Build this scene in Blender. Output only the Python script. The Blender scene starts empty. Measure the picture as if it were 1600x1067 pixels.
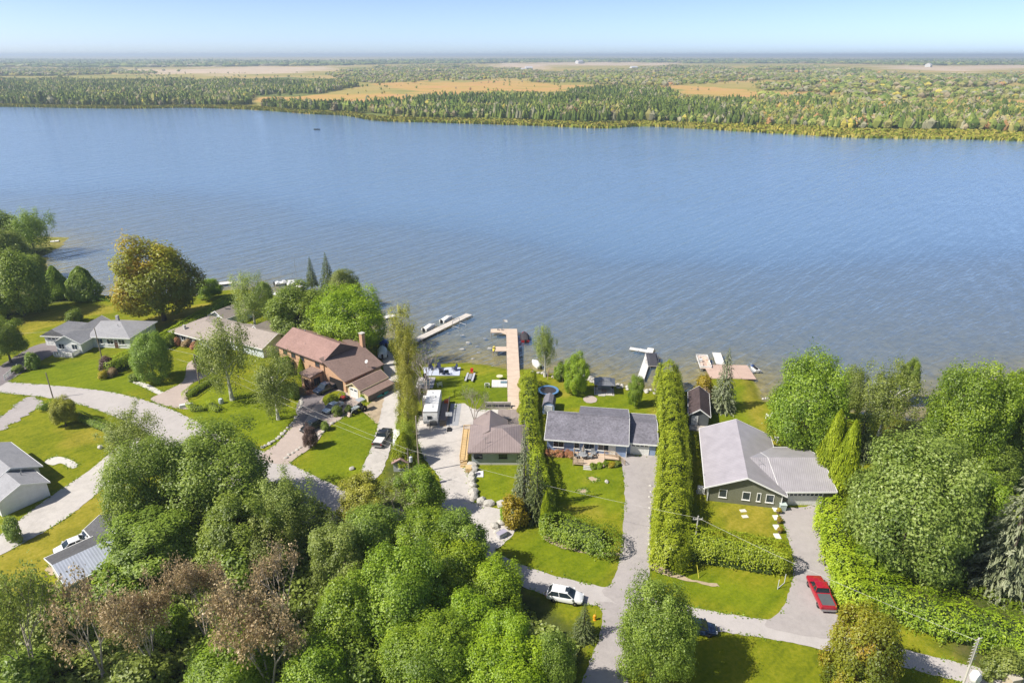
import bpy, bmesh, math, random
import numpy as np
from mathutils import Vector, Matrix
R = math.radians
rng = np.random.default_rng(11)
random.seed(11)
scene = bpy.context.scene
COL = scene.collection

# ------------------------------------------------------------------ camera
CAM_H, EYE_ROW, F, CX, CY = 64.0, 86.0, 1066.67, 800.0, 533.5   # survey frame of the 1600x1067 photograph
PITCH = math.atan((CY - EYE_ROW) / F)
CP, SP = math.cos(PITCH), math.sin(PITCH)
cam_data = bpy.data.cameras.new('camera')
cam_data.sensor_width = 36.0
cam_data.lens = 24.0
cam_data.clip_start = 1.0
cam_data.clip_end = 120000.0
cam = bpy.data.objects.new('camera', cam_data)
COL.objects.link(cam)
cam.location = (0, 0, CAM_H)
cam.rotation_euler = (R(90) - PITCH, 0, 0)
scene.camera = cam

# ------------------------------------------------------------------ sky and sun
SUN_EL, SUN_AZ = 47.0, 19.0            # shadows run towards +x, a little away from the camera
world = bpy.data.worlds.new('World')
scene.world = world
world.use_nodes = True
wn = world.node_tree
wn.nodes.clear()
sky = wn.nodes.new('ShaderNodeTexSky')
sky.sky_type = 'NISHITA'
sky.sun_disc = False
sky.sun_elevation = R(SUN_EL)
sky.sun_rotation = R(270 - SUN_AZ)
sky.altitude = 200
sky.air_density = 0.34
sky.dust_density = 0.7
sky.ozone_density = 0.4
bg = wn.nodes.new('ShaderNodeBackground')
bg.inputs['Strength'].default_value = 0.15
wo = wn.nodes.new('ShaderNodeOutputWorld')
wn.links.new(sky.outputs[0], bg.inputs[0])
wn.links.new(bg.outputs[0], wo.inputs[0])
sun_data = bpy.data.lights.new('sun', 'SUN')
sun_data.energy = 4.7
sun_data.angle = R(0.53)
sun_data.color = (1.0, 0.94, 0.84)
sun = bpy.data.objects.new('sun', sun_data)
COL.objects.link(sun)
ce = math.cos(R(SUN_EL))
SUN_DIR = Vector((math.cos(R(SUN_AZ)) * ce, math.sin(R(SUN_AZ)) * ce, -math.sin(R(SUN_EL))))
sun.rotation_euler = SUN_DIR.to_track_quat('-Z', 'Y').to_euler()
sun.location = (-60, -20, 90)

scene.view_settings.view_transform = 'Standard'
scene.view_settings.look = 'None'
scene.view_settings.exposure = 0.55
scene.view_settings.gamma = 1.0
scene.view_settings.use_curve_mapping = False
cyc = scene.cycles
cyc.max_bounces = 8
cyc.diffuse_bounces = 4
cyc.glossy_bounces = 2
cyc.transmission_bounces = 4
cyc.transparent_max_bounces = 6
cyc.volume_bounces = 0
cyc.caustics_reflective = False
cyc.caustics_refractive = False
cyc.use_denoising = True

# ------------------------------------------------------------------ survey helpers
G = 1.0          # level of the lots above the lake (lake surface z = 0)

def at(px, py, z=G):
    """place on the level z that the photograph shows at this point of its 1600x1067 frame"""
    dx, dy = (px - CX) / F, -(py - CY) / F
    t = (z - CAM_H) / (-SP + dy * CP)
    return Vector((dx * t, (CP + dy * SP) * t, z))

def atv(P, z=G):
    return [at(p[0], p[1], z) for p in P]

def depth_of(v):
    return v.y * CP - (v.z - CAM_H) * SP

def np_in_poly(X, Y, poly):
    ins = np.zeros(X.shape, bool)
    n = len(poly)
    for i in range(n):
        x0, y0 = poly[i][0], poly[i][1]
        x1, y1 = poly[(i + 1) % n][0], poly[(i + 1) % n][1]
        c = ((y0 > Y) != (y1 > Y))
        with np.errstate(divide='ignore', invalid='ignore'):
            xi = (x1 - x0) * (Y - y0) / (y1 - y0 if y1 != y0 else 1e-9) + x0
        ins ^= (c & (X < xi))
    return ins

def np_dist_line(X, Y, line, closed=False):
    d = np.full(X.shape, 1e18)
    n = len(line)
    for i in range(n if closed else n - 1):
        ax, ay = line[i][0], line[i][1]
        bx, by = line[(i + 1) % n][0], line[(i + 1) % n][1]
        ux, uy = bx - ax, by - ay
        L = ux * ux + uy * uy + 1e-9
        t = np.clip(((X - ax) * ux + (Y - ay) * uy) / L, 0, 1)
        d = np.minimum(d, (X - ax - t * ux) ** 2 + (Y - ay - t * uy) ** 2)
    return np.sqrt(d)

def sstep(a, b, x):
    t = np.clip((x - a) / (b - a), 0, 1)
    return t * t * (3 - 2 * t)

def vnoise(X, Y, s, seed=0):
    """cheap smooth value noise, 0..1"""
    def h(i, j):
        v = np.sin(i * 127.1 + j * 311.7 + seed * 74.7) * 43758.5453
        return v - np.floor(v)
    x, y = X / s, Y / s
    i, j = np.floor(x), np.floor(y)
    u, v = x - i, y - j
    u, v = u * u * (3 - 2 * u), v * v * (3 - 2 * v)
    return (h(i, j) * (1 - u) + h(i + 1, j) * u) * (1 - v) + (h(i, j + 1) * (1 - u) + h(i + 1, j + 1) * u) * v

def smooth_line(P, n=4, closed=False):
    """Catmull-Rom through the points"""
    P = [Vector((p[0], p[1])) for p in P]
    out = []
    m = len(P)
    for i in range(m if closed else m - 1):
        p0 = P[(i - 1) % m] if closed or i > 0 else P[i]
        p1 = P[i]
        p2 = P[(i + 1) % m]
        p3 = P[(i + 2) % m] if closed or i + 2 < m else p2
        for k in range(n):
            t = k / n
            out.append(0.5 * ((2 * p1) + (p2 - p0) * t + (2 * p0 - 5 * p1 + 4 * p2 - p3) * t * t + (3 * p1 - p0 - 3 * p2 + p3) * t ** 3))
    if not closed:
        out.append(P[-1])
    return out

# ------------------------------------------------------------------ object helpers
def tag(o, label=None, cat=None, group=None, kind=None):
    if label: o['label'] = label
    if cat: o['category'] = cat
    if group: o['group'] = group
    if kind: o['kind'] = kind
    return o

def empty(name, loc, rz=0.0):
    o = bpy.data.objects.new(name, None)
    o.empty_display_size = 0.3
    COL.objects.link(o)
    o.location = loc
    o.rotation_euler = (0, 0, rz)
    return o

def thing(name, label, cat, loc, rz=0.0, group=None):
    return tag(empty(name, loc, rz), label, cat, group)

def link(name, me, parent=None, mat=None):
    if mat is not None and len(me.materials) == 0:
        me.materials.append(mat)
    o = bpy.data.objects.new(name, me)
    COL.objects.link(o)
    if parent is not None:
        o.parent = parent
    return o

def np_mesh(name, V, Fc, attrs=None, smooth=False):
    """mesh from numpy: V (n,3), Fc (m,k); attrs {name: (domain, type, array)}"""
    me = bpy.data.meshes.new(name)
    V = np.asarray(V, np.float32)
    Fc = np.asarray(Fc, np.int32)
    m, k = Fc.shape
    me.vertices.add(len(V))
    me.vertices.foreach_set('co', V.ravel())
    me.loops.add(m * k)
    me.loops.foreach_set('vertex_index', Fc.ravel())
    me.polygons.add(m)
    me.polygons.foreach_set('loop_start', np.arange(0, m * k, k, dtype=np.int32))
    me.polygons.foreach_set('loop_total', np.full(m, k, np.int32))
    me.polygons.foreach_set('use_smooth', np.full(m, smooth, bool))
    for an, (dom, typ, arr) in (attrs or {}).items():
        a = me.attributes.new(an, typ, dom)
        a.data.foreach_set('color' if typ == 'FLOAT_COLOR' else 'value', np.asarray(arr, np.float32).ravel())
    me.update(calc_edges=True)
    return me

class MB:
    """collects simple solids into one mesh"""
    def __init__(s):
        s.v, s.f, s.m = [], [], Matrix.Identity(4)
    def frame(s, x=0, y=0, z=0, rz=0, rx=0, ry=0):
        s.m = Matrix.Translation((x, y, z)) @ Matrix.Rotation(rz, 4, 'Z') @ Matrix.Rotation(ry, 4, 'Y') @ Matrix.Rotation(rx, 4, 'X')
        return s
    def add(s, vs, fs):
        b = len(s.v)
        s.v += [s.m @ Vector(v) for v in vs]
        s.f += [tuple(b + i for i in f) for f in fs]
        return s
    def box(s, x0, x1, y0, y1, z0, z1):
        return s.add([(x0, y0, z0), (x1, y0, z0), (x1, y1, z0), (x0, y1, z0), (x0, y0, z1), (x1, y0, z1), (x1, y1, z1), (x0, y1, z1)],
                     [(0, 3, 2, 1), (4, 5, 6, 7), (0, 1, 5, 4), (1, 2, 6, 5), (2, 3, 7, 6), (3, 0, 4, 7)])
    def taper(s, x0, x1, y0, y1, z0, z1, ix, iy, iy1=None):
        """box whose top is drawn in by ix, iy"""
        iy1 = iy if iy1 is None else iy1
        return s.add([(x0, y0, z0), (x1, y0, z0), (x1, y1, z0), (x0, y1, z0), (x0 + ix, y0 + iy, z1), (x1 - ix, y0 + iy, z1), (x1 - ix, y1 - iy1, z1), (x0 + ix, y1 - iy1, z1)],
                     [(0, 3, 2, 1), (4, 5, 6, 7), (0, 1, 5, 4), (1, 2, 6, 5), (2, 3, 7, 6), (3, 0, 4, 7)])
    def prism(s, pts, off):
        """planar polygon pushed along off"""
        n = len(pts)
        o = Vector(off)
        P = [Vector(p) for p in pts]
        return s.add(P + [p + o for p in P], [tuple(range(n)), tuple(range(2 * n - 1, n - 1, -1))] + [(i, n + i, n + (i + 1) % n, (i + 1) % n) for i in range(n)])
    def slab(s, pts, t=0.16):
        return s.prism(pts, (0, 0, -t))
    def tube(s, p0, p1, r0, r1=None, n=6, caps=True):
        r1 = r0 if r1 is None else r1
        p0, p1 = Vector(p0), Vector(p1)
        d = (p1 - p0).normalized()
        a = d.cross(Vector((0, 0, 1)))
        if a.length < 1e-3: a = d.cross(Vector((1, 0, 0)))
        a.normalize()
        b = d.cross(a)
        vs = [p0 + (a * math.cos(2 * math.pi * i / n) + b * math.sin(2 * math.pi * i / n)) * r0 for i in range(n)] + \
             [p1 + (a * math.cos(2 * math.pi * i / n) + b * math.sin(2 * math.pi * i / n)) * r1 for i in range(n)]
        fs = [(i, (i + 1) % n, n + (i + 1) % n, n + i) for i in range(n)]
        if caps: fs += [tuple(range(n - 1, -1, -1)), tuple(range(n, 2 * n))]
        return s.add(vs, fs)
    def path(s, pts, r, n=5):
        for a, b in zip(pts[:-1], pts[1:]): s.tube(a, b, r, r, n)
        return s
    def lathe(s, prof, n=14, c=(0, 0, 0), caps=True):
        vs, fs = [], []
        for (r, z) in prof:
            vs += [(c[0] + r * math.cos(2 * math.pi * i / n), c[1] + r * math.sin(2 * math.pi * i / n), c[2] + z) for i in range(n)]
        for k in range(len(prof) - 1):
            fs += [(k * n + i, k * n + (i + 1) % n, (k + 1) * n + (i + 1) % n, (k + 1) * n + i) for i in range(n)]
        if caps: fs += [tuple(range(n - 1, -1, -1)), tuple(range((len(prof) - 1) * n, len(prof) * n))]
        return s.add(vs, fs)
    def loft(s, rings, close=True):
        n = len(rings[0])
        vs = [p for r in rings for p in r]
        fs = []
        for k in range(len(rings) - 1):
            fs += [(k * n + i, k * n + (i + 1) % n, (k + 1) * n + (i + 1) % n, (k + 1) * n + i) for i in range(n)]
        if close: fs += [tuple(range(n - 1, -1, -1)), tuple(range((len(rings) - 1) * n, len(rings) * n))]
        return s.add(vs, fs)
    def mesh(s, name, smooth=False):
        me = bpy.data.meshes.new(name)
        me.from_pydata([tuple(v) for v in s.v], [], s.f)
        bm = bmesh.new()
        bm.from_mesh(me)
        bmesh.ops.recalc_face_normals(bm, faces=bm.faces)
        bm.to_mesh(me)
        bm.free()
        if smooth:
            for p in me.polygons: p.use_smooth = True
        return me
    def build(s, name, mat, parent=None, smooth=False, bevel=0.0):
        o = link(name, s.mesh(name, smooth), parent, mat)
        if bevel:
            md = o.modifiers.new('bevel', 'BEVEL')
            md.width = bevel
            md.segments = 2
            md.limit_method = 'ANGLE'
            if smooth: md.harden_normals = False
        return o

def copy_tree(o, parent=None):
    c = o.copy()
    COL.objects.link(c)
    c.parent = parent
    for ch in o.children:
        copy_tree(ch, c)
    return c

# ------------------------------------------------------------------ materials
def new_mat(name):
    m = bpy.data.materials.new(name)
    m.use_nodes = True
    nt = m.node_tree
    nt.nodes.clear()
    return m, nt

def N(nt, typ, **kw):
    n = nt.nodes.new(typ)
    for k, v in kw.items():
        if k.startswith('i_'):
            key = k[2:].replace('_', ' ')
            n.inputs[key].default_value = v
        else:
            setattr(n, k, v)
    return n

def ramp(nt, fac, stops):
    r = nt.nodes.new('ShaderNodeValToRGB')
    e = r.color_ramp.elements
    while len(e) < len(stops): e.new(0.5)
    for el, (p, c) in zip(e, stops):
        el.position = p
        el.color = (c[0], c[1], c[2], 1)
    nt.links.new(fac, r.inputs[0])
    return r.outputs[0]

def mixc(nt, fac, a, b, blend='MIX'):
    m = nt.nodes.new('ShaderNodeMix')
    m.data_type = 'RGBA'
    m.blend_type = blend
    for sock, v in ((m.inputs[0], fac), (m.inputs[6], a), (m.inputs[7], b)):
        if hasattr(v, 'links'): nt.links.new(v, sock)
        elif isinstance(v, (int, float)): sock.default_value = v
        else: sock.default_value = (v[0], v[1], v[2], 1)
    return m.outputs[2]

def mathn(nt, op, a, b=0.0, clamp=False):
    m = nt.nodes.new('ShaderNodeMath')
    m.operation = op
    m.use_clamp = clamp
    for sock, v in ((m.inputs[0], a), (m.inputs[1], b)):
        if hasattr(v, 'links'): nt.links.new(v, sock)
        else: sock.default_value = v
    return m.outputs[0]

def coords(nt, scale=(1, 1, 1), rot=(0, 0, 0), kind='Object'):
    t = nt.nodes.new('ShaderNodeTexCoord')
    mp = nt.nodes.new('ShaderNodeMapping')
    mp.inputs['Scale'].default_value = scale
    mp.inputs['Rotation'].default_value = rot
    nt.links.new(t.outputs[kind], mp.inputs['Vector'])
    return mp.outputs[0]

def noise(nt, vec, scale, detail=3, rough=0.6):
    n = nt.nodes.new('ShaderNodeTexNoise')
    n.inputs['Scale'].default_value = scale
    n.inputs['Detail'].default_value = detail
    n.inputs['Roughness'].default_value = rough
    nt.links.new(vec, n.inputs['Vector'])
    return n.outputs['Fac']

def principled(nt, color, rough=0.7, spec=0.3, metal=0.0, normal=None, emit=None):
    p = nt.nodes.new('ShaderNodeBsdfPrincipled')
    if hasattr(color, 'links'): nt.links.new(color, p.inputs['Base Color'])
    else: p.inputs['Base Color'].default_value = (color[0], color[1], color[2], 1)
    p.inputs['Roughness'].default_value = rough
    p.inputs['Specular IOR Level'].default_value = spec
    p.inputs['Metallic'].default_value = metal
    if normal is not None: nt.links.new(normal, p.inputs['Normal'])
    o = nt.nodes.new('ShaderNodeOutputMaterial')
    nt.links.new(p.outputs[0], o.inputs[0])
    return p

def bump(nt, h, strength=0.3, dist=0.05):
    b = nt.nodes.new('ShaderNodeBump')
    b.inputs['Strength'].default_value = strength
    b.inputs['Distance'].default_value = dist
    nt.links.new(h, b.inputs['Height'])
    return b.outputs[0]

_MC = {}
def paint(c, rough=0.55, var=0.12, scale=1.5, spec=0.3, metal=0.0, fine=18.0, bmp=0.0):
    """plain surface with uneven tone and wear"""
    key = ('p', tuple(c), rough, var, scale, spec, metal, fine, bmp)
    if key in _MC: return _MC[key]
    m, nt = new_mat('paint_%02d' % len(_MC))
    v = coords(nt)
    n1 = noise(nt, v, scale, 4)
    n2 = noise(nt, v, fine, 2)
    f = mathn(nt, 'ADD', mathn(nt, 'MULTIPLY', n1, 0.65), mathn(nt, 'MULTIPLY', n2, 0.35))
    col = ramp(nt, f, [(0.3, [x * (1 - var) for x in c]), (0.7, [min(x * (1 + var), 1) for x in c])])
    principled(nt, col, rough, spec, metal, bump(nt, n2, bmp, 0.02) if bmp else None)
    _MC[key] = m
    return m

def shingle(c, var=0.3, row=0.0):
    key = ('s', tuple(c), var)
    if key in _MC: return _MC[key]
    m, nt = new_mat('shingle_%02d' % len(_MC))
    v = coords(nt)
    n1 = noise(nt, v, 0.35, 3)
    n2 = noise(nt, v, 2.6, 3, 0.75)
    n3 = noise(nt, coords(nt, (2.2, 2.2, 9)), 1.2, 2)
    f = mathn(nt, 'ADD', mathn(nt, 'MULTIPLY', n1, 0.3), mathn(nt, 'ADD', mathn(nt, 'MULTIPLY', n2, 0.45), mathn(nt, 'MULTIPLY', n3, 0.25)))
    col = ramp(nt, f, [(0.38, [x * (1 - var) for x in c]), (0.62, [x * (1 + var) for x in c])])
    principled(nt, col, 0.85, 0.2, 0, bump(nt, n2, 0.4, 0.03))
    _MC[key] = m
    return m

def ribbed(c, axis='X', pitch=0.45, rough=0.42, spec=0.45, rz=0.0):
    """standing-seam sheet: ribs across the given local axis"""
    key = ('r', tuple(c), axis, pitch, rz)
    if key in _MC: return _MC[key]
    m, nt = new_mat('ribbed_%02d' % len(_MC))
    w = nt.nodes.new('ShaderNodeTexWave')
    w.wave_type = 'BANDS'
    w.bands_direction = axis
    w.inputs['Scale'].default_value = 0.314 / pitch
    nt.links.new(coords(nt, rot=(0, 0, rz)), w.inputs['Vector'])
    n1 = noise(nt, coords(nt), 0.6, 3)
    col = ramp(nt, n1, [(0.3, [x * 0.9 for x in c]), (0.7, [x * 1.1 for x in c])])
    col = mixc(nt, mathn(nt, 'MULTIPLY', mathn(nt, 'POWER', w.outputs['Fac'], 6.0), 0.3), col, [x * 0.55 for x in c])
    principled(nt, col, rough, spec, 0.0, bump(nt, w.outputs['Fac'], 0.5, 0.03))
    _MC[key] = m
    return m

def siding(c, pitch=0.2, vertical=False, var=0.08):
    key = ('d', tuple(c), pitch, vertical)
    if key in _MC: return _MC[key]
    m, nt = new_mat('siding_%02d' % len(_MC))
    w = nt.nodes.new('ShaderNodeTexWave')
    w.wave_type = 'BANDS'
    w.wave_profile = 'SAW'
    w.bands_direction = 'DIAGONAL' if vertical else 'Z'
    w.inputs['Scale'].default_value = 0.314 / pitch
    nt.links.new(coords(nt), w.inputs['Vector'])
    n1 = noise(nt, coords(nt), 1.0, 3)
    col = ramp(nt, n1, [(0.3, [x * (1 - var) for x in c]), (0.7, [x * (1 + var) for x in c])])
    principled(nt, col, 0.5, 0.3, 0.0, bump(nt, w.outputs['Fac'], 0.35, 0.02))
    _MC[key] = m
    return m

def brickwork(c):
    key = ('b', tuple(c))
    if key in _MC: return _MC[key]
    m, nt = new_mat('brickwork')
    b = nt.nodes.new('ShaderNodeTexBrick')
    b.inputs['Color1'].default_value = (*c, 1)
    b.inputs['Color2'].default_value = (c[0] * 0.72, c[1] * 0.68, c[2] * 0.62, 1)
    b.inputs['Mortar'].default_value = (0.42, 0.37, 0.31, 1)
    b.inputs['Scale'].default_value = 1.0
    b.inputs['Mortar Size'].default_value = 0.008
    b.inputs['Brick Width'].default_value = 0.22
    b.inputs['Row Height'].default_value = 0.075
    t = nt.nodes.new('ShaderNodeTexCoord')
    s = nt.nodes.new('ShaderNodeSeparateXYZ')
    nt.links.new(t.outputs['Object'], s.inputs[0])
    cb = nt.nodes.new('ShaderNodeCombineXYZ')
    nt.links.new(mathn(nt, 'ADD', s.outputs[0], s.outputs[1]), cb.inputs[0])
    nt.links.new(s.outputs[2], cb.inputs[1])
    nt.links.new(cb.outputs[0], b.inputs['Vector'])
    n1 = noise(nt, t.outputs['Object'], 0.8, 3)
    col = mixc(nt, mathn(nt, 'MULTIPLY', n1, 0.35), b.outputs['Color'], (c[0] * 1.15, c[1] * 1.2, c[2] * 1.2))
    principled(nt, col, 0.85, 0.2)
    _MC[key] = m
    return m

def boards(c, pitch=0.15, axis='X', var=0.2):
    key = ('w', tuple(c), pitch, axis)
    if key in _MC: return _MC[key]
    m, nt = new_mat('boards_%02d' % len(_MC))
    w = nt.nodes.new('ShaderNodeTexWave')
    w.bands_direction = axis
    w.inputs['Scale'].default_value = 0.314 / pitch
    nt.links.new(coords(nt), w.inputs['Vector'])
    sc = (1 / pitch, 0.3, 1) if axis == 'X' else (0.3, 1 / pitch, 1)
    n1 = noise(nt, coords(nt, sc), 1.0, 2)
    n2 = noise(nt, coords(nt), 0.7, 3)
    f = mathn(nt, 'ADD', mathn(nt, 'MULTIPLY', n1, 0.6), mathn(nt, 'MULTIPLY', n2, 0.4))
    col = ramp(nt, f, [(0.3, [x * (1 - var) for x in c]), (0.7, [x * (1 + var) for x in c])])
    gap = mathn(nt, 'POWER', w.outputs['Fac'], 12.0)
    col = mixc(nt, mathn(nt, 'MULTIPLY', gap, 0.6), col, [x * 0.35 for x in c])
    principled(nt, col, 0.8, 0.2)
    _MC[key] = m
    return m

def glass_mat():
    m, nt = new_mat('window_glass')
    principled(nt, (0.03, 0.045, 0.06), 0.06, 0.6)
    return m
GLASS = glass_mat()

def car_paint(c, rough=0.25, metal=0.0):
    key = ('c', tuple(c), metal)
    if key in _MC: return _MC[key]
    m, nt = new_mat('car_paint_%02d' % len(_MC))
    n1 = noise(nt, coords(nt), 2.0, 3)
    col = ramp(nt, n1, [(0.3, [x * 0.93 for x in c]), (0.7, [min(1, x * 1.05) for x in c])])
    p = principled(nt, col, rough, 0.5, metal)
    p.inputs['Coat Weight'].default_value = 0.6
    p.inputs['Coat Roughness'].default_value = 0.06
    _MC[key] = m
    return m

WHITE = paint((0.72, 0.72, 0.70), 0.5, 0.06)
TRIM = paint((0.80, 0.80, 0.78), 0.45, 0.04)
BLACK = paint((0.02, 0.02, 0.022), 0.6, 0.2)
RUBBER = paint((0.018, 0.018, 0.018), 0.85, 0.2)
STEEL = paint((0.45, 0.46, 0.47), 0.35, 0.1, metal=0.8)
GREYP = paint((0.28, 0.29, 0.30), 0.5, 0.12)
CONC = paint((0.50, 0.48, 0.44), 0.85, 0.12, 0.8)
STONE = paint((0.44, 0.42, 0.38), 0.9, 0.22, 1.8)
POLE = paint((0.24, 0.20, 0.16), 0.85, 0.25, 1.0)
WOOD = boards((0.42, 0.31, 0.20))
GREYWOOD = boards((0.42, 0.38, 0.34))
# ================================================================== THE SETTING
SHORE = [(-900, 372), (-300, 372), (0, 369), (60, 373), (92, 381), (80, 391), (64, 402), (70, 432), (96, 454), (150, 461), (210, 467), (290, 466),
         (330, 459), (380, 453), (420, 461), (470, 469), (540, 491), (600, 531), (640, 560), (675, 569), (730, 568), (795, 577), (835, 579),
         (865, 586), (900, 591), (930, 593), (985, 607), (1010, 609), (1060, 614), (1085, 606), (1110, 593), (1172, 594), (1180, 606), (1191, 627),
         (1215, 627), (1280, 641), (1360, 649), (1430, 660), (1470, 642), (1540, 616), (1650, 600), (2200, 560), (3000, 540)]
shore_w = smooth_line([at(x, y, 0) for x, y in SHORE], 3)
shore_w = [Vector((-1400, shore_w[0].y))] + shore_w + [Vector((1400, shore_w[-1].y))]
land_poly = [(p.x, p.y) for p in shore_w] + [(1400, -400), (-1400, -400)]

def shore_signed(X, Y):
    d = np_dist_line(X, Y, [(p.x, p.y) for p in shore_w])
    return np.where(np_in_poly(X, Y, land_poly), d, -d)

def ground_height(X, Y):
    s = shore_signed(X, Y)
    s = s + (vnoise(X, Y, 3.0, 5) - 0.5) * 0.9
    land = 0.12 + (G - 0.12) * sstep(0.0, 2.2, s)
    w = -s
    bed = -0.02 - 0.04 * np.minimum(w, 20) - 0.012 * np.clip(w - 20, 0, 65) - 0.07 * np.clip(w - 85, 0, 200)
    return np.where(s > 0, land, np.maximum(bed, -6.0)) + np.where(s > 4, (vnoise(X, Y, 9, 2) - 0.5) * 0.05, 0)

def tensor_grid(xs, ys):
    X, Y = np.meshgrid(xs, ys)
    nx, ny = len(xs), len(ys)
    i = np.arange(nx * ny).reshape(ny, nx)
    Fc = np.stack([i[:-1, :-1], i[:-1, 1:], i[1:, 1:], i[1:, :-1]], -1).reshape(-1, 4)
    return X.ravel(), Y.ravel(), Fc

# ---- soft zones on the near ground: dry grass, rough ground, bright lawn (true colours of the turf)
def zone(X, Y, px_polys, soft=1.2, z=G):
    out = np.zeros(X.shape)
    for P in px_polys:
        W = [(v.x, v.y) for v in atv(P, z)]
        ins = np_in_poly(X, Y, W)
        d = np_dist_line(X, Y, W, True)
        s = np.where(ins, d, -d) + (vnoise(X, Y, 2.2, 9) - 0.5) * 2.0 * soft
        out = np.maximum(out, sstep(-soft, soft, s))
    return out

DRY = [[(0, 500), (140, 476), (215, 480), (150, 492), (60, 515), (0, 540), (-60, 540)],
       [(-60, 900), (0, 850), (180, 735), (200, 770), (180, 810), (70, 890), (-60, 990)],
       [(225, 500), (275, 480), (330, 475), (300, 495), (250, 510)],
       [(1165, 590), (1180, 600), (1188, 625), (1195, 660), (1215, 690), (1240, 705), (1205, 712), (1180, 660), (1160, 630)],
       [(885, 788), (935, 792), (940, 806), (880, 800)], [(905, 765), (918, 765), (918, 772), (905, 772)], [(918, 745), (935, 745), (935, 753), (918, 753)],
       [(1120, 790), (1165, 785), (1210, 800), (1205, 838), (1130, 830)],
       [(1020, 640), (1032, 636), (1035, 655), (1022, 662)], [(1375, 655), (1420, 660), (1425, 690), (1380, 690)],
       [(90, 670), (160, 668), (165, 695), (100, 700)], [(960, 845), (972, 850), (965, 905), (950, 912)],
       [(860, 590), (900, 600), (890, 625), (862, 615)]]
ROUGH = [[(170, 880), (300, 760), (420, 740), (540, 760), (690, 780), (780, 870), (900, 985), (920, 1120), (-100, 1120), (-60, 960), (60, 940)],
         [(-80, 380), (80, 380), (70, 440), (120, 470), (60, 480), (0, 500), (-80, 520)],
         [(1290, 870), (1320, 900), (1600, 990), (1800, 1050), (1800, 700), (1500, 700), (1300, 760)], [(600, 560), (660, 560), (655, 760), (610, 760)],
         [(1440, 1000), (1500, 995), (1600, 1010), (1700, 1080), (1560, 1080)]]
LUSH = [[(285, 640), (330, 600), (420, 620), (470, 640), (440, 690), (400, 700), (340, 680)], [(480, 715), (540, 650), (595, 650), (570, 735), (530, 765), (470, 745)],
        [(680, 590), (795, 580), (795, 630), (680, 630)], [(860, 720), (975, 730), (975, 800), (860, 800)], [(745, 730), (810, 730), (805, 785), (745, 780)],
        [(20, 595), (60, 570), (150, 560), (230, 600), (190, 615), (80, 605)], [(790, 850), (860, 820), (975, 860), (955, 918), (870, 905)],
        [(865, 600), (1010, 620), (1010, 640), (865, 640)], [(1100, 610), (1170, 600), (1180, 660), (1110, 660)], [(1015, 880), (1220, 925), (1220, 965), (1090, 940), (1015, 895)]]

xs = np.concatenate([-np.geomspace(1300, 175, 14), np.arange(-165, 166, 1.1), np.geomspace(175, 1300, 14)])
ys = np.concatenate([[-300, -120, -40, 0, 15], np.arange(25, 205, 1.1), [208, 214, 220, 228, 236, 246, 258, 272, 288, 305, 330, 360, 430, 520]])
X, Y, Fc = tensor_grid(xs, ys)
Z = ground_height(X, Y)
Z = np.where(Y > 500, np.minimum(Z, -6), Z)
sd = shore_signed(X, Y)
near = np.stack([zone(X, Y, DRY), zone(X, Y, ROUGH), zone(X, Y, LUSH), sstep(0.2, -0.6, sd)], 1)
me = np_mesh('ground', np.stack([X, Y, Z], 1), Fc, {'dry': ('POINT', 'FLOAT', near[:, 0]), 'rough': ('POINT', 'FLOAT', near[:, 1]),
                                                     'lush': ('POINT', 'FLOAT', near[:, 2]), 'bed': ('POINT', 'FLOAT', near[:, 3])}, smooth=True)

def attr(nt, name):
    a = nt.nodes.new('ShaderNodeAttribute')
    a.attribute_name = name
    return a.outputs['Fac']

def turf_material():
    m, nt = new_mat('turf')
    v = coords(nt)
    big = noise(nt, v, 0.07, 4)
    mid = noise(nt, v, 0.55, 4, 0.65)
    fine = noise(nt, v, 2.2, 4, 0.8)
    rt = nt.nodes.new('ShaderNodeMapping')
    rt.inputs['Scale'].default_value = (0.05, 0.8, 1)
    nt.links.new(coords(nt, (1, 1, 1), (0, 0, R(-40))), rt.inputs['Vector'])
    mow = noise(nt, rt.outputs[0], 1.0, 2)
    f = mathn(nt, 'ADD', mathn(nt, 'ADD', mathn(nt, 'MULTIPLY', big, 0.26), mathn(nt, 'MULTIPLY', mid, 0.28)),
              mathn(nt, 'ADD', mathn(nt, 'MULTIPLY', fine, 0.24), mathn(nt, 'MULTIPLY', mow, 0.22)))
    lawn = ramp(nt, f, [(0.37, (0.085, 0.115, 0.006)), (0.5, (0.165, 0.190, 0.008)), (0.63, (0.27, 0.255, 0.02))])
    lush = ramp(nt, f, [(0.38, (0.085, 0.130, 0.004)), (0.62, (0.205, 0.245, 0.010))])
    dry = ramp(nt, f, [(0.37, (0.17, 0.165, 0.016)), (0.5, (0.30, 0.245, 0.030)), (0.63, (0.42, 0.32, 0.07))])
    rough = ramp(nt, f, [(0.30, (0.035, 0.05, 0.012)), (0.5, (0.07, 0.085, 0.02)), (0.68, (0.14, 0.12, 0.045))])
    bedc = ramp(nt, mid, [(0.3, (0.17, 0.15, 0.05)), (0.5, (0.29, 0.25, 0.085)), (0.7, (0.39, 0.34, 0.14))])
    c = mixc(nt, attr(nt, 'lush'), lawn, lush)
    c = mixc(nt, mathn(nt, 'MULTIPLY', attr(nt, 'dry'), 0.62), c, dry)
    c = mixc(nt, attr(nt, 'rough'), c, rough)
    c = mixc(nt, attr(nt, 'bed'), c, bedc)
    principled(nt, c, 0.95, 0.1, 0, bump(nt, fine, 0.5, 0.12))
    return m
ground = tag(link('ground', me, None, turf_material()), 'green mown lawns and rough grass around the lakeside lots', kind='structure')

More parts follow.
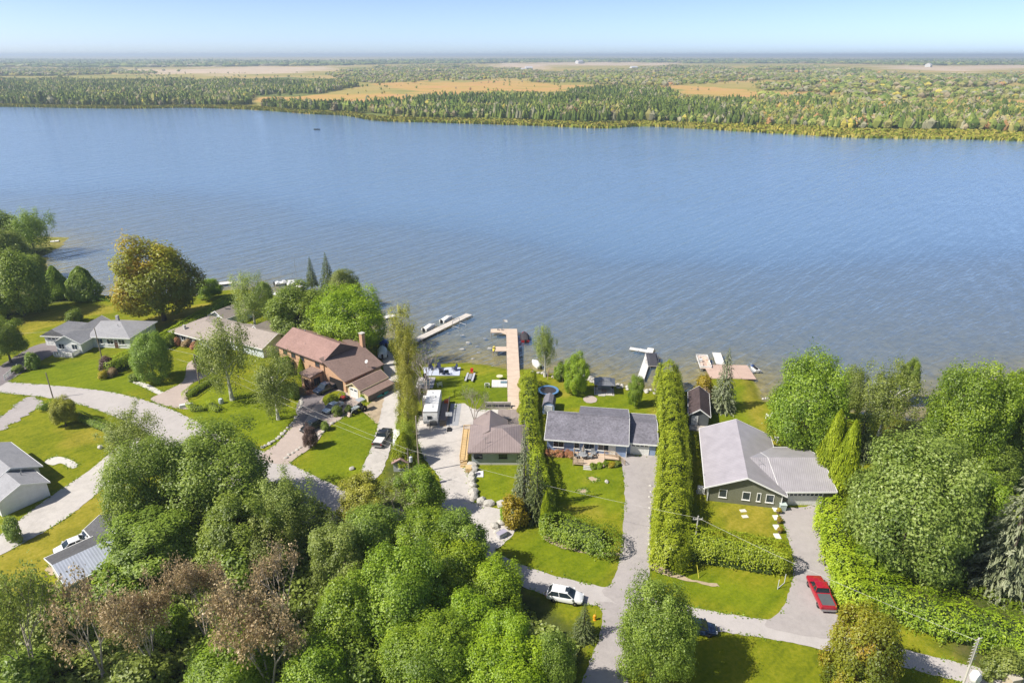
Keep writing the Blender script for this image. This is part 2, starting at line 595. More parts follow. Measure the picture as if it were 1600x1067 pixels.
# ---- the lake
xs = np.concatenate([-np.geomspace(6000, 190, 24), np.arange(-180, 181, 3.0), np.geomspace(190, 6000, 24)])
ys = np.concatenate([np.arange(60, 300, 2.0), np.geomspace(304, 1600, 40)])
X, Y, Fc = tensor_grid(xs, ys)
sd = shore_signed(X, Y)
dep = np.maximum(0.0, -ground_height(X, Y))
dep = np.minimum(dep, 6.0)
me = np_mesh('lake', np.stack([X, Y, np.zeros_like(X)], 1), Fc, {'depth': ('POINT', 'FLOAT', dep)}, smooth=True)

def water_material():
    m, nt = new_mat('lake_water')
    # wind ripples: two crossing trains plus chop
    def turned(a, sc):
        mp = nt.nodes.new('ShaderNodeMapping')
        mp.inputs['Scale'].default_value = sc
        nt.links.new(coords(nt, (1, 1, 1), (0, 0, R(a))), mp.inputs['Vector'])
        return mp.outputs[0]
    v1 = turned(-50, (0.06, 0.42, 1))
    v2 = turned(-38, (0.22, 1.05, 1))
    v3 = turned(-56, (0.018, 0.15, 1))
    n1, n2, n3 = noise(nt, v1, 1.0, 2, 0.5), noise(nt, v2, 1.0, 2), noise(nt, v3, 1.0, 2)
    gust = noise(nt, coords(nt, (0.35, 1.0, 1), (0, 0, R(8))), 0.014, 4, 0.6)
    h = mathn(nt, 'ADD', mathn(nt, 'ADD', mathn(nt, 'MULTIPLY', n1, 1.0), mathn(nt, 'MULTIPLY', n2, 0.34)), mathn(nt, 'MULTIPLY', n3, 1.3))
    b = nt.nodes.new('ShaderNodeBump')
    b.inputs['Distance'].default_value = 0.75
    nt.links.new(mathn(nt, 'ADD', 0.42, mathn(nt, 'MULTIPLY', gust, 0.75)), b.inputs['Strength'])
    nt.links.new(h, b.inputs['Height'])
    nrm = b.outputs[0]
    T = mathn(nt, 'POWER', 0.52, attr(nt, 'depth'))
    deep = nt.nodes.new('ShaderNodeBsdfDiffuse')
    deep.inputs['Color'].default_value = (0.145, 0.245, 0.385, 1)
    tr = nt.nodes.new('ShaderNodeBsdfTransparent')
    tr.inputs['Color'].default_value = (0.95, 0.93, 0.86, 1)
    body = nt.nodes.new('ShaderNodeMixShader')
    nt.links.new(T, body.inputs[0])
    nt.links.new(deep.outputs[0], body.inputs[1])
    nt.links.new(tr.outputs[0], body.inputs[2])
    gl = nt.nodes.new('ShaderNodeBsdfGlossy')
    gl.inputs['Roughness'].default_value = 0.16
    gl.inputs['Color'].default_value = (0.94, 0.97, 1.0, 1)
    nt.links.new(nrm, gl.inputs['Normal'])
    geo = nt.nodes.new('ShaderNodeNewGeometry')
    dot = nt.nodes.new('ShaderNodeVectorMath')
    dot.operation = 'DOT_PRODUCT'
    nt.links.new(nrm, dot.inputs[0])
    nt.links.new(geo.outputs['Incoming'], dot.inputs[1])
    cosv = mathn(nt, 'ABSOLUTE', dot.outputs['Value'])
    fres = mathn(nt, 'ADD', 0.03, mathn(nt, 'MULTIPLY', 0.9, mathn(nt, 'POWER', mathn(nt, 'SUBTRACT', 1.0, cosv, True), 3.6)), True)
    mx = nt.nodes.new('ShaderNodeMixShader')
    nt.links.new(fres, mx.inputs[0])
    nt.links.new(body.outputs[0], mx.inputs[1])
    nt.links.new(gl.outputs[0], mx.inputs[2])
    o = nt.nodes.new('ShaderNodeOutputMaterial')
    nt.links.new(mx.outputs[0], o.inputs[0])
    return m
lake = tag(link('lake', me, None, water_material()), 'wide blue lake ruffled by wind, brownish over the shallows', kind='structure')

# ---- roads, driveways, yards: sheets just above the ground
def gravel(c, var=0.22, track=0.0):
    m, nt = new_mat('gravel_%02d' % len(bpy.data.materials))
    v = coords(nt)
    n0, n1, n2 = noise(nt, v, 0.16, 4, 0.65), noise(nt, v, 0.9, 5, 0.75), noise(nt, v, 5.0, 3, 0.85)
    f = mathn(nt, 'ADD', mathn(nt, 'MULTIPLY', n0, 0.4), mathn(nt, 'ADD', mathn(nt, 'MULTIPLY', n1, 0.4), mathn(nt, 'MULTIPLY', n2, 0.2)))
    col = ramp(nt, f, [(0.38, [x * (1 - var * 1.3) for x in c]), (0.5, c), (0.62, [x * (1 + var * 0.9) for x in c])])
    principled(nt, col, 0.92, 0.15, 0, bump(nt, n2, 0.3, 0.03))
    return m
ROADM = gravel((0.43, 0.40, 0.385), 0.09)
GRAVELM = gravel((0.48, 0.45, 0.42), 0.15)
ASPH = gravel((0.36, 0.33, 0.32), 0.12)
DARKASPH = gravel((0.21, 0.185, 0.19), 0.15)
PAVER = gravel((0.42, 0.35, 0.31), 0.1)
DIRT = gravel((0.40, 0.32, 0.22), 0.22)
SLABC = gravel((0.55, 0.53, 0.49), 0.1)
MULCH = gravel((0.20, 0.11, 0.07), 0.3)

EDGES = []
def sheet(name, P, mat, lift, label, rag=0.15, smooth=5, kind='structure', world=False):
    W = smooth_line(P if world else [at(x, y, G) for x, y in P], smooth, True)
    pts = []
    for i, p in enumerate(W):
        q = W[(i + 1) % len(W)]
        L = (q - p).length
        k = max(1, int(L / 0.5))
        for j in range(k):
            c = p.lerp(q, j / k)
            nrm = Vector((q.y - p.y, p.x - q.x)).normalized() if L > 1e-6 else Vector((0, 0))
            pts.append(c + nrm * (random.random() - 0.5) * 2 * rag)
    if name in ('road', 'driveway', 'lane', 'yard', 'path', 'ground_patch') and not world: EDGES.append([(p.x, p.y) for p in pts])
    bm = bmesh.new()
    vs = [bm.verts.new((p.x, p.y, G + lift)) for p in pts]
    f = bm.faces.new(vs)
    bmesh.ops.triangulate(bm, faces=[f])
    me = bpy.data.meshes.new(name)
    bm.to_mesh(me)
    bm.free()
    for p in me.polygons:
        if p.normal.z < 0: p.flip()
    return tag(link(name, me, None, mat), label, kind=kind)

sheet('road', [(-160, 586), (0, 596), (100, 604), (180, 614), (250, 633), (300, 655), (350, 684), (420, 708), (480, 738), (536, 764), (600, 790), (690, 800), (740, 820),
               (760, 850), (790, 870), (830, 888), (880, 903), (940, 916), (1000, 930), (1080, 948), (1160, 962), (1230, 974), (1320, 990), (1420, 1016), (1520, 1040), (1640, 1068),
               (1640, 1100), (1520, 1070), (1420, 1044), (1330, 1024), (1230, 1003), (1160, 992), (1080, 980), (1000, 962), (940, 946), (890, 942), (850, 930), (810, 912), (770, 890), (720, 860),
               (640, 850), (560, 838), (500, 846), (440, 850), (380, 800), (310, 735), (250, 692), (190, 655), (100, 626), (0, 614), (-160, 606)],
      ROADM, 0.045, 'pale grey worn road curving past the lots', 0.12)
sheet('driveway', [(972, 708), (1000, 712), (1034, 700), (1030, 745), (1018, 800), (1016, 880), (1010, 915), (985, 950), (940, 925), (955, 912), (966, 880), (974, 820), (976, 760)], ASPH, 0.065,
      'pinkish grey driveway of the blue house', 0.12)
sheet('driveway', [(1218, 797), (1250, 793), (1284, 793), (1287, 850), (1300, 910), (1312, 960), (1330, 1000), (1215, 985), (1196, 972), (1222, 950), (1240, 890), (1228, 830)], ASPH, 0.065,
      'grey driveway where the red pickup stands', 0.10)
sheet('driveway', [(936, 940), (990, 955), (984, 1000), (980, 1060), (975, 1130), (890, 1130), (915, 1050), (935, 1000), (942, 965)], ASPH, 0.07, 'shaded lane leaving the road towards the viewer', 0.12)
sheet('driveway', [(-60, 612), (0, 572), (55, 540), (98, 534), (104, 543), (60, 566), (20, 592), (-20, 612)], DARKASPH, 0.06, 'dark mauve asphalt driveway of the white house', 0.08)
sheet('driveway', [(236, 626), (258, 612), (284, 598), (290, 585), (294, 568), (312, 562), (336, 574), (320, 590), (300, 600), (292, 618), (294, 640)], PAVER, 0.07, 'tan paved driveway beside the trimmed low hedge', 0.05)
sheet('driveway', [(404, 716), (436, 690), (462, 655), (474, 622), (480, 604), (508, 596), (560, 604), (566, 628), (540, 650), (512, 668), (492, 694), (462, 716), (446, 726)], PAVER, 0.07,
      'pinkish driveway leading up to the brick house', 0.08)
sheet('lane', [(594, 548), (612, 552), (622, 585), (624, 640), (610, 700), (592, 745), (564, 742), (580, 700), (592, 660), (600, 620), (600, 580)], GRAVELM, 0.06, 'pale gravel lane running down to the lake beside the cedars', 0.12)
sheet('yard', [(655, 650), (700, 644), (722, 630), (745, 640), (800, 640), (812, 652), (800, 670), (728, 690), (726, 720), (736, 756), (742, 785), (790, 798), (806, 826), (786, 850), (756, 862), (700, 830),
               (690, 790), (688, 750), (672, 728), (656, 700)], GRAVELM, 0.055, 'light gravel yard of the brown roofed cottage', 0.15)
sheet('ground_patch', [(568, 640), (596, 616), (612, 610), (610, 640), (598, 662), (580, 656)], DIRT, 0.05, 'straw coloured bare ground beside the gravel lane', 0.3)
sheet('ground_patch', [(462, 640), (478, 610), (500, 598), (512, 612), (486, 640), (474, 660)], DARKASPH, 0.085, 'dark paving in front of the parked pickup', 0.15)  # darker sheet laid over the driveway paving
sheet('driveway', [(-60, 880), (0, 836), (78, 776), (140, 735), (200, 688), (250, 690), (230, 715), (180, 748), (100, 812), (0, 868), (-60, 905)], GRAVELM, 0.055, 'bright concrete driveway of the white garage', 0.10)
sheet('path', [(70, 722), (84, 714), (104, 716), (122, 726), (112, 732), (96, 724), (82, 727)], SLABC, 0.06, 'short pale curved path by the white house', 0.03)
sheet('path', [(205, 597), (225, 598), (252, 611), (256, 615), (246, 616), (226, 606)], SLABC, 0.06, 'narrow pale path crossing the lawn to the paved driveway', 0.04)
sheet('yard', [(72, 886), (110, 858), (180, 806), (196, 812), (186, 830), (120, 880), (90, 900)], DIRT, 0.055, 'pale gravel strip beside the small metal roofed house', 0.2)
sheet('yard', [(-80, 680), (0, 652), (35, 624), (62, 622), (70, 630), (40, 650), (10, 668), (-60, 712)], ASPH, 0.05, 'patchy shaded gravel entrance off the road', 0.5)
sheet('fire_pit_patch', [(912, 622), (922, 618), (932, 622), (931, 628), (921, 630), (913, 627)], PAVER, 0.05, 'round pinkish bare patch on the lawn behind the blue house', 0.05)
for i, P in enumerate([[(918, 747), (926, 745), (936, 749), (928, 753)], [(902, 766), (910, 763), (919, 767), (910, 772)]]):
    sheet('ground_patch', P, DIRT, 0.05, ['small straw coloured bare patch nearest the blue house deck', 'small straw coloured bare patch nearer the rounded hedge'][i], 0.1)
sheet('flower_bed', [(1014, 884), (1030, 882), (1050, 892), (1082, 905), (1120, 912), (1118, 916), (1080, 908), (1040, 899)], DIRT, 0.05, 'thin mulch strip under the long cedar hedge', 0.15)
sheet('flower_bed', [(856, 838), (880, 850), (930, 862), (968, 864), (966, 868), (925, 866), (875, 855), (850, 842)], DIRT, 0.05, 'pale edging strip under the rounded hedge', 0.1)
sheet('flower_bed', [(472, 604), (484, 598), (498, 600), (496, 612), (480, 618)], MULCH, 0.095, 'mulched bed by the brick porch', 0.1)
sheet('flower_bed', [(505, 622), (520, 612), (536, 612), (540, 620), (520, 636), (508, 634)], turf_material(), 0.095, 'small green planted island between the parked vehicles', 0.1)

# ---- the far shore
FS = [(-900, 152), (-300, 162), (0, 167), (200, 170), (300, 168.5), (400, 172), (480, 178), (540, 181), (590, 189), (660, 191), (760, 194), (850, 197), (940, 200.5), (985, 198), (1010, 197.5), (1040, 198.5),
      (1090, 201), (1200, 207), (1300, 213), (1400, 216), (1500, 217), (1600, 220), (1800, 226), (2300, 238)]
fs_w = smooth_line([at(x, y, 0) for x, y in FS], 3)
fs_l = [(-9000, fs_w[0].y + 1500)] + [(p.x, p.y) for p in fs_w] + [(9000, fs_w[-1].y - 60)]
far_poly = fs_l + [(60000, 200), (60000, 90000), (-60000, 90000), (-60000, 3000)]
def far_signed(X, Y):
    d = np_dist_line(X, Y, fs_l)
    d = np.where(np_in_poly(X, Y, far_poly), d, -d)
    return d + (vnoise(X, Y, 16, 3) - 0.5) * 9
def far_height(X, Y):
    s = far_signed(X, Y)
    h = np.where(s > 0, 0.25 + 0.6 * sstep(0, 40, s) + 2.5 * sstep(60, 500, s), np.maximum(s * 0.06, -5))
    D = np.hypot(X, Y)
    h = h + sstep(1500, 4000, D) * vnoise(X, Y, 900, 4) * 8
    h = h + sstep(5000, 14000, D) * (vnoise(X, Y, 3500, 6) * 16 + 12 * np.exp(-((X - 400) / 3500.0) ** 2))
    return h + sstep(13000, 26000, D) * vnoise(X, Y, 6000, 8) * 22
xs = np.concatenate([-np.geomspace(45000, 720, 60), np.arange(-700, 701, 10.0), np.geomspace(720, 45000, 60)])
ys = np.concatenate([np.arange(470, 1010, 6.0), np.geomspace(1016, 5000, 110), np.geomspace(5100, 45000, 50)])
X, Y, Fc = tensor_grid(xs, ys)
Z = far_height(X, Y)
vx = CX + F * X / (Y * CP + (CAM_H) * SP)
vy = CY - F * (-CAM_H * CP + Y * SP) / (Y * CP + CAM_H * SP)
# open ground seen between the far woods: orange marsh and tan fields
FIELDS = [[(395, 152), (440, 149), (520, 150), (600, 147), (640, 150), (630, 160), (560, 163), (480, 158), (430, 162), (405, 160)], [(590, 134), (680, 128), (800, 129), (860, 134), (920, 140), (880, 148), (800, 147), (700, 150), (640, 146), (600, 142)],
          [(1030, 136), (1110, 138), (1200, 146), (1320, 150), (1300, 158), (1200, 156), (1120, 156), (1070, 148)], [(1330, 156), (1460, 158), (1640, 164), (1640, 168), (1440, 166), (1340, 162)]]
TANS = [[(190, 112), (300, 109), (420, 107), (530, 107), (520, 113), (420, 118), (300, 119), (200, 116)], [(770, 101), (900, 99.5), (1060, 100.5), (1060, 104), (940, 105), (860, 104), (850, 111), (780, 110)], [(1360, 108), (1480, 106), (1640, 104), (1640, 112), (1500, 116), (1400, 112)]]
WOODS = [[(602, 192), (640, 182), (630, 168), (660, 160), (720, 160), (800, 158), (850, 160), (900, 150), (960, 145), (1020, 146), (1060, 156), (1100, 166), (1140, 164), (1200, 168), (1250, 166), (1290, 170),
            (1330, 166), (1400, 176), (1500, 172), (1800, 180), (1800, 218), (1600, 212), (1480, 210), (1320, 208), (1200, 202), (1080, 198), (1030, 195), (1000, 194), (900, 196), (800, 194), (700, 192)],
           [(400, 173), (420, 167), (470, 166), (520, 171), (560, 172), (620, 170), (640, 178), (600, 186), (560, 182), (500, 178), (430, 175)],
           [(-300, 166), (-300, 124), (0, 124), (100, 126), (200, 128), (300, 128), (400, 126), (450, 123), (520, 127), (560, 138), (500, 150), (470, 153), (400, 153), (390, 165), (340, 168), (250, 169), (0, 167)]]
fw = np.zeros(len(X))
for Pq in WOODS: fw[np_in_poly(vx, vy, Pq)] = 1
fo, ft = np.zeros(len(X)), np.zeros(len(X))
vx = vx + (vnoise(X, Y, 60, 33) - 0.5) * 50
vy = vy + (vnoise(X, Y, 110, 35) - 0.5) * 6
for Pq in FIELDS: fo[np_in_poly(vx, vy, Pq)] = 1
for Pq in TANS: ft[np_in_poly(vx, vy, Pq)] = 1
me = np_mesh('far_land', np.stack([X, Y, Z], 1), Fc, {'marsh': ('POINT', 'FLOAT', fo), 'tan': ('POINT', 'FLOAT', ft), 'wood': ('POINT', 'FLOAT', fw)}, smooth=True)

def far_material():
    m, nt = new_mat('marsh_and_fields')
    v = coords(nt)
    a = noise(nt, coords(nt, (0.35, 1.0, 1)), 0.0032, 4, 0.6)
    b = noise(nt, coords(nt, (0.5, 1, 1)), 0.018, 4, 0.65)
    c = noise(nt, v, 0.25, 3, 0.7)
    f = mathn(nt, 'ADD', mathn(nt, 'MULTIPLY', a, 0.55), mathn(nt, 'ADD', mathn(nt, 'MULTIPLY', b, 0.33), mathn(nt, 'MULTIPLY', c, 0.12)))
    col = ramp(nt, f, [(0.34, (0.15, 0.17, 0.04)), (0.44, (0.27, 0.25, 0.065)), (0.52, (0.36, 0.29, 0.09)), (0.60, (0.44, 0.30, 0.12)), (0.70, (0.44, 0.36, 0.19))])
    org = ramp(nt, b, [(0.3, (0.30, 0.24, 0.06)), (0.48, (0.46, 0.31, 0.09)), (0.62, (0.50, 0.28, 0.11))])
    tan = ramp(nt, b, [(0.3, (0.44, 0.35, 0.22)), (0.6, (0.56, 0.43, 0.31))])
    col = mixc(nt, attr(nt, 'marsh'), col, org)
    col = mixc(nt, attr(nt, 'tan'), col, tan)
    col = mixc(nt, attr(nt, 'wood'), col, ramp(nt, b, [(0.35, (0.11, 0.14, 0.035)), (0.6, (0.19, 0.21, 0.06))]))
    principled(nt, col, 0.95, 0.1)
    return m
tag(link('far_land', me, None, far_material()), 'flat marsh and fields stretching from the far shore to the horizon', kind='structure')
# ================================================================== VEGETATION
def foliage(name, dark, mid, light, transl=0.42, hue=0.025):
    m, nt = new_mat('foliage_' + name)
    t = attr(nt, 'tint')
    oi = nt.nodes.new('ShaderNodeObjectInfo')
    col = ramp(nt, t, [(0.05, dark), (0.5, mid), (0.95, light)])
    hs = nt.nodes.new('ShaderNodeHueSaturation')
    nt.links.new(mathn(nt, 'ADD', 0.5 - hue * 0.35, mathn(nt, 'MULTIPLY', oi.outputs['Random'], hue * 0.7)), hs.inputs['Hue'])
    nt.links.new(mathn(nt, 'ADD', 0.86, mathn(nt, 'MULTIPLY', oi.outputs['Random'], 0.28)), hs.inputs['Value'])
    nt.links.new(col, hs.inputs['Color'])
    d = nt.nodes.new('ShaderNodeBsdfDiffuse')
    tr = nt.nodes.new('ShaderNodeBsdfTranslucent')
    nt.links.new(hs.outputs[0], d.inputs['Color'])
    nt.links.new(mixc(nt, 0.5, hs.outputs[0], (light[0] * 1.2, light[1] * 1.25, light[2]), 'MIX'), tr.inputs['Color'])
    mx = nt.nodes.new('ShaderNodeMixShader')
    mx.inputs[0].default_value = transl
    nt.links.new(d.outputs[0], mx.inputs[1])
    nt.links.new(tr.outputs[0], mx.inputs[2])
    gl = nt.nodes.new('ShaderNodeBsdfGlossy')
    gl.inputs['Roughness'].default_value = 0.45
    mg = nt.nodes.new('ShaderNodeMixShader')
    mg.inputs[0].default_value = 0.035
    nt.links.new(mx.outputs[0], mg.inputs[1])
    nt.links.new(gl.outputs[0], mg.inputs[2])
    o = nt.nodes.new('ShaderNodeOutputMaterial')
    nt.links.new(mg.outputs[0], o.inputs[0])
    return m

PAL = {
    'maple':  foliage('maple', (0.087, 0.149, 0.012), (0.220, 0.325, 0.019), (0.383, 0.490, 0.037)),
    'lime':   foliage('lime', (0.122, 0.205, 0.009), (0.284, 0.410, 0.016), (0.464, 0.583, 0.035)),
    'dark':   foliage('dark', (0.093, 0.149, 0.019), (0.215, 0.304, 0.035), (0.383, 0.484, 0.075)),
    'olive':  foliage('olive', (0.116, 0.161, 0.026), (0.261, 0.323, 0.056), (0.429, 0.484, 0.122)),
    'pale':   foliage('pale', (0.095, 0.150, 0.022), (0.240, 0.325, 0.050), (0.420, 0.490, 0.150)),
    'cedar':  foliage('cedar', (0.150, 0.215, 0.008), (0.310, 0.395, 0.016), (0.460, 0.540, 0.034), 0.3),
    'ycedar': foliage('ycedar', (0.140, 0.155, 0.010), (0.310, 0.310, 0.028), (0.480, 0.450, 0.070), 0.26),
    'spruce': foliage('spruce', (0.095, 0.125, 0.055), (0.215, 0.250, 0.125), (0.400, 0.430, 0.270), 0.14),
    'pine':   foliage('pine', (0.050, 0.080, 0.022), (0.115, 0.155, 0.042), (0.230, 0.265, 0.095), 0.14),
    'fall':   foliage('fall', (0.116, 0.186, 0.014), (0.336, 0.372, 0.023), (0.600, 0.335, 0.035)),
    'gold':   foliage('gold', (0.220, 0.190, 0.010), (0.450, 0.370, 0.022), (0.580, 0.460, 0.040)),
    'rust':   foliage('rust', (0.190, 0.140, 0.070), (0.400, 0.285, 0.155), (0.580, 0.450, 0.270), 0.28),
    'purple': foliage('purple', (0.055, 0.027, 0.027), (0.130, 0.075, 0.066), (0.240, 0.170, 0.130), 0.24),
    'flower': foliage('flower', (0.140, 0.190, 0.036), (0.480, 0.190, 0.100), (0.620, 0.330, 0.170), 0.18),
}
BARK = paint((0.13, 0.105, 0.08), 0.9, 0.3, 2.0)
BIRCHBARK = paint((0.56, 0.54, 0.49), 0.8, 0.3, 1.2)
DEADWOOD = paint((0.36, 0.31, 0.27), 0.9, 0.2, 1.0)

def unit(v):
    return v / (np.linalg.norm(v, axis=-1, keepdims=True) + 1e-9)

def leaf_mesh(name, C, Nn, S, tint, asp=0.62, T=None, jit=0.45, mat=None):
    """one diamond-shaped leaf spray per point"""
    n = len(C)
    Nn = unit(Nn + rng.normal(0, jit, (n, 3)))
    if T is None: T = rng.normal(0, 1, (n, 3))
    T = unit(T - Nn * np.sum(T * Nn, 1, keepdims=True))
    B = np.cross(Nn, T)
    S = S.reshape(-1, 1)
    V = np.empty((n, 4, 3), np.float32)
    V[:, 0] = C - T * S
    V[:, 1] = C - B * S * asp + Nn * S * 0.12
    V[:, 2] = C + T * S
    V[:, 3] = C + B * S * asp + Nn * S * 0.12
    me = np_mesh(name, V.reshape(-1, 3), np.arange(4 * n).reshape(n, 4), {'tint': ('FACE', 'FLOAT', np.clip(tint, 0, 1))})
    if mat: me.materials.append(mat)
    return me

def rand_dirs(n):
    return unit(rng.normal(0, 1, (n, 3)))

def crown_broad(n_clump, n_leaf, lo=-0.75, clump=(0.22, 0.38), size=(0.015, 0.042), shell=(0.50, 0.88), up=0.6, fallside=None, reach=0.34):
    """round crown of separate leaf masses, unit radius"""
    d = rand_dirs(n_clump * 4)
    d = d[d[:, 2] > lo]
    keep = []
    for v in d:                                  # spread the masses
        if len(keep) >= n_clump: break
        if all(np.dot(v, k) < (0.93 if n_clump < 100 else 0.97) or random.random() < 0.18 for k in keep): keep.append(v)
    d = np.array(keep)
    rr = rng.uniform(*shell, len(d)) * (1 + 0.10 * np.sin(d[:, 0] * 3 + d[:, 2] * 4))
    for lobe in rand_dirs(5):                    # boughs that reach farther than the rest
        rr = rr * (1 + rng.uniform(0.2, 1.0) * reach * np.maximum(0, d @ lobe) ** 5)
    cc = d * rr[:, None]
    cr = rng.uniform(*clump, len(d))
    wts = cr ** 2
    idx = rng.choice(len(d), n_leaf, p=wts / wts.sum())
    o = rand_dirs(n_leaf)
    flip = np.sum(o * d[idx], 1) < -0.35
    o[flip] *= -1
    C = cc[idx] + o * (cr[idx] * rng.uniform(0.55, 1.12, n_leaf))[:, None] * np.array([1, 1, 0.8])
    nn = o * 0.8 + d[idx] * 0.4 + np.array([0, 0, up])
    shoot = rng.random(n_leaf) < 0.13           # young shoots standing out of the masses
    C[shoot] += (o[shoot] * 0.6 + np.array([0, 0, 0.5])) * (cr[idx][shoot] * rng.uniform(0.1, 0.55, shoot.sum()))[:, None]
    ctint = rng.normal(0.48, 0.13, len(d))
    tint = ctint[idx] + rng.normal(0, 0.16 if fallside is None else 0.07, n_leaf)
    if fallside is not None:
        tint += fallside * (C[:, 2] * 0.25 - C[:, 0] * 0.3) * 0.9 - 0.2
    return C, nn, rng.uniform(*size, n_leaf), tint

def crown_airy(n_clump, n_leaf, droop=0.35):
    d = rand_dirs(n_clump)
    rr = rng.uniform(0.25, 0.95, n_clump)
    cc = d * rr[:, None]
    cr = rng.uniform(0.12, 0.26, n_clump)
    idx = rng.integers(0, n_clump, n_leaf)
    o = rng.normal(0, 0.5, (n_leaf, 3))
    C = cc[idx] + o * cr[idx][:, None]
    C[:, 2] -= np.abs(rng.normal(0, droop, n_leaf)) * cr[idx] * 2
    nn = unit(o) * 0.5 + d[idx] * 0.6 + np.array([0, 0, 0.55])
    tint = rng.normal(0.5, 0.14, n_clump)[idx] + rng.normal(0, 0.18, n_leaf)
    return C, nn, rng.uniform(0.014, 0.034, n_leaf), tint

def crown_spruce(levels=24, per=14, q=26):
    """whorls of drooping boughs, z -1..1"""
    Cs, Ns, Ts, Ss, Ti = [], [], [], [], []
    for k in range(levels):
        t = k / (levels - 1)
        z = -0.95 + 1.9 * t
        rad = (1 - t) ** 0.85 * 0.97 + 0.04
        nb = max(4, int(per * (0.45 + 0.75 * (1 - t))))
        a0 = rng.uniform(0, 6.28)
        for j in range(nb):
            a = a0 + 6.283 * j / nb + rng.normal(0, 0.12)
            L = rad * rng.uniform(0.72, 1.08)
            dirv = np.array([math.cos(a), math.sin(a), 0])
            qn = max(5, int(q * (0.3 + 0.8 * (1 - t))))
            u = rng.uniform(0.18, 1.0, qn) ** 0.7
            P = dirv[None, :] * (u * L)[:, None]
            P[:, 2] = z + 0.05 - 0.16 * L * u + rng.normal(0, 0.014, qn)
            side = np.array([-dirv[1], dirv[0], 0])
            P += side[None, :] * (rng.normal(0, 0.13, qn) * L * (1.1 - u))[:, None]
            Cs.append(P)
            Ns.append(np.tile(np.array([dirv[0] * 0.5, dirv[1] * 0.5, 0.9]), (qn, 1)))
            Ts.append(np.tile(dirv + np.array([0, 0, -0.25]), (qn, 1)) + rng.normal(0, 0.5, (qn, 3)))
            Ss.append(rng.uniform(0.045, 0.085, qn) * (0.6 + 0.5 * (1 - t)))
            Ti.append(rng.normal(0.35, 0.1) + 0.3 * u + rng.normal(0, 0.13, qn))
    return np.concatenate(Cs), np.concatenate(Ns), np.concatenate(Ss), np.concatenate(Ti), np.concatenate(Ts)

def crown_cedar(n, belly=0.62):
    """dense upright column of flat sprays"""
    t = rng.uniform(0, 1, n) ** 0.9
    prof = np.minimum(1, (1 - t) ** belly * 1.18) * (0.72 + 0.28 * np.minimum(1, t * 5))
    a = rng.uniform(0, 6.283, n)
    lump = 1 + 0.10 * np.sin(a * 3 + t * 9) + 0.07 * np.sin(a * 5 - t * 15)
    r = prof * lump * rng.uniform(0.74, 1.05, n)
    C = np.stack([r * np.cos(a), r * np.sin(a), -1 + 2 * t], 1)
    nn = np.stack([np.cos(a), np.sin(a), np.full(n, 0.45)], 1)
    T = np.stack([np.cos(a) * 0.4, np.sin(a) * 0.4, np.ones(n)], 1) + rng.normal(0, 0.35, (n, 3))
    tint = 0.5 + 0.16 * np.sin(a * 3 + t * 9) + rng.normal(0, 0.2, n)
    return C, nn, rng.uniform(0.045, 0.085, n), tint, T

def branch_mesh(name, depth=4, spread=0.55, seed=0, up=0.75, first=0.55, n=4):
    """leafless branching, unit height crown z -1..1; returns mesh and tips"""
    rr = random.Random(seed)
    mb = MB()
    tips = []
    def grow(p, d, L, r, k):
        q = p + d * L
        mb.tube(p, q, r, r * 0.66, n if k > 2 else 3, False)
        if k == 0:
            tips.append(tuple(q))
            return
        if k <= 2: tips.append(tuple(q))
        for i in range(rr.choice([2, 3, 3]) if k > 1 else 3):
            e = Vector((rr.gauss(0, spread), rr.gauss(0, spread), rr.gauss(0.12, spread * 0.55)))
            nd = (d * up + e).normalized()
            grow(q, nd, L * rr.uniform(0.6, 0.86), r * 0.62, k - 1)
    for i in range(3):
        a = 2.1 * i + rr.random()
        grow(Vector((0, 0, -1)), Vector((0.42 * math.cos(a), 0.42 * math.sin(a), 1)).normalized(), first * rr.uniform(0.8, 1.15), 0.032, depth)
    return mb.mesh(name), np.array(tips)

PROTO = {}
def protos():
    def mk(kind, arrs, asp=0.62, jit=0.42, T=None):
        if T is None:                            # crown fills the unit ball
            C = arrs[0]
            C[:, :2] /= np.percentile(np.hypot(C[:, 0], C[:, 1]), 98.5)
            C[:, 2] -= (np.percentile(C[:, 2], 99) + np.percentile(C[:, 2], 1)) / 2
            C[:, 2] /= np.percentile(np.abs(C[:, 2]), 98.5)
        PROTO.setdefault(kind, []).append((arrs, asp, jit, T))
    for i in range(5): mk('broad', crown_broad(48 + 9 * i, 25000))
    for i in range(3): mk('fall', crown_broad(60, 28000, fallside=0.8, reach=0.12))
    for i in range(2): mk('big', crown_broad(150, 44000, size=(0.012, 0.031), clump=(0.17, 0.30), shell=(0.5, 0.9), reach=0.1))
    for i in range(3): mk('airy', crown_airy(80, 14000))
    for i in range(2): mk('willow', crown_airy(70, 16000, 0.9))
    for i in range(3):
        c = crown_spruce()
        mk('spruce', c[:4], 0.30, 0.35, c[4])
    for i in range(3):
        c = crown_cedar(8500)
        mk('cedar', c[:4], 0.45, 0.4, c[4])
    for i in range(3): mk('shrub', crown_broad(18, 3600, lo=-0.5, clump=(0.3, 0.5), size=(0.05, 0.10), shell=(0.4, 0.7)))
protos()
_crowns = {}
def crown_mesh(kind, i, pal):
    key = (kind, i)
    if key not in _crowns:
        (C, nn, S, ti), asp, jit, T = PROTO[kind][i]
        _crowns[key] = leaf_mesh('crown_%s' % kind, C, nn, S, ti, asp, T, jit, PAL[pal])
    return _crowns[key]
def dress(o, pal):
    o.material_slots[0].link = 'OBJECT'
    o.material_slots[0].material = PAL[pal]
    return o
BARE = []
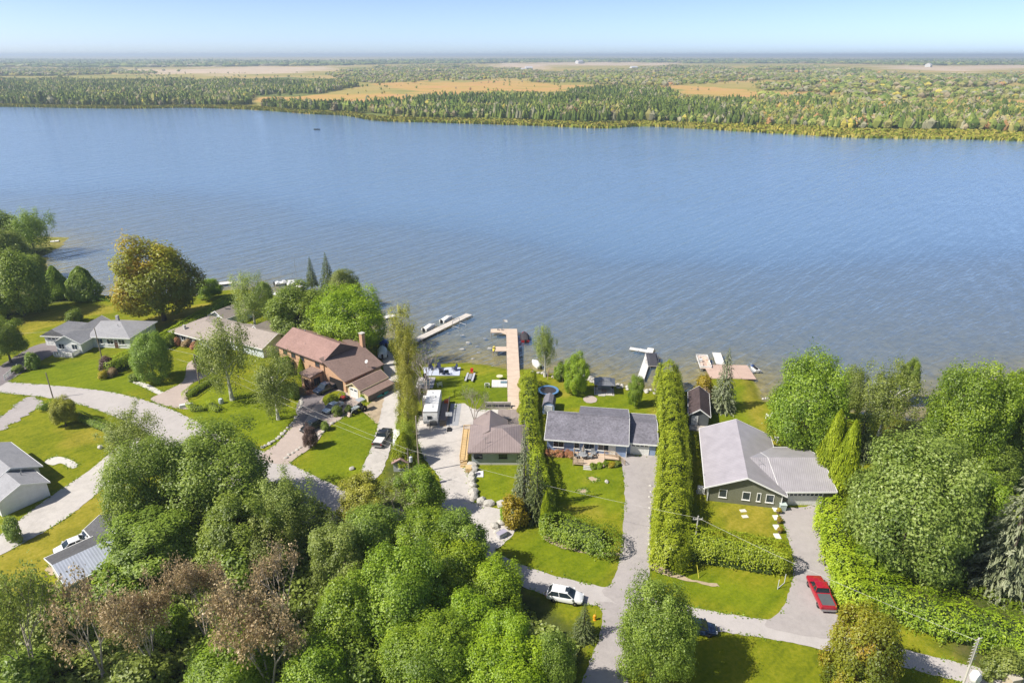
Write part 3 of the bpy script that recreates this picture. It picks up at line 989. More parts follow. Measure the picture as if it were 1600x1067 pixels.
for s in range(4):
    me, tips = branch_mesh('branches', 5, 0.42, 30 + s)
    me.materials.append(DEADWOOD)
    co = np.array([v.co for v in me.vertices])
    rxy = np.percentile(np.hypot(co[:, 0], co[:, 1]), 97)
    zt = np.percentile(co[:, 2], 99)
    k = np.array([1 / rxy, 1 / rxy, 2 / (zt + 1)])
    co = (co + [0, 0, 1]) * k - [0, 0, 1]
    me.vertices.foreach_set('co', co.astype(np.float32).ravel())
    tips = (tips + [0, 0, 1]) * k - [0, 0, 1]
    BARE.append((me, tips))
_bleaf = {}
def bare_leaves(i, pal, n):
    key = (i, pal, n)
    if key not in _bleaf:
        tips = BARE[i][1]
        C = tips[rng.integers(0, len(tips), n)] + rng.normal(0, 0.075, (n, 3))
        C[:, :2] *= 1.02
        _bleaf[key] = leaf_mesh('sparse_leaves', C, rand_dirs(n) + np.array([0, 0, 0.5]), rng.uniform(0.02, 0.042, n), rng.normal(0.5, 0.24, n), 0.6, None, 0.5, PAL[pal])
    return _bleaf[key]

def trunk_mesh(h, r, top, rad, limbs=6, lean=(0, 0)):
    mb = MB()
    n = 5
    pts = [Vector((lean[0] * (k / n) ** 1.5 + random.gauss(0, 0.03) * h * 0.1, lean[1] * (k / n) ** 1.5 + random.gauss(0, 0.03) * h * 0.1, -0.15 + (h + 0.15) * k / n)) for k in range(n + 1)]
    for k in range(n):
        mb.tube(pts[k], pts[k + 1], r * (1.25 if k == 0 else 1 - 0.75 * k / n), r * (1 - 0.75 * (k + 1) / n), 7, False)
    for i in range(limbs):
        k = random.choice([2, 3, 3, 4])
        a = 6.283 * i / max(1, limbs) + random.random()
        e = pts[k] + Vector((math.cos(a) * rad * 0.62, math.sin(a) * rad * 0.62, (top - pts[k].z) * random.uniform(0.25, 0.6)))
        m = pts[k].lerp(e, 0.5) + Vector((0, 0, 0.08 * rad))
        mb.tube(pts[k], m, r * 0.4, r * 0.27, 5, False)
        mb.tube(m, e, r * 0.27, r * 0.08, 4, False)
    return mb.mesh('trunk')

_tc = [0]
def tree(kind, box, label, pal='maple', cat='tree', name=None, clear=1.8, group=None, bark=None, v=None, leaves=0, zg=G):
    """stand a tree so that its crown fills the surveyed box (x0, y0, x1, y1)"""
    x0, y0, x1, y1 = box
    _tc[0] += 1
    i = _tc[0]
    cone = kind in ('spruce', 'cedar')
    zc = zg + clear + 4
    for _ in range(6):
        cy = (y0 + y1) / 2
        c = at((x0 + x1) / 2, cy, zc)
        dp = depth_of(c)
        th = math.atan2(CAM_H - zc, c.y)
        r = (x1 - x0) / 2 * dp / F
        Yext = (y1 - y0) * dp / F
        if cone:
            a = max((Yext - r * math.sin(th)) / (2 * math.cos(th)), r * 0.8)
            cyp = y0 + a * math.cos(th) * F / dp
            c = at((x0 + x1) / 2, cyp, zg + clear + a)
        else:
            vv = Yext / 2
            a = math.sqrt(max(vv * vv - (r * math.sin(th)) ** 2, (0.55 * r * math.cos(th)) ** 2)) / math.cos(th)
            a = min(a, 1.7 * r)
        zc = zg + clear + a
    loc = Vector((c.x, c.y, zg))
    nm = name or {'broad': 'broadleaf_tree', 'fall': 'maple_tree', 'big': 'broadleaf_tree', 'airy': 'birch_tree', 'willow': 'willow_tree', 'spruce': 'spruce_tree', 'cedar': 'cedar_tree',
                  'shrub': 'shrub', 'bare': 'bare_tree'}[kind]
    t = thing(nm, label, cat, loc, 0, group)
    rz = random.uniform(0, 6.28)
    if kind == 'bare':
        k = (i if v is None else v) % len(BARE)
        o = link('branches', BARE[k][0], t)
        o.location, o.scale, o.rotation_euler = (0, 0, clear + a), (r, r, a), (0, 0, rz)
        if leaves:
            o = link('crown', bare_leaves(k, pal, leaves), t)
            o.location, o.scale, o.rotation_euler = (0, 0, clear + a), (r, r, a), (0, 0, rz)
        link('trunk', MB().tube((0, 0, -0.2), (0, 0, clear * 1.0 + 0.03), r * 0.075, r * 0.055, 7).mesh('trunk'), t, DEADWOOD)
        return t
    vs = PROTO[kind]
    k = (i if v is None else v) % len(vs)
    o = dress(link('crown', crown_mesh(kind, k, pal), t), pal)
    o.location, o.scale = (0, 0, clear + a), (r, r, a)
    o.rotation_euler = (0, 0, rz if kind != 'fall' else random.uniform(-0.4, 0.4))
    if kind == 'shrub':
        link('stem', trunk_mesh(clear + a, 0.05 * r + 0.02, clear + 2 * a, r, 4), t, bark or BARK)
    else:
        hh = clear + (2 * a * 0.9 if cone else a * 1.15)
        rt = (0.045 if not cone else 0.04) * (clear + 2 * a) * (0.5 if kind == 'airy' else 0.55)
        link('trunk', trunk_mesh(hh, rt, clear + 2 * a, r, 0 if cone else 7, (random.uniform(-.06, .06) * r, random.uniform(-.06, .06) * r)), t, bark or (BIRCHBARK if kind == 'airy' else BARK))
    return t

def hedge(name, path, width, height, label, pal='cedar', dens=26, lump=0.22, step=1.4, leaf=(0.10, 0.19), round_=2.6, cat='hedge', group=None, zt=None, taper=0.0, stems=True):
    """path: centre line of the hedge top in the survey frame"""
    W = smooth_line([at(x, y, G + height * 0.92) for x, y in path], 8)
    org = Vector((W[0].x, W[0].y, G))
    t = thing(name, label, cat, org, 0, group)
    P = np.array([(p.x - org.x, p.y - org.y) for p in W])
    seg = np.linalg.norm(np.diff(P, axis=0), axis=1)
    cum = np.concatenate([[0], np.cumsum(seg)])
    L = cum[-1]
    per = 2 * height + width
    dens *= 2.3
    n = int(L * per * dens + 2 * width * height * dens)
    u = rng.uniform(-width * 0.5, L + width * 0.5, n)
    uc = np.clip(u, 0, L)
    px, py = np.interp(uc, cum, P[:, 0]), np.interp(uc, cum, P[:, 1])
    du = 0.3
    tx = np.interp(np.minimum(uc + du, L), cum, P[:, 0]) - np.interp(np.maximum(uc - du, 0), cum, P[:, 0])
    ty = np.interp(np.minimum(uc + du, L), cum, P[:, 1]) - np.interp(np.maximum(uc - du, 0), cum, P[:, 1])
    tl = np.hypot(tx, ty) + 1e-9
    tx, ty = tx / tl, ty / tl
    # superellipse half-section, angle 0..pi over the top
    ph = rng.uniform(0, math.pi, n)
    ph = np.where(rng.random(n) < 0.45, rng.uniform(0, 0.5, n) + (rng.random(n) < 0.5) * (math.pi - 0.5), ph)
    cph, sph = np.cos(ph), np.sin(ph)
    e = 2 / round_
    sx = np.sign(cph) * np.abs(cph) ** e
    sz = np.abs(sph) ** e
    low = rng.random(n)
    sz = np.where(sz < 0.9, np.maximum(sz, 0.02 + low * 0.9), sz)
    endf = np.clip((np.maximum(-u, u - L)) / (width * 0.5), 0, 1)
    endw = np.sqrt(np.maximum(0, 1 - endf ** 2))
    hb = vnoise(u, u * 0 + 3.3, step * 0.8, len(bpy.data.objects) % 97)
    arch = 1 - lump * 0.5 * vnoise(u, sx * 2, step * 0.45, 31)
    lat = (vnoise(u, ph * 3, 0.9, 3) - 0.5) * lump * 1.6
    depthf = rng.uniform(0.86, 1.05, n)
    wloc = width * 0.5 * (1 + lat) * (1 - taper * sz) * depthf * endw
    hloc = height * (1 - lump * 0.6 * hb) * arch * (1 + lat * 0.25) * rng.uniform(0.95, 1.03, n)
    C = np.stack([px + tx * (u - uc) - ty * sx * wloc, py + ty * (u - uc) + tx * sx * wloc, 0.05 + sz * hloc * (0.75 + 0.25 * endw)], 1)
    nn = np.stack([-ty * cph + tx * np.sign(u - uc) * endf, tx * cph + ty * np.sign(u - uc) * endf, sph + 0.6], 1)
    T = np.stack([nn[:, 0] * 0.4, nn[:, 1] * 0.4, np.ones(n)], 1) + rng.normal(0, 0.5, (n, 3))
    tint = 0.5 + (hb - 0.5) * 0.25 + lat * 0.8 + rng.normal(0, 0.19, n)
    link('foliage', leaf_mesh('hedge_foliage', C, nn, rng.uniform(*leaf, n), tint, 0.5, T, 0.32, PAL[pal]), t)
    # solid dark core added inside the leaves, blocks daylight from showing through
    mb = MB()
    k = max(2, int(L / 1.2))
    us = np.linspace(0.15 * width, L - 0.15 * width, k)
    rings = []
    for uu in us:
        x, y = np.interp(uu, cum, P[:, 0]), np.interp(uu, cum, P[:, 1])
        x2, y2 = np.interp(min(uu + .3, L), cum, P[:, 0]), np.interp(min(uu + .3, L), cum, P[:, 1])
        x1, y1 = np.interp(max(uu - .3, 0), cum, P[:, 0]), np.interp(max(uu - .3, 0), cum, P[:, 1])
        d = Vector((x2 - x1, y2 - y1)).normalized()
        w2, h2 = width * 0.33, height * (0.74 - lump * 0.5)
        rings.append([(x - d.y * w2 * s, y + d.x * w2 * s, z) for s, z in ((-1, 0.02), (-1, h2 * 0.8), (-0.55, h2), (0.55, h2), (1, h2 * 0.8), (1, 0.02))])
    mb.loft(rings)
    mb.build('inner_core', INNER, t)
    return t
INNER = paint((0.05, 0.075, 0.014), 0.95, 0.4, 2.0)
# ------------------------------------------------------------------ far woods, reeds, haze
def in_px(X, Y, polys):
    d = Y * CP + CAM_H * SP
    u = -(CAM_H) * CP + Y * SP
    vx = CX + F * X / d
    vy = CY - F * u / d
    m = np.zeros(X.shape, bool)
    for P in polys: m |= np_in_poly(vx, vy, P)
    return m, vx, vy

def far_trees(name, label, X, Y, H, Wd, col, conifer, quads=9):
    """ragged small trees joined into one distant wood"""
    n = len(X)
    Zg = far_height(X, Y)
    ico = np.array([(0, 0, 1), (.89, 0, .3), (.28, .85, .3), (-.72, .53, .3), (-.72, -.53, .3), (.28, -.85, .3), (.62, .45, -.6), (-.24, .73, -.6), (-.77, 0, -.6), (-.24, -.73, -.6), (.62, -.45, -.6)])
    tri = np.array([(0, 1, 2), (0, 2, 3), (0, 3, 4), (0, 4, 5), (0, 5, 1), (1, 6, 2), (2, 7, 3), (3, 8, 4), (4, 9, 5), (5, 10, 1), (6, 7, 2), (7, 8, 3), (8, 9, 4), (9, 10, 5), (10, 6, 1)])
    k = len(ico)
    V = np.tile(ico, (n, 1, 1)) * rng.uniform(0.72, 1.25, (n, k, 1)) * (0.8 if n == 1 else 1.0)
    cf = conifer[:, None]
    V[:, :, 0] = np.where(cf, np.where(ico[None, :, 2] > 0.9, 0, V[:, :, 0] * (0.75 - 0.45 * ico[None, :, 2])), V[:, :, 0])
    V[:, :, 1] = np.where(cf, np.where(ico[None, :, 2] > 0.9, 0, V[:, :, 1] * (0.75 - 0.45 * ico[None, :, 2])), V[:, :, 1])
    V[:, :, 0] = V[:, :, 0] * (Wd / 2)[:, None] + X[:, None]
    V[:, :, 1] = V[:, :, 1] * (Wd / 2)[:, None] + Y[:, None]
    V[:, :, 2] = (V[:, :, 2] * 0.52 + 0.5) * H[:, None] + Zg[:, None]
    Ft = (tri[None] + (np.arange(n) * k)[:, None, None]).reshape(-1, 3)
    C = np.repeat(col[:, None, :], k, 1) * rng.uniform(0.8, 1.2, (n, k, 1))
    # leaf tufts that break the outline
    base = n * k
    q = quads
    o = rng.normal(0, 0.42 if n > 1 else 0.27, (n, q, 3))
    hgt = rng.uniform(0.25, 1.0, (n, q))
    sh = np.where(conifer[:, None], 1.15 - hgt, 0.9)
    o[:, :, 0] = o[:, :, 0] * Wd[:, None] * sh + X[:, None]
    o[:, :, 1] = o[:, :, 1] * Wd[:, None] * sh + Y[:, None]
    o[:, :, 2] = hgt * H[:, None] * 1.02 + Zg[:, None]
    s = (Wd * 0.17)[:, None, None]
    T = unit(rng.normal(0, 1, (n, q, 3))) * s
    B = unit(rng.normal(0, 1, (n, q, 3))) * s
    V2 = np.stack([o - T, o + B, o + T], 2).reshape(-1, 3)
    F2 = np.arange(len(V2)).reshape(-1, 3) + base
    C2 = np.repeat(np.repeat(col[:, None, :], q, 1) * rng.uniform(0.8, 1.25, (n, q, 1)), 3, 1).reshape(-1, 3)
    Vall = np.concatenate([V.reshape(-1, 3), V2])
    Call = np.concatenate([C.reshape(-1, 3), C2])
    Call = np.concatenate([Call, np.ones((len(Call), 1))], 1)
    me = np_mesh(name, Vall, np.concatenate([Ft, F2]), {'leafcol': ('POINT', 'FLOAT_COLOR', Call)})
    return me

def vcol_material():
    m, nt = new_mat('far_foliage')
    a = nt.nodes.new('ShaderNodeAttribute')
    a.attribute_name = 'leafcol'
    principled(nt, a.outputs['Color'], 0.9, 0.1)
    return m
VCOL = vcol_material()

PALN = np.array([(0.095, 0.140, 0.030), (0.155, 0.200, 0.042), (0.225, 0.250, 0.060), (0.28, 0.26, 0.09), (0.30, 0.25, 0.15), (0.27, 0.26, 0.16), (0.36, 0.31, 0.06), (0.37, 0.21, 0.09)])
def pick(n, w):
    w = np.array(w, float)
    return PALN[rng.choice(len(PALN), n, p=w / w.sum())] * rng.uniform(0.82, 1.18, (n, 1))

# nearest wood, in the survey frame
W_GREEN = WOODS
W_PALE = [[(500, 112), (600, 104), (700, 101), (770, 105), (860, 112), (960, 108), (1060, 104), (1180, 106), (1270, 102), (1350, 110), (1420, 118), (1540, 118), (1700, 112), (1800, 130), (1800, 160), (1600, 158), (1450, 156), (1320, 152),
           (1200, 145), (1100, 138), (1020, 134), (900, 130), (800, 127), (680, 128), (600, 130), (540, 126)],
          [(-300, 108), (0, 106), (190, 108), (300, 110), (180, 118), (-300, 120)], [(1180, 150), (1440, 150), (1800, 158), (1800, 176), (1450, 172), (1200, 160)]]
W_FAR = [[(-300, 93), (0, 95), (190, 97), (500, 98), (700, 96), (900, 95), (1100, 96), (1300, 96), (1800, 95), (1800, 104), (1500, 108), (1400, 105), (1250, 102), (1000, 101), (850, 103), (700, 102), (500, 106), (300, 107), (0, 110), (-300, 112)]]

def scatter(polys, y0, y1, spacing, half=0.95, thin=1.0, seed=0):
    A = (y1 - y0) * half * (y0 + y1)
    n = int(A / spacing ** 2)
    Y = np.sqrt(rng.uniform(y0 ** 2, y1 ** 2, n))
    X = rng.uniform(-1, 1, n) * Y * half
    m, vx, vy = in_px(X, Y, polys)
    m &= far_signed(X, Y) > np.where(vx > 1180, 55, np.where(vx > 560, 34, 18))
    op = np.zeros(X.shape, bool)
    for Pq in FIELDS + TANS: op |= np_in_poly(vx, vy, Pq)
    m &= ~op | (rng.random(len(X)) < 0.02)
    gap = vnoise(X, Y, spacing * 9, seed + 3)
    m &= gap > (1 - thin) * 0.9
    return X[m], Y[m], vx[m]

X1, Y1, v1 = scatter(W_GREEN, 560, 1700, 5.6, 0.98, 0.84, 1)
n = len(X1)
stand = vnoise(X1, Y1, 55, 21)
con = rng.random(n) < np.where(v1 > 560, np.where(v1 < 1180, 0.5, 0.25), 0.25) * 2 * sstep(0.3, 0.7, stand)
col = np.where(con[:, None], pick(n, (7, 5, 1, 0, 0, 1, 0, 0)), np.where((v1 > 1180)[:, None], pick(n, (2, 5, 6, 5, 3, 2, 3, 1.0)), pick(n, (3, 6, 5, 2, 1.5, 2, 0.5, 0.1))))
col = col * (0.78 + 0.44 * vnoise(X1, Y1, 38, 23))[:, None]
Hh = np.where(con, rng.uniform(8, 14, n), rng.uniform(6, 12, n)) * (0.7 + 0.55 * vnoise(X1, Y1, 70, 25))
Wd = np.where(con, Hh * 0.55, Hh * 0.78)
# the front row along the shore stands as single trees
fsd = far_signed(X1, Y1)
order = np.argsort(fsd + np.where(np.abs(v1 - 800) > 900, 1e6, 0))
front = order[:170]
rest = np.setdiff1d(np.arange(n), front)
tag(link('far_woodland', far_trees('far_woodland', '', X1[rest], Y1[rest], Hh[rest], Wd[rest], col[rest], con[rest], 12), None, VCOL), 'dense mixed green wood behind the far shore', 'woodland', kind='stuff')
for q in front:
    cf = bool(con[q])
    me1 = far_trees('tree', '', np.array([0.0]), np.array([0.0]), Hh[q:q + 1], Wd[q:q + 1], col[q:q + 1], con[q:q + 1], 70)
    co = np.empty(len(me1.vertices) * 3, np.float32)
    me1.vertices.foreach_get('co', co)
    co = co.reshape(-1, 3)
    co[:, 2] -= far_height(np.array([0.0]), np.array([0.0]))[0]
    me1.vertices.foreach_set('co', co.ravel())
    o = link('conifer_tree' if cf else 'broadleaf_tree', me1, None, VCOL)
    o.location = (X1[q], Y1[q], far_height(X1[q:q + 1], Y1[q:q + 1])[0])
    tag(o, 'small dark conifer standing at the front of the far shore wood' if cf else 'small leafy tree standing at the front of the far shore wood', 'tree',
        'conifers fronting the far shore' if cf else 'leafy trees fronting the far shore')

W_PALE = [[(x, y + 4) for x, y in P] for P in W_PALE]
X2, Y2, v2 = scatter(W_PALE, 900, 4200, 15.5, 0.95, 0.58, 2)
n = len(X2)
con = rng.random(n) < 0.15
col = pick(n, (2, 5, 6, 4, 3, 5, 0.8, 0.2)) * 0.95
Hh = rng.uniform(5, 11, n) * (0.6 + 0.7 * vnoise(X2, Y2, 160, 27))
col = col * (0.8 + 0.4 * vnoise(X2, Y2, 120, 29))[:, None]
tag(link('far_scrub', far_trees('far_scrub', '', X2, Y2, Hh, Hh * 1.7, col, con, 5), None, VCOL), 'pale grey green scrub wood beyond the orange marsh', 'woodland', kind='stuff')
X3, Y3, v3 = scatter(W_FAR, 3300, 15000, 62.0, 0.95, 0.85, 4)
n = len(X3)
col = pick(n, (7, 6, 2, 1, 0.5, 1, 0, 0))
Hh = rng.uniform(9, 16, n)
tag(link('horizon_woodland', far_trees('horizon_woodland', '', X3, Y3, Hh, Hh * 4.6, col, rng.random(n) < 0.02, 3), None, VCOL), 'dark bluish wood line below the horizon', 'woodland', kind='stuff')
# lone bushes on the marsh
n0 = 2600
Y4 = np.sqrt(rng.uniform(620 ** 2, 2600 ** 2, n0))
X4 = rng.uniform(-1, 1, n0) * Y4 * 0.95
k = (far_signed(X4, Y4) > 25) & (vnoise(X4, Y4, 90, 5) > 0.45)
X4, Y4 = X4[k], Y4[k]
n = len(X4)
Hh = rng.uniform(2, 6.5, n)
tag(link('marsh_bushes', far_trees('marsh_bushes', '', X4, Y4, Hh, Hh * 0.9, pick(n, (4, 5, 4, 2, 1, 1, 1, .5)), rng.random(n) < 0.3, 6), None, VCOL), 'scattered low bushes dotted over the orange marsh', 'bushes', kind='stuff')

# reeds along the far waterline
n = 34000
Xr = rng.uniform(-900, 900, n)
seg = np.interp(Xr, [p[0] for p in fs_l], [p[1] for p in fs_l])
wide = np.interp(Xr, [-900, -150, -60, 120, 230, 900], [20, 24, 38, 40, 66, 70])
Yr = seg + rng.uniform(-0.12, 1.0, n) ** 1.0 * wide * (0.7 + 0.6 * vnoise(Xr, Xr * 0, 70, 1))
h = rng.uniform(1.6, 2.8, n)
w = rng.uniform(0.8, 1.8, n)
a = rng.uniform(0, math.pi, n)
z0 = np.maximum(far_height(Xr, Yr), -0.2)
Vr = np.stack([np.stack([Xr - np.cos(a) * w, Yr - np.sin(a) * w, z0 - 0.3], 1), np.stack([Xr + np.cos(a) * w, Yr + np.sin(a) * w, z0 - 0.3], 1),
               np.stack([Xr + np.cos(a) * w * 0.6, Yr + np.sin(a) * w * 0.6 - 0.4, z0 + h], 1), np.stack([Xr - np.cos(a) * w * 0.8, Yr - np.sin(a) * w * 0.8 - 0.4, z0 + h * 0.9], 1)], 1).reshape(-1, 3)
cr = np.array([(0.30, 0.31, 0.04), (0.38, 0.34, 0.06), (0.23, 0.27, 0.035), (0.42, 0.35, 0.08)])[rng.integers(0, 4, n)] * rng.uniform(0.8, 1.2, (n, 1))
cr = np.concatenate([np.repeat(cr, 4, 0), np.ones((4 * n, 1))], 1)
tag(link('reeds', np_mesh('reeds', Vr, np.arange(4 * n).reshape(n, 4), {'leafcol': ('POINT', 'FLOAT_COLOR', cr)}), None, VCOL), 'yellow green reed belt lining the far waterline', 'reeds', kind='stuff')

# air
def haze_box(density, col):
    m, nt = new_mat('haze')
    pv = nt.nodes.new('ShaderNodeVolumePrincipled')
    pv.inputs['Color'].default_value = (*col, 1)
    pv.inputs['Density'].default_value = density
    pv.inputs['Anisotropy'].default_value = 0.2
    o = nt.nodes.new('ShaderNodeOutputMaterial')
    nt.links.new(pv.outputs[0], o.inputs['Volume'])
    bx = MB().box(-46000, 46000, -400, 46000, -8, 80).build('haze', m)
    tag(bx, 'thin bluish haze softening the distance', kind='stuff')
    return bx
HAZE = haze_box(1.5e-4, (0.72, 0.86, 1.0))
# ------------------------------------------------------------------ trees, shrubs and hedges of the near shore
# point and lawn at the far end of the row
tree('willow', (2, 326, 86, 390), 'dark weeping tree hanging over the water on the small point', 'dark', clear=1.5, name='willow_tree')
tree('broad', (-40, 328, 30, 392), 'dark tree behind the weeping tree on the point', 'dark')
tree('broad', (-34, 356, 42, 428), 'pale green round tree in the clump by the point', 'olive')
tree('broad', (-26, 392, 70, 492), 'largest dark green tree of the clump by the point', 'dark', clear=0.5)
tree('broad', (-60, 430, 20, 500), 'dark tree at the frame edge below the clump by the point', 'dark', clear=0.5)
tree('broad', (36, 398, 74, 440), 'small dark tree squeezed between the clump and the inlet', 'dark')
tree('cedar', (68, 416, 105, 472), 'slim dark green cedar standing apart by the inlet', 'dark', clear=0.1)
tree('cedar', (101, 417, 154, 475), 'broad dark green cedar beside the slim one by the inlet', 'dark', clear=0.1)
tree('fall', (175, 371, 309, 490), 'large maple turning orange on one side, standing alone by the water', 'fall', clear=2.6, v=0)
tree('shrub', (101, 482, 128, 504), 'dark round bush behind the white house', 'dark', cat='bush', clear=0)
tree('broad', (-28, 498, 40, 562), 'dark leafy tree on the lawn edge left of the mauve driveway', 'dark', clear=1.2)
tree('shrub', (40, 550, 64, 576), 'dark round shrub beside the mauve driveway', 'dark', cat='shrub', clear=0)
tree('shrub', (17, 569, 36, 582), 'pale spindly shrub behind the white fence', 'olive', cat='shrub', clear=0.1)
tree('broad', (202, 520, 264, 592), 'dark ornamental tree on the lawn behind the road bend', 'dark', clear=0.9)
tree('shrub', (156, 556, 184, 582), 'dusky purple shrub at the end of the lawn bed', 'purple', cat='shrub', clear=0)
tree('shrub', (152, 578, 168, 592), 'golden ornamental grass in the lawn bed', 'gold', cat='shrub', clear=0)
tree('shrub', (168, 574, 184, 588), 'rust coloured shrub in the lawn bed', 'rust', cat='shrub', clear=0)
tree('shrub', (198, 582, 218, 596), 'light green hosta clump at the foot of the ornamental tree', 'pale', cat='shrub', clear=0)
tree('shrub', (222, 582, 238, 594), 'brownish shrub at the foot of the ornamental tree', 'rust', cat='shrub', clear=0)
for i, b in enumerate([(262, 528, 274, 541), (272, 527, 284, 540), (282, 530, 298, 542), (296, 533, 312, 545)]):
    tree('shrub', b, ['pale flowering shrub at the corner of the low bungalow', 'pinkish flowering shrub, second along the low bungalow front', 'rust flowering shrub, third along the low bungalow front', 'reddish flowering shrub nearest the tall birch by the low bungalow'][i], ['pale', 'flower', 'rust', 'flower'][i], cat='shrub', clear=0, group='shrubs along the low bungalow')
tree('airy', (304, 494, 396, 612), 'tall birch with white trunk in front of the low bungalow', 'olive', clear=2.4, v=0)
tree('shrub', (300, 540, 330, 578), 'yellow green bush under the tall birch', 'lime', cat='bush', clear=0.2)
tree('airy', (384, 542, 468, 648), 'leafy birch on the lawn left of the brick house driveway', 'olive', clear=1.6, v=1)
tree('airy', (357, 425, 425, 500), 'yellowish birch beside the shoreline cottage', 'olive', clear=2.2, v=2)
tree('broad', (306, 434, 348, 466), 'small green tree by the wooden docks', 'maple', clear=0.6)
tree('broad', (395, 440, 428, 482), 'small dark tree between the yellowish birch and the boats', 'dark', clear=0.8)
tree('broad', (413, 442, 518, 524), 'wide dark green tree behind the brick house', 'dark', clear=1.2)
tree('spruce', (474, 402, 497, 450), 'thin dark spruce standing by the water', 'pine', clear=0.3)
tree('spruce', (492, 396, 530, 468), 'tall dark pine next to the thin spruce', 'pine', clear=0.3, name='pine_tree')
tree('broad', (512, 419, 562, 470), 'dull green tree behind the yellow green maple', 'olive', clear=1.0)
tree('big', (488, 447, 604, 545), 'round yellow green maple behind the brick house', 'lime', clear=1.5, name='maple_tree')
tree('cedar', (464, 560, 479, 598), 'slim columnar cedar at the brick house wall', 'cedar', clear=0)
tree('shrub', (474, 592, 492, 608), 'dark red shrub in the bed by the brick porch', 'purple', cat='shrub', clear=0)
tree('shrub', (484, 592, 500, 604), 'bright green shrub by the brick porch', 'lime', cat='shrub', clear=0)
tree('shrub', (464, 604, 478, 618), 'low brownish shrub at the end of the stone edging', 'rust', cat='shrub', clear=0)
tree('shrub', (508, 616, 530, 634), 'low juniper between the two parked vehicles', 'cedar', cat='shrub', clear=0)
tree('shrub', (518, 632, 536, 650), 'small conifer shrub beside the silver car', 'dark', cat='shrub', clear=0)
tree('shrub', (537, 632, 553, 646), 'clipped dark globe shrub beside the tractor', 'dark', cat='shrub', clear=0)
tree('shrub', (501, 658, 517, 673), 'clipped dark globe shrub beside the black car', 'dark', cat='shrub', clear=0)
tree('broad', (472, 664, 496, 698), 'small purple leaved tree by the driveway', 'purple', clear=0.3, name='ornamental_tree')
tree('shrub', (560, 614, 576, 626), 'yellow green shrub in front of the cream shed', 'lime', cat='shrub', clear=0)
tree('shrub', (448, 596, 470, 622), 'dark green shrub beneath the brick house windows', 'dark', cat='shrub', clear=0)
tree('shrub', (430, 555, 458, 585), 'bushy green shrub at the brick house corner', 'maple', cat='shrub', clear=0)

# cedar row along the gravel lane
for i, (b, l) in enumerate([((604, 474, 656, 560), 'tall yellowish poplar heading the cedar row'), ((612, 520, 662, 606), 'second yellowish tree of the row beside the gravel lane')]):
    tree('airy', b, l, 'ycedar', clear=1.0, name='poplar_tree', bark=DEADWOOD)
for i, b in enumerate([(622, 560, 648, 622), (624, 590, 650, 652), (624, 618, 650, 684), (622, 648, 650, 712), (618, 676, 646, 736)]):
    tree('airy' if i < 4 else 'cedar', (b[0] - 8, b[1], b[2] + 6, b[3]), ['topmost feathery yellowish tree of the row beside the gravel lane', 'second feathery yellowish tree from the top of the row beside the gravel lane', 'middle feathery yellowish tree of the row beside the gravel lane', 'fourth feathery yellowish tree of the row beside the gravel lane', 'lowest cedar of the row, by the small pink roofed shed'][i],
         'ycedar' if i < 3 else 'cedar', clear=0.2, group='row beside the gravel lane', name='feathery_tree' if i < 4 else 'cedar_tree', bark=DEADWOOD)
tree('bare', (638, 520, 694, 640), 'leafless grey tree next to the travel trailer', 'olive', clear=1.0, v=0, leaves=250)
tree('bare', (642, 560, 676, 680), 'leafless slender tree at the corner of the travel trailer', 'olive', clear=1.0, v=1)
tree('bare', (714, 600, 768, 662), 'sparse pale tree beside the brown roofed cottage', 'pale', clear=1.2, v=2, leaves=900)
tree('airy', (832, 502, 873, 578), 'leaning birch on the shore beside the long pier', 'olive', clear=2.5, v=0)
tree('shrub', (864, 566, 886, 592), 'small green tree by the shoreline swing', 'maple', cat='shrub', clear=0.4)
tree('broad', (880, 551, 922, 612), 'round bright green tree on the blue house shoreline lawn', 'lime', clear=0.6, v=0)
tree('broad', (980, 587, 1009, 634), 'small upright green tree behind the blue house garage', 'maple', clear=0.4, v=1)
hedge('hedge', [(827, 578), (826, 620), (828, 660), (834, 700)], 3.2, 4.0, 'cedar hedge between the long pier and the trampoline', 'cedar', dens=16, lump=0.3)
hedge('hedge', [(838, 700), (846, 735), (856, 775)], 2.2, 4.4, 'slim cedar hedge between the brown cottage and the blue house', 'cedar', dens=18, lump=0.3)
tree('spruce', (792, 676, 846, 812), 'tall ragged spruce on the brown cottage lawn', 'spruce', clear=0.2, v=0)
tree('spruce', (812, 716, 866, 826), 'darker second spruce beside the ragged one', 'pine', clear=0.1, v=1)
tree('cedar', (843, 768, 864, 830), 'bright cedar at the end of the rounded hedge', 'cedar', clear=0)
tree('shrub', (782, 772, 826, 822), 'golden yellow bush by the boulders', 'gold', cat='bush', clear=0.1)
tree('shrub', (778, 790, 796, 815), 'green weeds beside the golden bush', 'lime', cat='bush', clear=0)
hedge('hedge', [(872, 803), (908, 814), (946, 828)], 5.2, 3.7, 'rounded dark green hedge beside the blue house driveway', 'maple', dens=15, lump=0.25, round_=2.3, leaf=(0.108, 0.192))

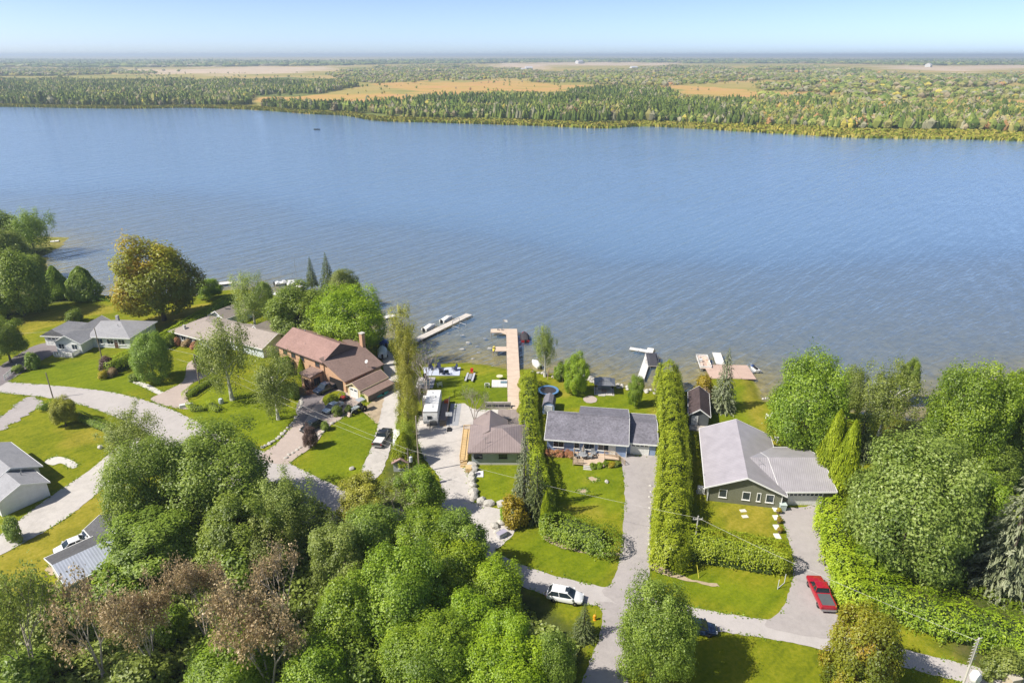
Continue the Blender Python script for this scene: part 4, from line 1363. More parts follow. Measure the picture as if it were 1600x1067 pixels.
# tall hedge between blue and green house, and the long clipped hedge
hedge('hedge', [(1046, 564), (1050, 610), (1054, 660), (1056, 720), (1054, 780), (1050, 826)], 5.4, 6.4, 'tall shaggy cedar hedge between the blue and the green house', 'cedar', dens=17, lump=0.3, step=1.8, round_=2.2, taper=0.25, leaf=(0.120, 0.216))
hedge('hedge', [(1072, 826), (1120, 834), (1170, 842), (1218, 850)], 3.6, 4.6, 'long clipped hedge in front of the green house', 'cedar', dens=20, lump=0.12, round_=4.0, leaf=(0.108, 0.192))
tree('shrub', (1082, 584, 1114, 616), 'bright yellow bush beside the dark boathouse', 'gold', cat='bush', clear=0.1)
tree('shrub', (1096, 606, 1112, 624), 'orange shrub beneath the yellow bush', 'rust', cat='bush', clear=0)
tree('spruce', (1108, 546, 1160, 652), 'silvery blue spruce on the green house lawn', 'spruce', clear=0.1, v=2)
tree('big', (1202, 554, 1328, 708), 'large round green maple beside the green house', 'maple', clear=1.0, name='maple_tree', v=0)
tree('broad', (1308, 560, 1356, 660), 'dull olive tree behind the large maple', 'olive', clear=1.2)
tree('airy', (1336, 560, 1442, 672), 'spreading birch with white trunk on the far lawn', 'olive', clear=2.0, v=1)
tree('broad', (1405, 560, 1442, 612), 'small yellow green tree behind the spreading birch', 'maple', clear=2)
tree('cedar', (1278, 644, 1326, 772), 'yellow green cedar at the garage corner', 'cedar', clear=0)
tree('cedar', (1302, 660, 1348, 790), 'second yellow green cedar behind the garage', 'cedar', clear=0)
tree('spruce', (1322, 640, 1374, 730), 'dark pine between the garage cedars and the small lawn', 'pine', clear=0, name='pine_tree')
tree('spruce', (1424, 632, 1492, 700), 'pale branched pine at the edge of the small lawn', 'spruce', clear=0, name='pine_tree')
tree('big', (1448, 566, 1580, 740), 'big lime green maple by the water', 'maple', clear=1.5, name='maple_tree', v=1)
tree('broad', (1540, 570, 1660, 720), 'green maple at the frame edge by the water', 'maple', clear=1.5)
tree('broad', (1500, 676, 1592, 762), 'shaded dark tree below the lime green maple', 'dark', clear=0.8)
tree('broad', (1556, 640, 1640, 740), 'dark tree at the frame edge above the grey spruce', 'dark', clear=0.8)
tree('big', (1330, 678, 1530, 892), 'large pale leaved tree behind the hedge corner', 'pale', clear=0.8, v=0)
tree('broad', (1480, 740, 1580, 860), 'green tree between the pale leaved tree and the grey spruce', 'maple', clear=0.5)
tree('spruce', (1530, 706, 1670, 960), 'big grey green spruce at the frame edge', 'spruce', clear=0.2, v=1)
tree('spruce', (1480, 780, 1560, 900), 'dark spruce partly hidden behind the shaggy hedge', 'pine', clear=0.2)
hedge('hedge', [(1306, 778), (1316, 830), (1336, 880), (1350, 912)], 4.2, 5.0, 'bright shaggy hedge along the green house driveway', 'cedar', dens=16, lump=0.35, step=2.0, leaf=(0.120, 0.216), round_=2.3)
hedge('hedge', [(1346, 888), (1400, 908), (1470, 932), (1540, 950), (1640, 972)], 6.0, 4.6, 'wide wild hedge along the road verge', 'lime', dens=14, lump=0.45, step=2.4, leaf=(0.100, 0.200), round_=2.1)
tree('shrub', (1330, 850, 1400, 910), 'leafy bush where the two hedges meet', 'maple', cat='bush', clear=0.2)
tree('shrub', (1540, 1010, 1600, 1067), 'weedy green bush beside the utility pole', 'olive', cat='bush', clear=0)
tree('shrub', (1580, 1000, 1640, 1050), 'weedy bush at the frame edge by the road', 'olive', cat='bush', clear=0)
tree('big', (964, 910, 1094, 1064), 'dense dark maple at the junction beside the lane', 'dark', clear=0.8, name='maple_tree', v=1)
tree('fall', (1290, 950, 1408, 1084), 'young maple turning orange by the road', 'fall', clear=0.6, v=1)
tree('spruce', (888, 946, 938, 1012), 'small dark spruce on the verge beside the orange marker', 'pine', clear=0, v=0)

# trimmed low hedges
hedge('hedge', [(358, 462), (320, 484), (270, 514), (220, 540), (172, 562)], 3.0, 3.2, 'long straight cedar hedge between the white house and the low bungalow', 'cedar', dens=16, lump=0.08, round_=5.0)
hedge('hedge', [(292, 612), (312, 598), (336, 586)], 2.2, 1.5, 'flat clipped hedge beside the tan paved driveway', 'cedar', dens=26, lump=0.06, round_=6.0, leaf=(0.060, 0.120))
hedge('hedge', [(296, 628), (304, 634), (318, 632)], 1.6, 1.3, 'clipped hedge curl at the foot of the paved driveway', 'cedar', dens=26, lump=0.06, round_=4.0, leaf=(0.060, 0.120))
hedge('hedge', [(328, 626), (334, 632), (340, 634)], 1.6, 1.3, 'short clipped hedge stub on the lawn by the pale blue barrel', 'cedar', dens=26, lump=0.06, round_=4.0, leaf=(0.060, 0.120))
hedge('hedge', [(64, 632), (80, 624)], 1.8, 1.6, 'short clipped hedge by the shaded gravel entrance', 'maple', dens=22, lump=0.1, round_=4.0, leaf=(0.072, 0.144))
hedge('hedge', [(118, 642), (140, 652), (170, 664)], 1.8, 1.6, 'clipped hedge along the lower side of the road', 'maple', dens=22, lump=0.1, round_=4.0, leaf=(0.072, 0.144))
tree('broad', (74, 621, 120, 666), 'small yellowing tree standing in the gap of the roadside hedge', 'ycedar', clear=0.3)
tree('shrub', (4, 806, 34, 846), 'dry pale bush beside the bright concrete driveway', 'pale', cat='bush', clear=0)

# wood in front
FW = [
 ('airy', (150, 636, 246, 724), 'olive', 1.0, 'feathery grey green tree at the road corner'),
 ('big', (160, 684, 300, 834), 'dark', 1.0, 'dense dark tree beside the striped lawn'),
 ('big', (250, 660, 424, 812), 'dark', 1.5, 'widest dark tree of the front wood, below the road'),
 ('broad', (158, 792, 318, 900), 'dark', 1.0, 'dark tree hiding part of the metal roofed house'),
 ('broad', (300, 770, 430, 892), 'dark', 1.0, 'dark tree below the widest one in the front wood'),
 ('willow', (392, 736, 496, 846), 'olive', 1.0, 'pale willowy tree overhanging the shaded road'),
 ('willow', (370, 800, 470, 900), 'olive', 0.8, 'willowy tree below the shaded road'),
 ('broad', (526, 736, 606, 812), 'ycedar', 0.6, 'yellowish tree at the end of the front wood by the road'),
 ('bare', (576, 738, 668, 818), 'olive', 0.5, 'half bare thicket in front of the pink roofed shed'),
 ('broad', (622, 726, 698, 806), 'maple', 0.8, 'green tree next to the gravel yard entrance'),
 ('broad', (524, 782, 640, 892), 'dark', 0.8, 'green tree beside the shaded stretch of road'),
 ('broad', (610, 790, 720, 892), 'maple', 1.0, 'mid green tree at the centre of the front wood'),
 ('broad', (660, 796, 764, 900), 'dark', 1.0, 'dark green tree shading the gravel yard entrance'),
 ('broad', (474, 816, 580, 934), 'olive', 1.0, 'olive tree below the shaded road'),
 ('big', (550, 850, 700, 1000), 'maple', 1.2, 'broad green maple in the middle of the front wood'),
 ('broad', (664, 838, 772, 940), 'lime', 0.6, 'bright lime green tree below the road bend'),
 ('broad', (728, 872, 824, 962), 'lime', 0.4, 'bright lime green tree nearest the white car'),
 ('broad', (680, 916, 790, 1020), 'lime', 0.6, 'bright lime green tree in front of the one nearest the white car'),
 ('broad', (752, 954, 842, 1060), 'lime', 0.8, 'lime green tree on the verge below the white car'),
 ('broad', (476, 900, 604, 1032), 'maple', 1.0, 'green tree next to the bare grey one in the front wood'),
 ('big', (592, 952, 750, 1092), 'maple', 1.0, 'green maple at the lower frame edge'),
 ('big', (708, 972, 866, 1110), 'lime', 0.8, 'yellow green tree at the lower frame edge beside the lane'),
 ('broad', (826, 984, 902, 1090), 'dark', 0.4, 'shaded tree beside the lane at the lower frame edge'),
 ('bare', (78, 874, 196, 1080), 'rust', 0.8, 'grey leafless tree at the near edge of the striped lawn'),
 ('bare', (172, 890, 280, 1076), 'rust', 0.8, 'brown withered tree in the front wood'),
 ('bare', (262, 868, 356, 1006), 'rust', 0.8, 'russet withered tree below the dark wood'),
 ('bare', (-30, 900, 86, 1090), 'olive', 0.8, 'pale withered tree in the lower corner'),
 ('bare', (392, 838, 486, 992), 'rust', 0.8, 'bare grey tree in the middle of the front wood'),
 ('bare', (346, 924, 476, 1090), 'rust', 0.4, 'rust brown withered tree at the lower frame edge'),
 ('shrub', (138, 866, 226, 932), 'maple', 0.3, 'green bush at the corner of the metal roofed house'),
 ('shrub', (336, 856, 420, 936), 'dark', 0.3, 'dark bush between the withered trees'),
 ('broad', (288, 982, 420, 1100), 'maple', 0.3, 'green bushy tree at the lower frame edge between withered ones'),
 ('broad', (432, 990, 560, 1110), 'maple', 0.3, 'dark green bushy tree at the lower frame edge'),
 ('shrub', (40, 940, 110, 1010), 'olive', 0.2, 'olive bush between the leafless trees by the striped lawn'),
 ('shrub', (180, 1010, 270, 1090), 'olive', 0.2, 'olive bush at the lower frame edge under the withered tree'),
 ('shrub', (-20, 1010, 80, 1100), 'dark', 0.2, 'dark bush in the lower corner'),
 ('shrub', (240, 940, 300, 1000), 'maple', 0.2, 'fresh green bush between the two withered trees'),
 ('shrub', (520, 1010, 600, 1090), 'dark', 0.2, 'dark bush under the maples at the lower frame edge'),
]
for kind, b, pal, cl, lab in FW:
    lv = {'bare': 6500}.get(kind, 0)
    if 'leafless' in lab or 'bare grey' in lab: lv = 1800
    if 'half bare' in lab: lv = 2200
    tree(kind, b, lab, pal, clear=cl, leaves=lv, cat='bush' if kind == 'shrub' else 'tree', group='front wood')

# undergrowth
def ground_cover(name, label, polys, n, pal, hmax, leaf):
    Cs = []
    while sum(len(c) for c in Cs) < n:
        P = polys[rng.integers(0, len(polys))]
        W = np.array([(v.x, v.y) for v in atv(P)])
        lo, hi = W.min(0), W.max(0)
        X = rng.uniform(lo[0], hi[0], 3000)
        Y = rng.uniform(lo[1], hi[1], 3000)
        m = np_in_poly(X, Y, W)
        X, Y = X[m], Y[m]
        hh = hmax * (0.15 + 0.85 * vnoise(X, Y, 2.5, 3) ** 1.5)
        Cs.append(np.stack([X, Y, G + hh * rng.uniform(0.3, 1, len(X))], 1))
    C = np.concatenate(Cs)[:n]
    me = leaf_mesh(name, C, np.tile([0, 0, 1.0], (n, 1)), rng.uniform(*leaf, n), 0.25 + 0.5 * vnoise(C[:, 0], C[:, 1], 4, 7) + rng.normal(0, .18, n), 0.6, None, 0.6, PAL[pal])
    tag(link(name, me), label, 'undergrowth', kind='stuff')
ground_cover('undergrowth', 'tangled undergrowth covering the floor of the front wood', [[(200, 890), (300, 770), (430, 760), (520, 800), (640, 860), (740, 880), (860, 985), (905, 1010), (880, 1130), (-100, 1130), (-60, 960), (70, 925)]], 32000, 'olive', 2.2, (0.22, 0.42))
ground_cover('shore_weeds', 'weeds and brambles under the trees beyond the hedge corner', [[(1310, 830), (1345, 880), (1600, 960), (1750, 1000), (1750, 720), (1500, 720), (1330, 760)]], 12000, 'maple', 1.6, (0.22, 0.42))
ground_cover('shore_grass', 'tall grass fringing the near waterline', [[(150, 464), (210, 470), (290, 469), (290, 474), (210, 476), (150, 470)], [(680, 570), (795, 579), (795, 584), (680, 576)], [(100, 456), (150, 464), (150, 474), (96, 468)], [(1196, 630), (1280, 644), (1360, 652), (1360, 662), (1280, 656), (1200, 640)]], 5000, 'maple', 0.9, (0.16, 0.3))

# ragged grass creeping over the road and driveway edges
E_ = []
for i, P in enumerate(EDGES):
    Q = np.array(P)
    inside = np.zeros(len(Q), bool)
    for j, P2 in enumerate(EDGES):
        if j != i: inside |= np_in_poly(Q[:, 0], Q[:, 1], P2)
    E_.append(Q[~inside])
E_ = np.concatenate(E_)
E_ = E_[(np.abs(E_[:, 0]) < 130) & (E_[:, 1] > 30)]
n = len(E_) * 7
C = np.repeat(E_, 7, 0) + rng.normal(0, 0.24, (n, 2))
keep = vnoise(C[:, 0], C[:, 1], 1.6, 41) > 0.42
C = C[keep]
n = len(C)
C = np.concatenate([C, np.full((n, 1), G + 0.1)], 1)
tag(link('verge_grass', leaf_mesh('verge_grass', C, np.tile([0, 0, 1.0], (n, 1)), rng.uniform(0.06, 0.18, n), rng.normal(0.35, 0.2, n), 0.6, None, 0.35, PAL['maple'])), 'ragged grass creeping over the edges of road and driveways', 'grass', kind='stuff')
# ================================================================== BUILDINGS
class House:
    def __init__(s, name, label, cat, x, y, rot, z=G):
        s.t = thing(name, label, cat, (x, y, z), R(rot))
    def part(s, name, mb, mat, parent=None, label=None, bevel=0.0, smooth=False):
        o = mb.build(name, mat, parent or s.t, smooth, bevel)
        if label: o['label'] = label
        return o
    def wall_box(s, x0, x1, y0, y1, h, mat, z0=-0.1, name='wall'):
        return s.part(name, MB().box(x0, x1, y0, y1, z0, h), mat)
    def gable(s, x0, x1, y0, y1, h, hr, axis, wm, rm, ov=0.45, t=0.16, frame=(0, 0, 0), trim=TRIM, ends=0.35, walls=True, split=None):
        """walls plus a two-slope roof; axis = direction of the ridge"""
        fx, fy, fr = frame
        fr = R(fr)
        if axis == 'x':
            ym = (y0 + y1) / 2
            sl = (hr - h) / (ym - y0)
            if walls: s.part('wall', MB().frame(fx, fy, 0, fr).prism([(x0, y0, -.1), (x0, y0, h), (x0, ym, hr), (x0, y1, h), (x0, y1, -.1)], (x1 - x0, 0, 0)), wm)
            A, B = x0 - ends, x1 + ends
            e0, e1 = y0 - ov, y1 + ov
            ze = h - sl * ov + t
            r1 = [(A, e0, ze), (B, e0, ze), (B, ym, hr + t), (A, ym, hr + t)]
            r2 = [(A, ym, hr + t), (B, ym, hr + t), (B, e1, ze), (A, e1, ze)]
            fas = [((A, B, e0 - .05, e0 + .03, ze - t - .06, ze + .01)), ((A, B, e1 - .03, e1 + .05, ze - t - .06, ze + .01))]
            rk = [[(X, e0, ze + .02), (X, ym, hr + t + .02), (X, e1, ze + .02), (X, e1, ze - .2), (X, ym, hr + t - .22), (X, e0, ze - .2)] for X in (A - .06, B)]
            roff = (.06, 0, 0)
        else:
            xm = (x0 + x1) / 2
            sl = (hr - h) / (xm - x0)
            if walls: s.part('wall', MB().frame(fx, fy, 0, fr).prism([(x0, y0, -.1), (x0, y0, h), (xm, y0, hr), (x1, y0, h), (x1, y0, -.1)], (0, y1 - y0, 0)), wm)
            A, B = y0 - ends, y1 + ends
            e0, e1 = x0 - ov, x1 + ov
            ze = h - sl * ov + t
            r1 = [(e0, A, ze), (xm, A, hr + t), (xm, B, hr + t), (e0, B, ze)]
            r2 = [(xm, A, hr + t), (e1, A, ze), (e1, B, ze), (xm, B, hr + t)]
            fas = [((e0 - .05, e0 + .03, A, B, ze - t - .06, ze + .01)), ((e1 - .03, e1 + .05, A, B, ze - t - .06, ze + .01))]
            rk = [[(e0, Y, ze + .02), (xm, Y, hr + t + .02), (e1, Y, ze + .02), (e1, Y, ze - .2), (xm, Y, hr + t - .22), (e0, Y, ze - .2)] for Y in (A - .06, B)]
            roff = (0, .06, 0)
        if split:
            s.part('roof', MB().frame(fx, fy, 0, fr).slab(r1, t), split[0])
            roof = s.part('roof', MB().frame(fx, fy, 0, fr).slab(r2, t), split[1])
        else:
            roof = s.part('roof', MB().frame(fx, fy, 0, fr).slab(r1, t).slab(r2, t), rm)
        if trim:
            mb = MB().frame(fx, fy, 0, fr)
            for f in fas: mb.box(*f)
            for p in rk: mb.prism(p, roff)
            s.part('fascia', mb, trim, roof)
        return roof
    def hip(s, x0, x1, y0, y1, h, hr, wm, rm, ov=0.5, ridge=None, axis='x', t=0.16, trim=TRIM, walls=True, left=True, right=True):
        if walls: s.part('wall', MB().box(x0, x1, y0, y1, -.1, h), wm)
        X0, X1, Y0, Y1 = x0 - ov, x1 + ov, y0 - ov, y1 + ov
        z = h + t
        if axis == 'x':
            ym = (Y0 + Y1) / 2
            d = (Y1 - Y0) / 2
            ra, rb = X0 + (d if left else 0), X1 - (d if right else 0)
            if ra > rb: ra = rb = (X0 + X1) / 2
            a, b = (ra, ym, hr + t), (rb, ym, hr + t)
            fs = [[(X0, Y0, z), (X1, Y0, z), b, a], [(X1, Y1, z), (X0, Y1, z), a, b], [(X1, Y0, z), (X1, Y1, z), b], [(X0, Y1, z), (X0, Y0, z), a]]
        else:
            xm = (X0 + X1) / 2
            d = (X1 - X0) / 2
            ra, rb = Y0 + (d if left else 0), Y1 - (d if right else 0)
            if ra > rb: ra = rb = (Y0 + Y1) / 2
            a, b = (xm, ra, hr + t), (xm, rb, hr + t)
            fs = [[(X0, Y1, z), (X0, Y0, z), a, b], [(X1, Y0, z), (X1, Y1, z), b, a], [(X0, Y0, z), (X1, Y0, z), a], [(X1, Y1, z), (X0, Y1, z), b]]
        mb = MB()
        for f in fs: mb.slab(f, t)
        roof = s.part('roof', mb, rm)
        if trim:
            mb = MB()
            mb.box(X0 - .05, X1 + .05, Y0 - .06, Y0 + .02, z - t - .08, z - .02).box(X0 - .05, X1 + .05, Y1 - .02, Y1 + .06, z - t - .08, z - .02)
            mb.box(X0 - .06, X0 + .02, Y0 + .02, Y1 - .02, z - t - .08, z - .021).box(X1 - .02, X1 + .06, Y0 + .02, Y1 - .02, z - t - .08, z - .021)
            s.part('fascia', mb, trim, roof)
        # hip and ridge caps
        return roof
    def opening(s, face, u, plane, z, w, h, kind='window', mat=None, frame=(0, 0, 0), bars=1, fw=0.09, label=None):
        """window or door set on a wall face: f -y, b +y, l -x, r +x"""
        fx, fy, fr = frame
        base = {'f': 0, 'r': 90, 'b': 180, 'l': -90}[face]
        c = {'f': (u, plane), 'b': (u, plane), 'l': (plane, u), 'r': (plane, u)}[face]
        M = Matrix.Translation((fx, fy, 0)) @ Matrix.Rotation(R(fr), 4, 'Z') @ Matrix.Translation((c[0], c[1], z)) @ Matrix.Rotation(R(base), 4, 'Z')
        def mb():
            m = MB()
            m.m = M
            return m
        if kind == 'window':
            m = mb().box(-w / 2 - fw, w / 2 + fw, -.07, .02, -fw, 0).box(-w / 2 - fw, w / 2 + fw, -.07, .02, h, h + fw).box(-w / 2 - fw, -w / 2, -.07, .02, 0, h).box(w / 2, w / 2 + fw, -.07, .02, 0, h)
            for b in range(bars):
                xx = -w / 2 + w * (b + 1) / (bars + 1)
                m.box(xx - .03, xx + .03, -.06, .0, 0, h)
            o = s.part('window', m, mat or TRIM, None, label)
            s.part('pane', mb().box(-w / 2, w / 2, -.03, .01, 0, h), GLASS, o)
            s.part('sill', mb().box(-w / 2 - fw - .05, w / 2 + fw + .05, -.13, .0, -fw - .07, -fw), mat or TRIM, o)
        elif kind == 'door':
            o = s.part('door', mb().box(-w / 2, w / 2, -.06, .02, 0, h), mat or TRIM, None, label)
            s.part('frame', mb().box(-w / 2 - .1, -w / 2, -.08, .02, 0, h + .1).box(w / 2, w / 2 + .1, -.08, .02, 0, h + .1).box(-w / 2, w / 2, -.08, .02, h, h + .1), TRIM, o)
            s.part('handle', mb().box(w / 2 - .16, w / 2 - .08, -.12, -.06, h * .45, h * .45 + .12), STEEL, o)
        elif kind == 'garage':
            o = s.part('garage_door', mb().box(-w / 2, w / 2, -.05, .02, 0, h), mat or WHITE, None, label)
            s.part('frame', mb().box(-w / 2 - .12, -w / 2, -.09, .02, 0, h + .12).box(w / 2, w / 2 + .12, -.09, .02, 0, h + .12).box(-w / 2, w / 2, -.09, .02, h, h + .12), TRIM, o)
            k = bars
            for j in range(k):
                cx = -w / 2 + w * (j + .5) / k
                s.part('pane', mb().box(cx - w / k * .36, cx + w / k * .36, -.065, -.04, h * .78, h * .93), GLASS, o)
            rows = 4
            for r in range(rows - 1):
                for j in range(k):
                    cx = -w / 2 + w * (j + .5) / k
                    s.part('door_panel', mb().box(cx - w / k * .42, cx + w / k * .42, -.065, -.045, h * (r + .08) / rows, h * (r + .92) / rows), mat or WHITE, o)
        return o
    def vent(s, x, y, z, r=0.07, h=0.5):
        s.part('roof_vent', MB().tube((x, y, z), (x, y, z + h), r, r, 8), GREYP)

# ---- blue house with the attached garage
BLUE = siding((0.26, 0.345, 0.52), 0.2)
SLATE = shingle((0.172, 0.166, 0.192), 0.36)
h = House('bungalow', 'blue sided bungalow with dark grey shingle roof and front deck', 'house', 6.0, 101.3, -8.5)
h.wall_box(0, 13.4, 0, 9.0, 2.75, BLUE)
h.wall_box(5.3, 13.39, 8.99, 11.6, 2.6, BLUE)
rz, ez = 5.0, 2.75
ym = 5.0
mb = MB()
mb.slab([(-.4, -.6, ez), (13.8, -.6, ez), (13.8, ym, rz), (-.4, ym, rz)], .18)
mb.slab([(-.4, ym, rz), (5.0, ym, rz), (5.0, 9.6, ez), (-.4, 9.6, ez)], .18)
mb.slab([(5.0, ym, rz), (13.8, ym, rz), (13.8, 12.2, ez - .05), (5.0, 12.2, ez - .05)], .18)
roof = h.part('roof', mb, SLATE)
h.part('ridge_cap', MB().prism([(-.4, ym - .16, rz + .0), (-.4, ym, rz + .07), (-.4, ym + .16, rz + .0), (-.4, ym, rz - .05)], (14.2, 0, 0)), SLATE, roof)
h.part('fascia', MB().box(-.4, 13.8, -.68, -.61, ez - .25, ez - .02).box(-.4, 5.0, 9.61, 9.68, ez - .25, ez - .02).box(5.0, 13.8, 12.21, 12.28, ez - .3, ez - .06)
       .prism([(13.81, -.6, ez), (13.81, ym, rz), (13.81, 12.2, ez - .05), (13.81, 12.2, ez - .28), (13.81, ym, rz - .24), (13.81, -.6, ez - .24)], (.06, 0, 0))
       .prism([(-.47, -.6, ez), (-.47, ym, rz), (-.47, 9.6, ez), (-.47, 9.6, ez - .24), (-.47, ym, rz - .24), (-.47, -.6, ez - .24)], (.06, 0, 0)), TRIM, roof)
h.part('gable_end', MB().prism([(13.3, .05, ez - .02), (13.3, ym, rz - .2), (13.3, 11.6, ez - .1)], (.1, 0, 0)).prism([(.0, .05, ez - .02), (.0, ym, rz - .2), (.0, 8.9, ez - .02)], (.1, 0, 0)), BLUE)
for x, w, b in ((2.0, 1.7, 1), (5.1, .8, 0), (7.2, 1.7, 1), (9.6, 1.7, 1)): h.opening('f', x, 0, 1.1, w, 1.25, 'window', bars=b)
h.opening('f', 11.1, 0, .25, .95, 2.1, 'door')
h.vent(3.2, 2.6, 3.7)
h.vent(11.8, 2.0, 3.4)
h.vent(7.6, 3.4, 4.0)
g2 = (13.5, 1.6, 0)
h.gable(13.45, 18.4, 1.2, 11.0, 2.35, 3.4, 'x', BLUE, SLATE, ov=.45, ends=.32)
h.opening('f', 15.75, 1.2, 0, 2.9, 2.15, 'garage', bars=4)
h.part('downspout', MB().box(13.44, 13.54, -.12, -.02, 0, 2.6), TRIM)
# deck in front of it
DECKW = boards((0.55, 0.43, 0.32), 0.15, 'Y')
d = thing('deck', 'raised timber deck with steps in front of the blue bungalow', 'deck', h.t.location, R(-8.5))
MB().box(4.7, 9.9, -3.9, -.1, .35, .47).build('deck_floor', DECKW, d)
mb = MB()
for x in (4.8, 7.3, 9.8):
    for y in (-3.8, -.3): mb.tube((x, y, -.05), (x, y, .36), .08)
mb.build('deck_posts', WOOD, d)['kind'] = 'stuff'
for k in range(3): MB().box(6.5, 7.9, -4.2 - .3 * k, -3.91 - .3 * k, .26 - .13 * k, .33 - .13 * k).build('step', CONC, d)
def railing(parent, P, z0, hh, mat=WOOD, n=9):
    for a, b in zip(P[:-1], P[1:]):
        a, b = Vector(a), Vector(b)
        MB().tube(a + Vector((0, 0, z0 + hh)), b + Vector((0, 0, z0 + hh)), .05).build('handrail', mat, parent)
        mb = MB()
        for k in range(n + 1):
            p = a.lerp(b, k / n)
            mb.tube(p + Vector((0, 0, z0)), p + Vector((0, 0, z0 + hh)), .035 if k % n else .06, n=4)
        o = mb.build('balusters', mat, parent)
        o['kind'] = 'stuff'
railing(d, [(4.75, -.3, 0), (4.75, -3.85, 0), (6.4, -3.85, 0)], .45, .9)
railing(d, [(9.85, -.5, 0), (11.9, -.9, 0)], .45, .9)
railing(d, [(11.9, -.9, -.1), (13.3, -2.6, -.35)], .45, .9)
MB().box(9.9, 12.3, -1.5, -.1, .3, .42).build('ramp', DECKW, d)
u0 = h.t.matrix_basis @ Vector((6.3, -2.0, .47))
t = thing('patio_set', 'closed patio umbrella and round table on the blue bungalow deck', 'patio set', u0, 0)
MB().lathe([(.75, .68), (.78, .72), (.75, .75)], 16).build('table_top', GREYP, t)
for k in range(4): MB().tube((.5 * math.cos(1.57 * k), .5 * math.sin(1.57 * k), 0), (.35 * math.cos(1.57 * k), .35 * math.sin(1.57 * k), .69), .03).build('leg', GREYP, t)
MB().tube((0, 0, 0), (0, 0, 2.6), .03).build('umbrella_pole', STEEL, t)
MB().lathe([(.16, 1.3), (.2, 1.6), (.1, 2.3), (.03, 2.6)], 10).build('umbrella_canopy', paint((.35, .3, .26)), t)
def chair(loc, rz, label, mat, group, name='chair', s=1.0):
    t = thing(name, label, 'chair', loc, rz, group)
    t.scale = (s, s, s)
    MB().taper(-.32, .32, -.32, .3, .36, .42, .02, .02).build('seat', mat, t)
    MB().frame(0, .28, .4, rx=R(-18)).box(-.32, .32, -.03, .04, 0, .72).build('backrest', mat, t)
    for sx in (-1, 1):
        MB().box(sx * .36 - .06, sx * .36 + .06, -.38, .34, .56, .6).build('armrest', mat, t)
        MB().box(sx * .36 - .04, sx * .36 + .04, -.36, -.28, 0, .56).build('leg', mat, t)
        MB().box(sx * .36 - .04, sx * .36 + .04, .2, .28, 0, .56).build('leg', mat, t)
    return t
for i, (dx, dy, a) in enumerate([(-1.1, .1, 90), (1.1, -.1, -90), (.1, 1.1, 0)]):
    chair(u0 + Vector((dx, dy, 0)), R(a), ['grey deck chair on the railing side of the round table', 'grey deck chair on the step side of the round table', 'grey deck chair with its back to the house wall'][i], GREYP, 'chairs on the blue bungalow deck')
chair(h.t.matrix_basis @ Vector((8.0, -.9, .47)), R(10), 'grey deck chair standing below the bungalow window', GREYP, 'chairs on the blue bungalow deck')
# flower beds at the bungalow
for i in range(6):
    p = h.t.matrix_basis @ Vector((.3 + .8 * i, -1.0 - .25 * (i % 2), 0))
    s_ = thing('flowering_shrub', ['leftmost red flowering shrub under the bungalow window', 'second red flowering shrub from the bungalow corner', 'third red flowering shrub from the bungalow corner', 'fourth red flowering shrub from the bungalow corner', 'fifth red flowering shrub from the bungalow corner', 'red flowering shrub touching the deck railing'][i], 'shrub', p, 0, 'red flowering shrubs at the bungalow')
    o = dress(link('foliage', crown_mesh('shrub', i % 3, 'flower'), s_), 'flower')
    o.location, o.scale, o.rotation_euler = (0, 0, .45), (.75, .8, .65), (0, 0, i)
for i in range(5):
    p = h.t.matrix_basis @ Vector((8.2 + .95 * i, -4.0 + .42 * i * (1 if i < 3 else .7), 0))
    s_ = thing('shrub', ['low green shrub beside the deck steps', 'yellow green low shrub, second from the deck steps', 'low green shrub in the middle of the bed below the ramp', 'yellow flowering low shrub below the ramp', 'low green shrub at the ramp end by the driveway'][i], 'shrub', p, 0, 'low shrubs below the deck ramp')
    pl = ['maple', 'lime', 'maple', 'gold', 'olive'][i]
    o = dress(link('foliage', crown_mesh('shrub', (i + 1) % 3, pl), s_), pl)
    o.location, o.scale, o.rotation_euler = (0, 0, .35), (.8, .7, .5), (0, 0, i)

# ---- green house with the wide metal roof
METALX = ribbed((0.36, 0.335, 0.36), 'Y', 0.45)
METALY = ribbed((0.345, 0.325, 0.345), 'X', 0.3)
GREEN = siding((0.175, 0.18, 0.13), 0.25, True)
h = House('house', 'dark green house with mauve grey metal roof and double garage', 'house', 29.9, 87.2, -11.5)
h.gable(0, 10.7, 0, 17.0, 2.75, 5.0, 'y', GREEN, METALX, ov=.6, ends=.55)
for x, w in ((2.2, 1.0), (5.6, 1.0), (9.0, 1.0)): h.opening('f', x, 0, 1.0, w, 1.25, 'window', bars=0)
h.opening('f', 7.4, 0, 1.0, .42, 1.3, 'window', bars=0)
fr = (10.9, 1.05, 11.5)
h.gable(-.3, 7.6, 0, 11.6, 2.75, 4.6, 'x', GREEN, METALY, ov=.55, ends=.3, frame=fr)
ze_ = 2.75 - .319 * .55 + .16
h.part('roof_valley', MB().frame(fr[0], fr[1], 0, R(fr[2])).slab([(-.61, -.5, ze_), (-.61, 5.8, 4.76), (-4.9, 5.8, 4.76)], .14).slab([(-.61, 12.1, ze_), (-.61, 5.8, 4.76), (-4.9, 5.8, 4.76)], .14), METALY)
h.opening('f', 3.55, 0, 0, 5.0, 2.2, 'garage', bars=8, frame=fr, mat=WHITE)
h.part('downspout', MB().box(10.62, 10.74, -.14, -.02, 0, 2.7), TRIM)
h.part('downspout', MB().box(-.04, .08, -.14, -.02, 0, 2.7), TRIM)
h.part('antenna', MB().tube((7.6, 4.8, 3.9), (7.6, 4.8, 5.3), .03).tube((7.6, 4.8, 5.2), (8.4, 4.6, 4.6), .025), GREYP)

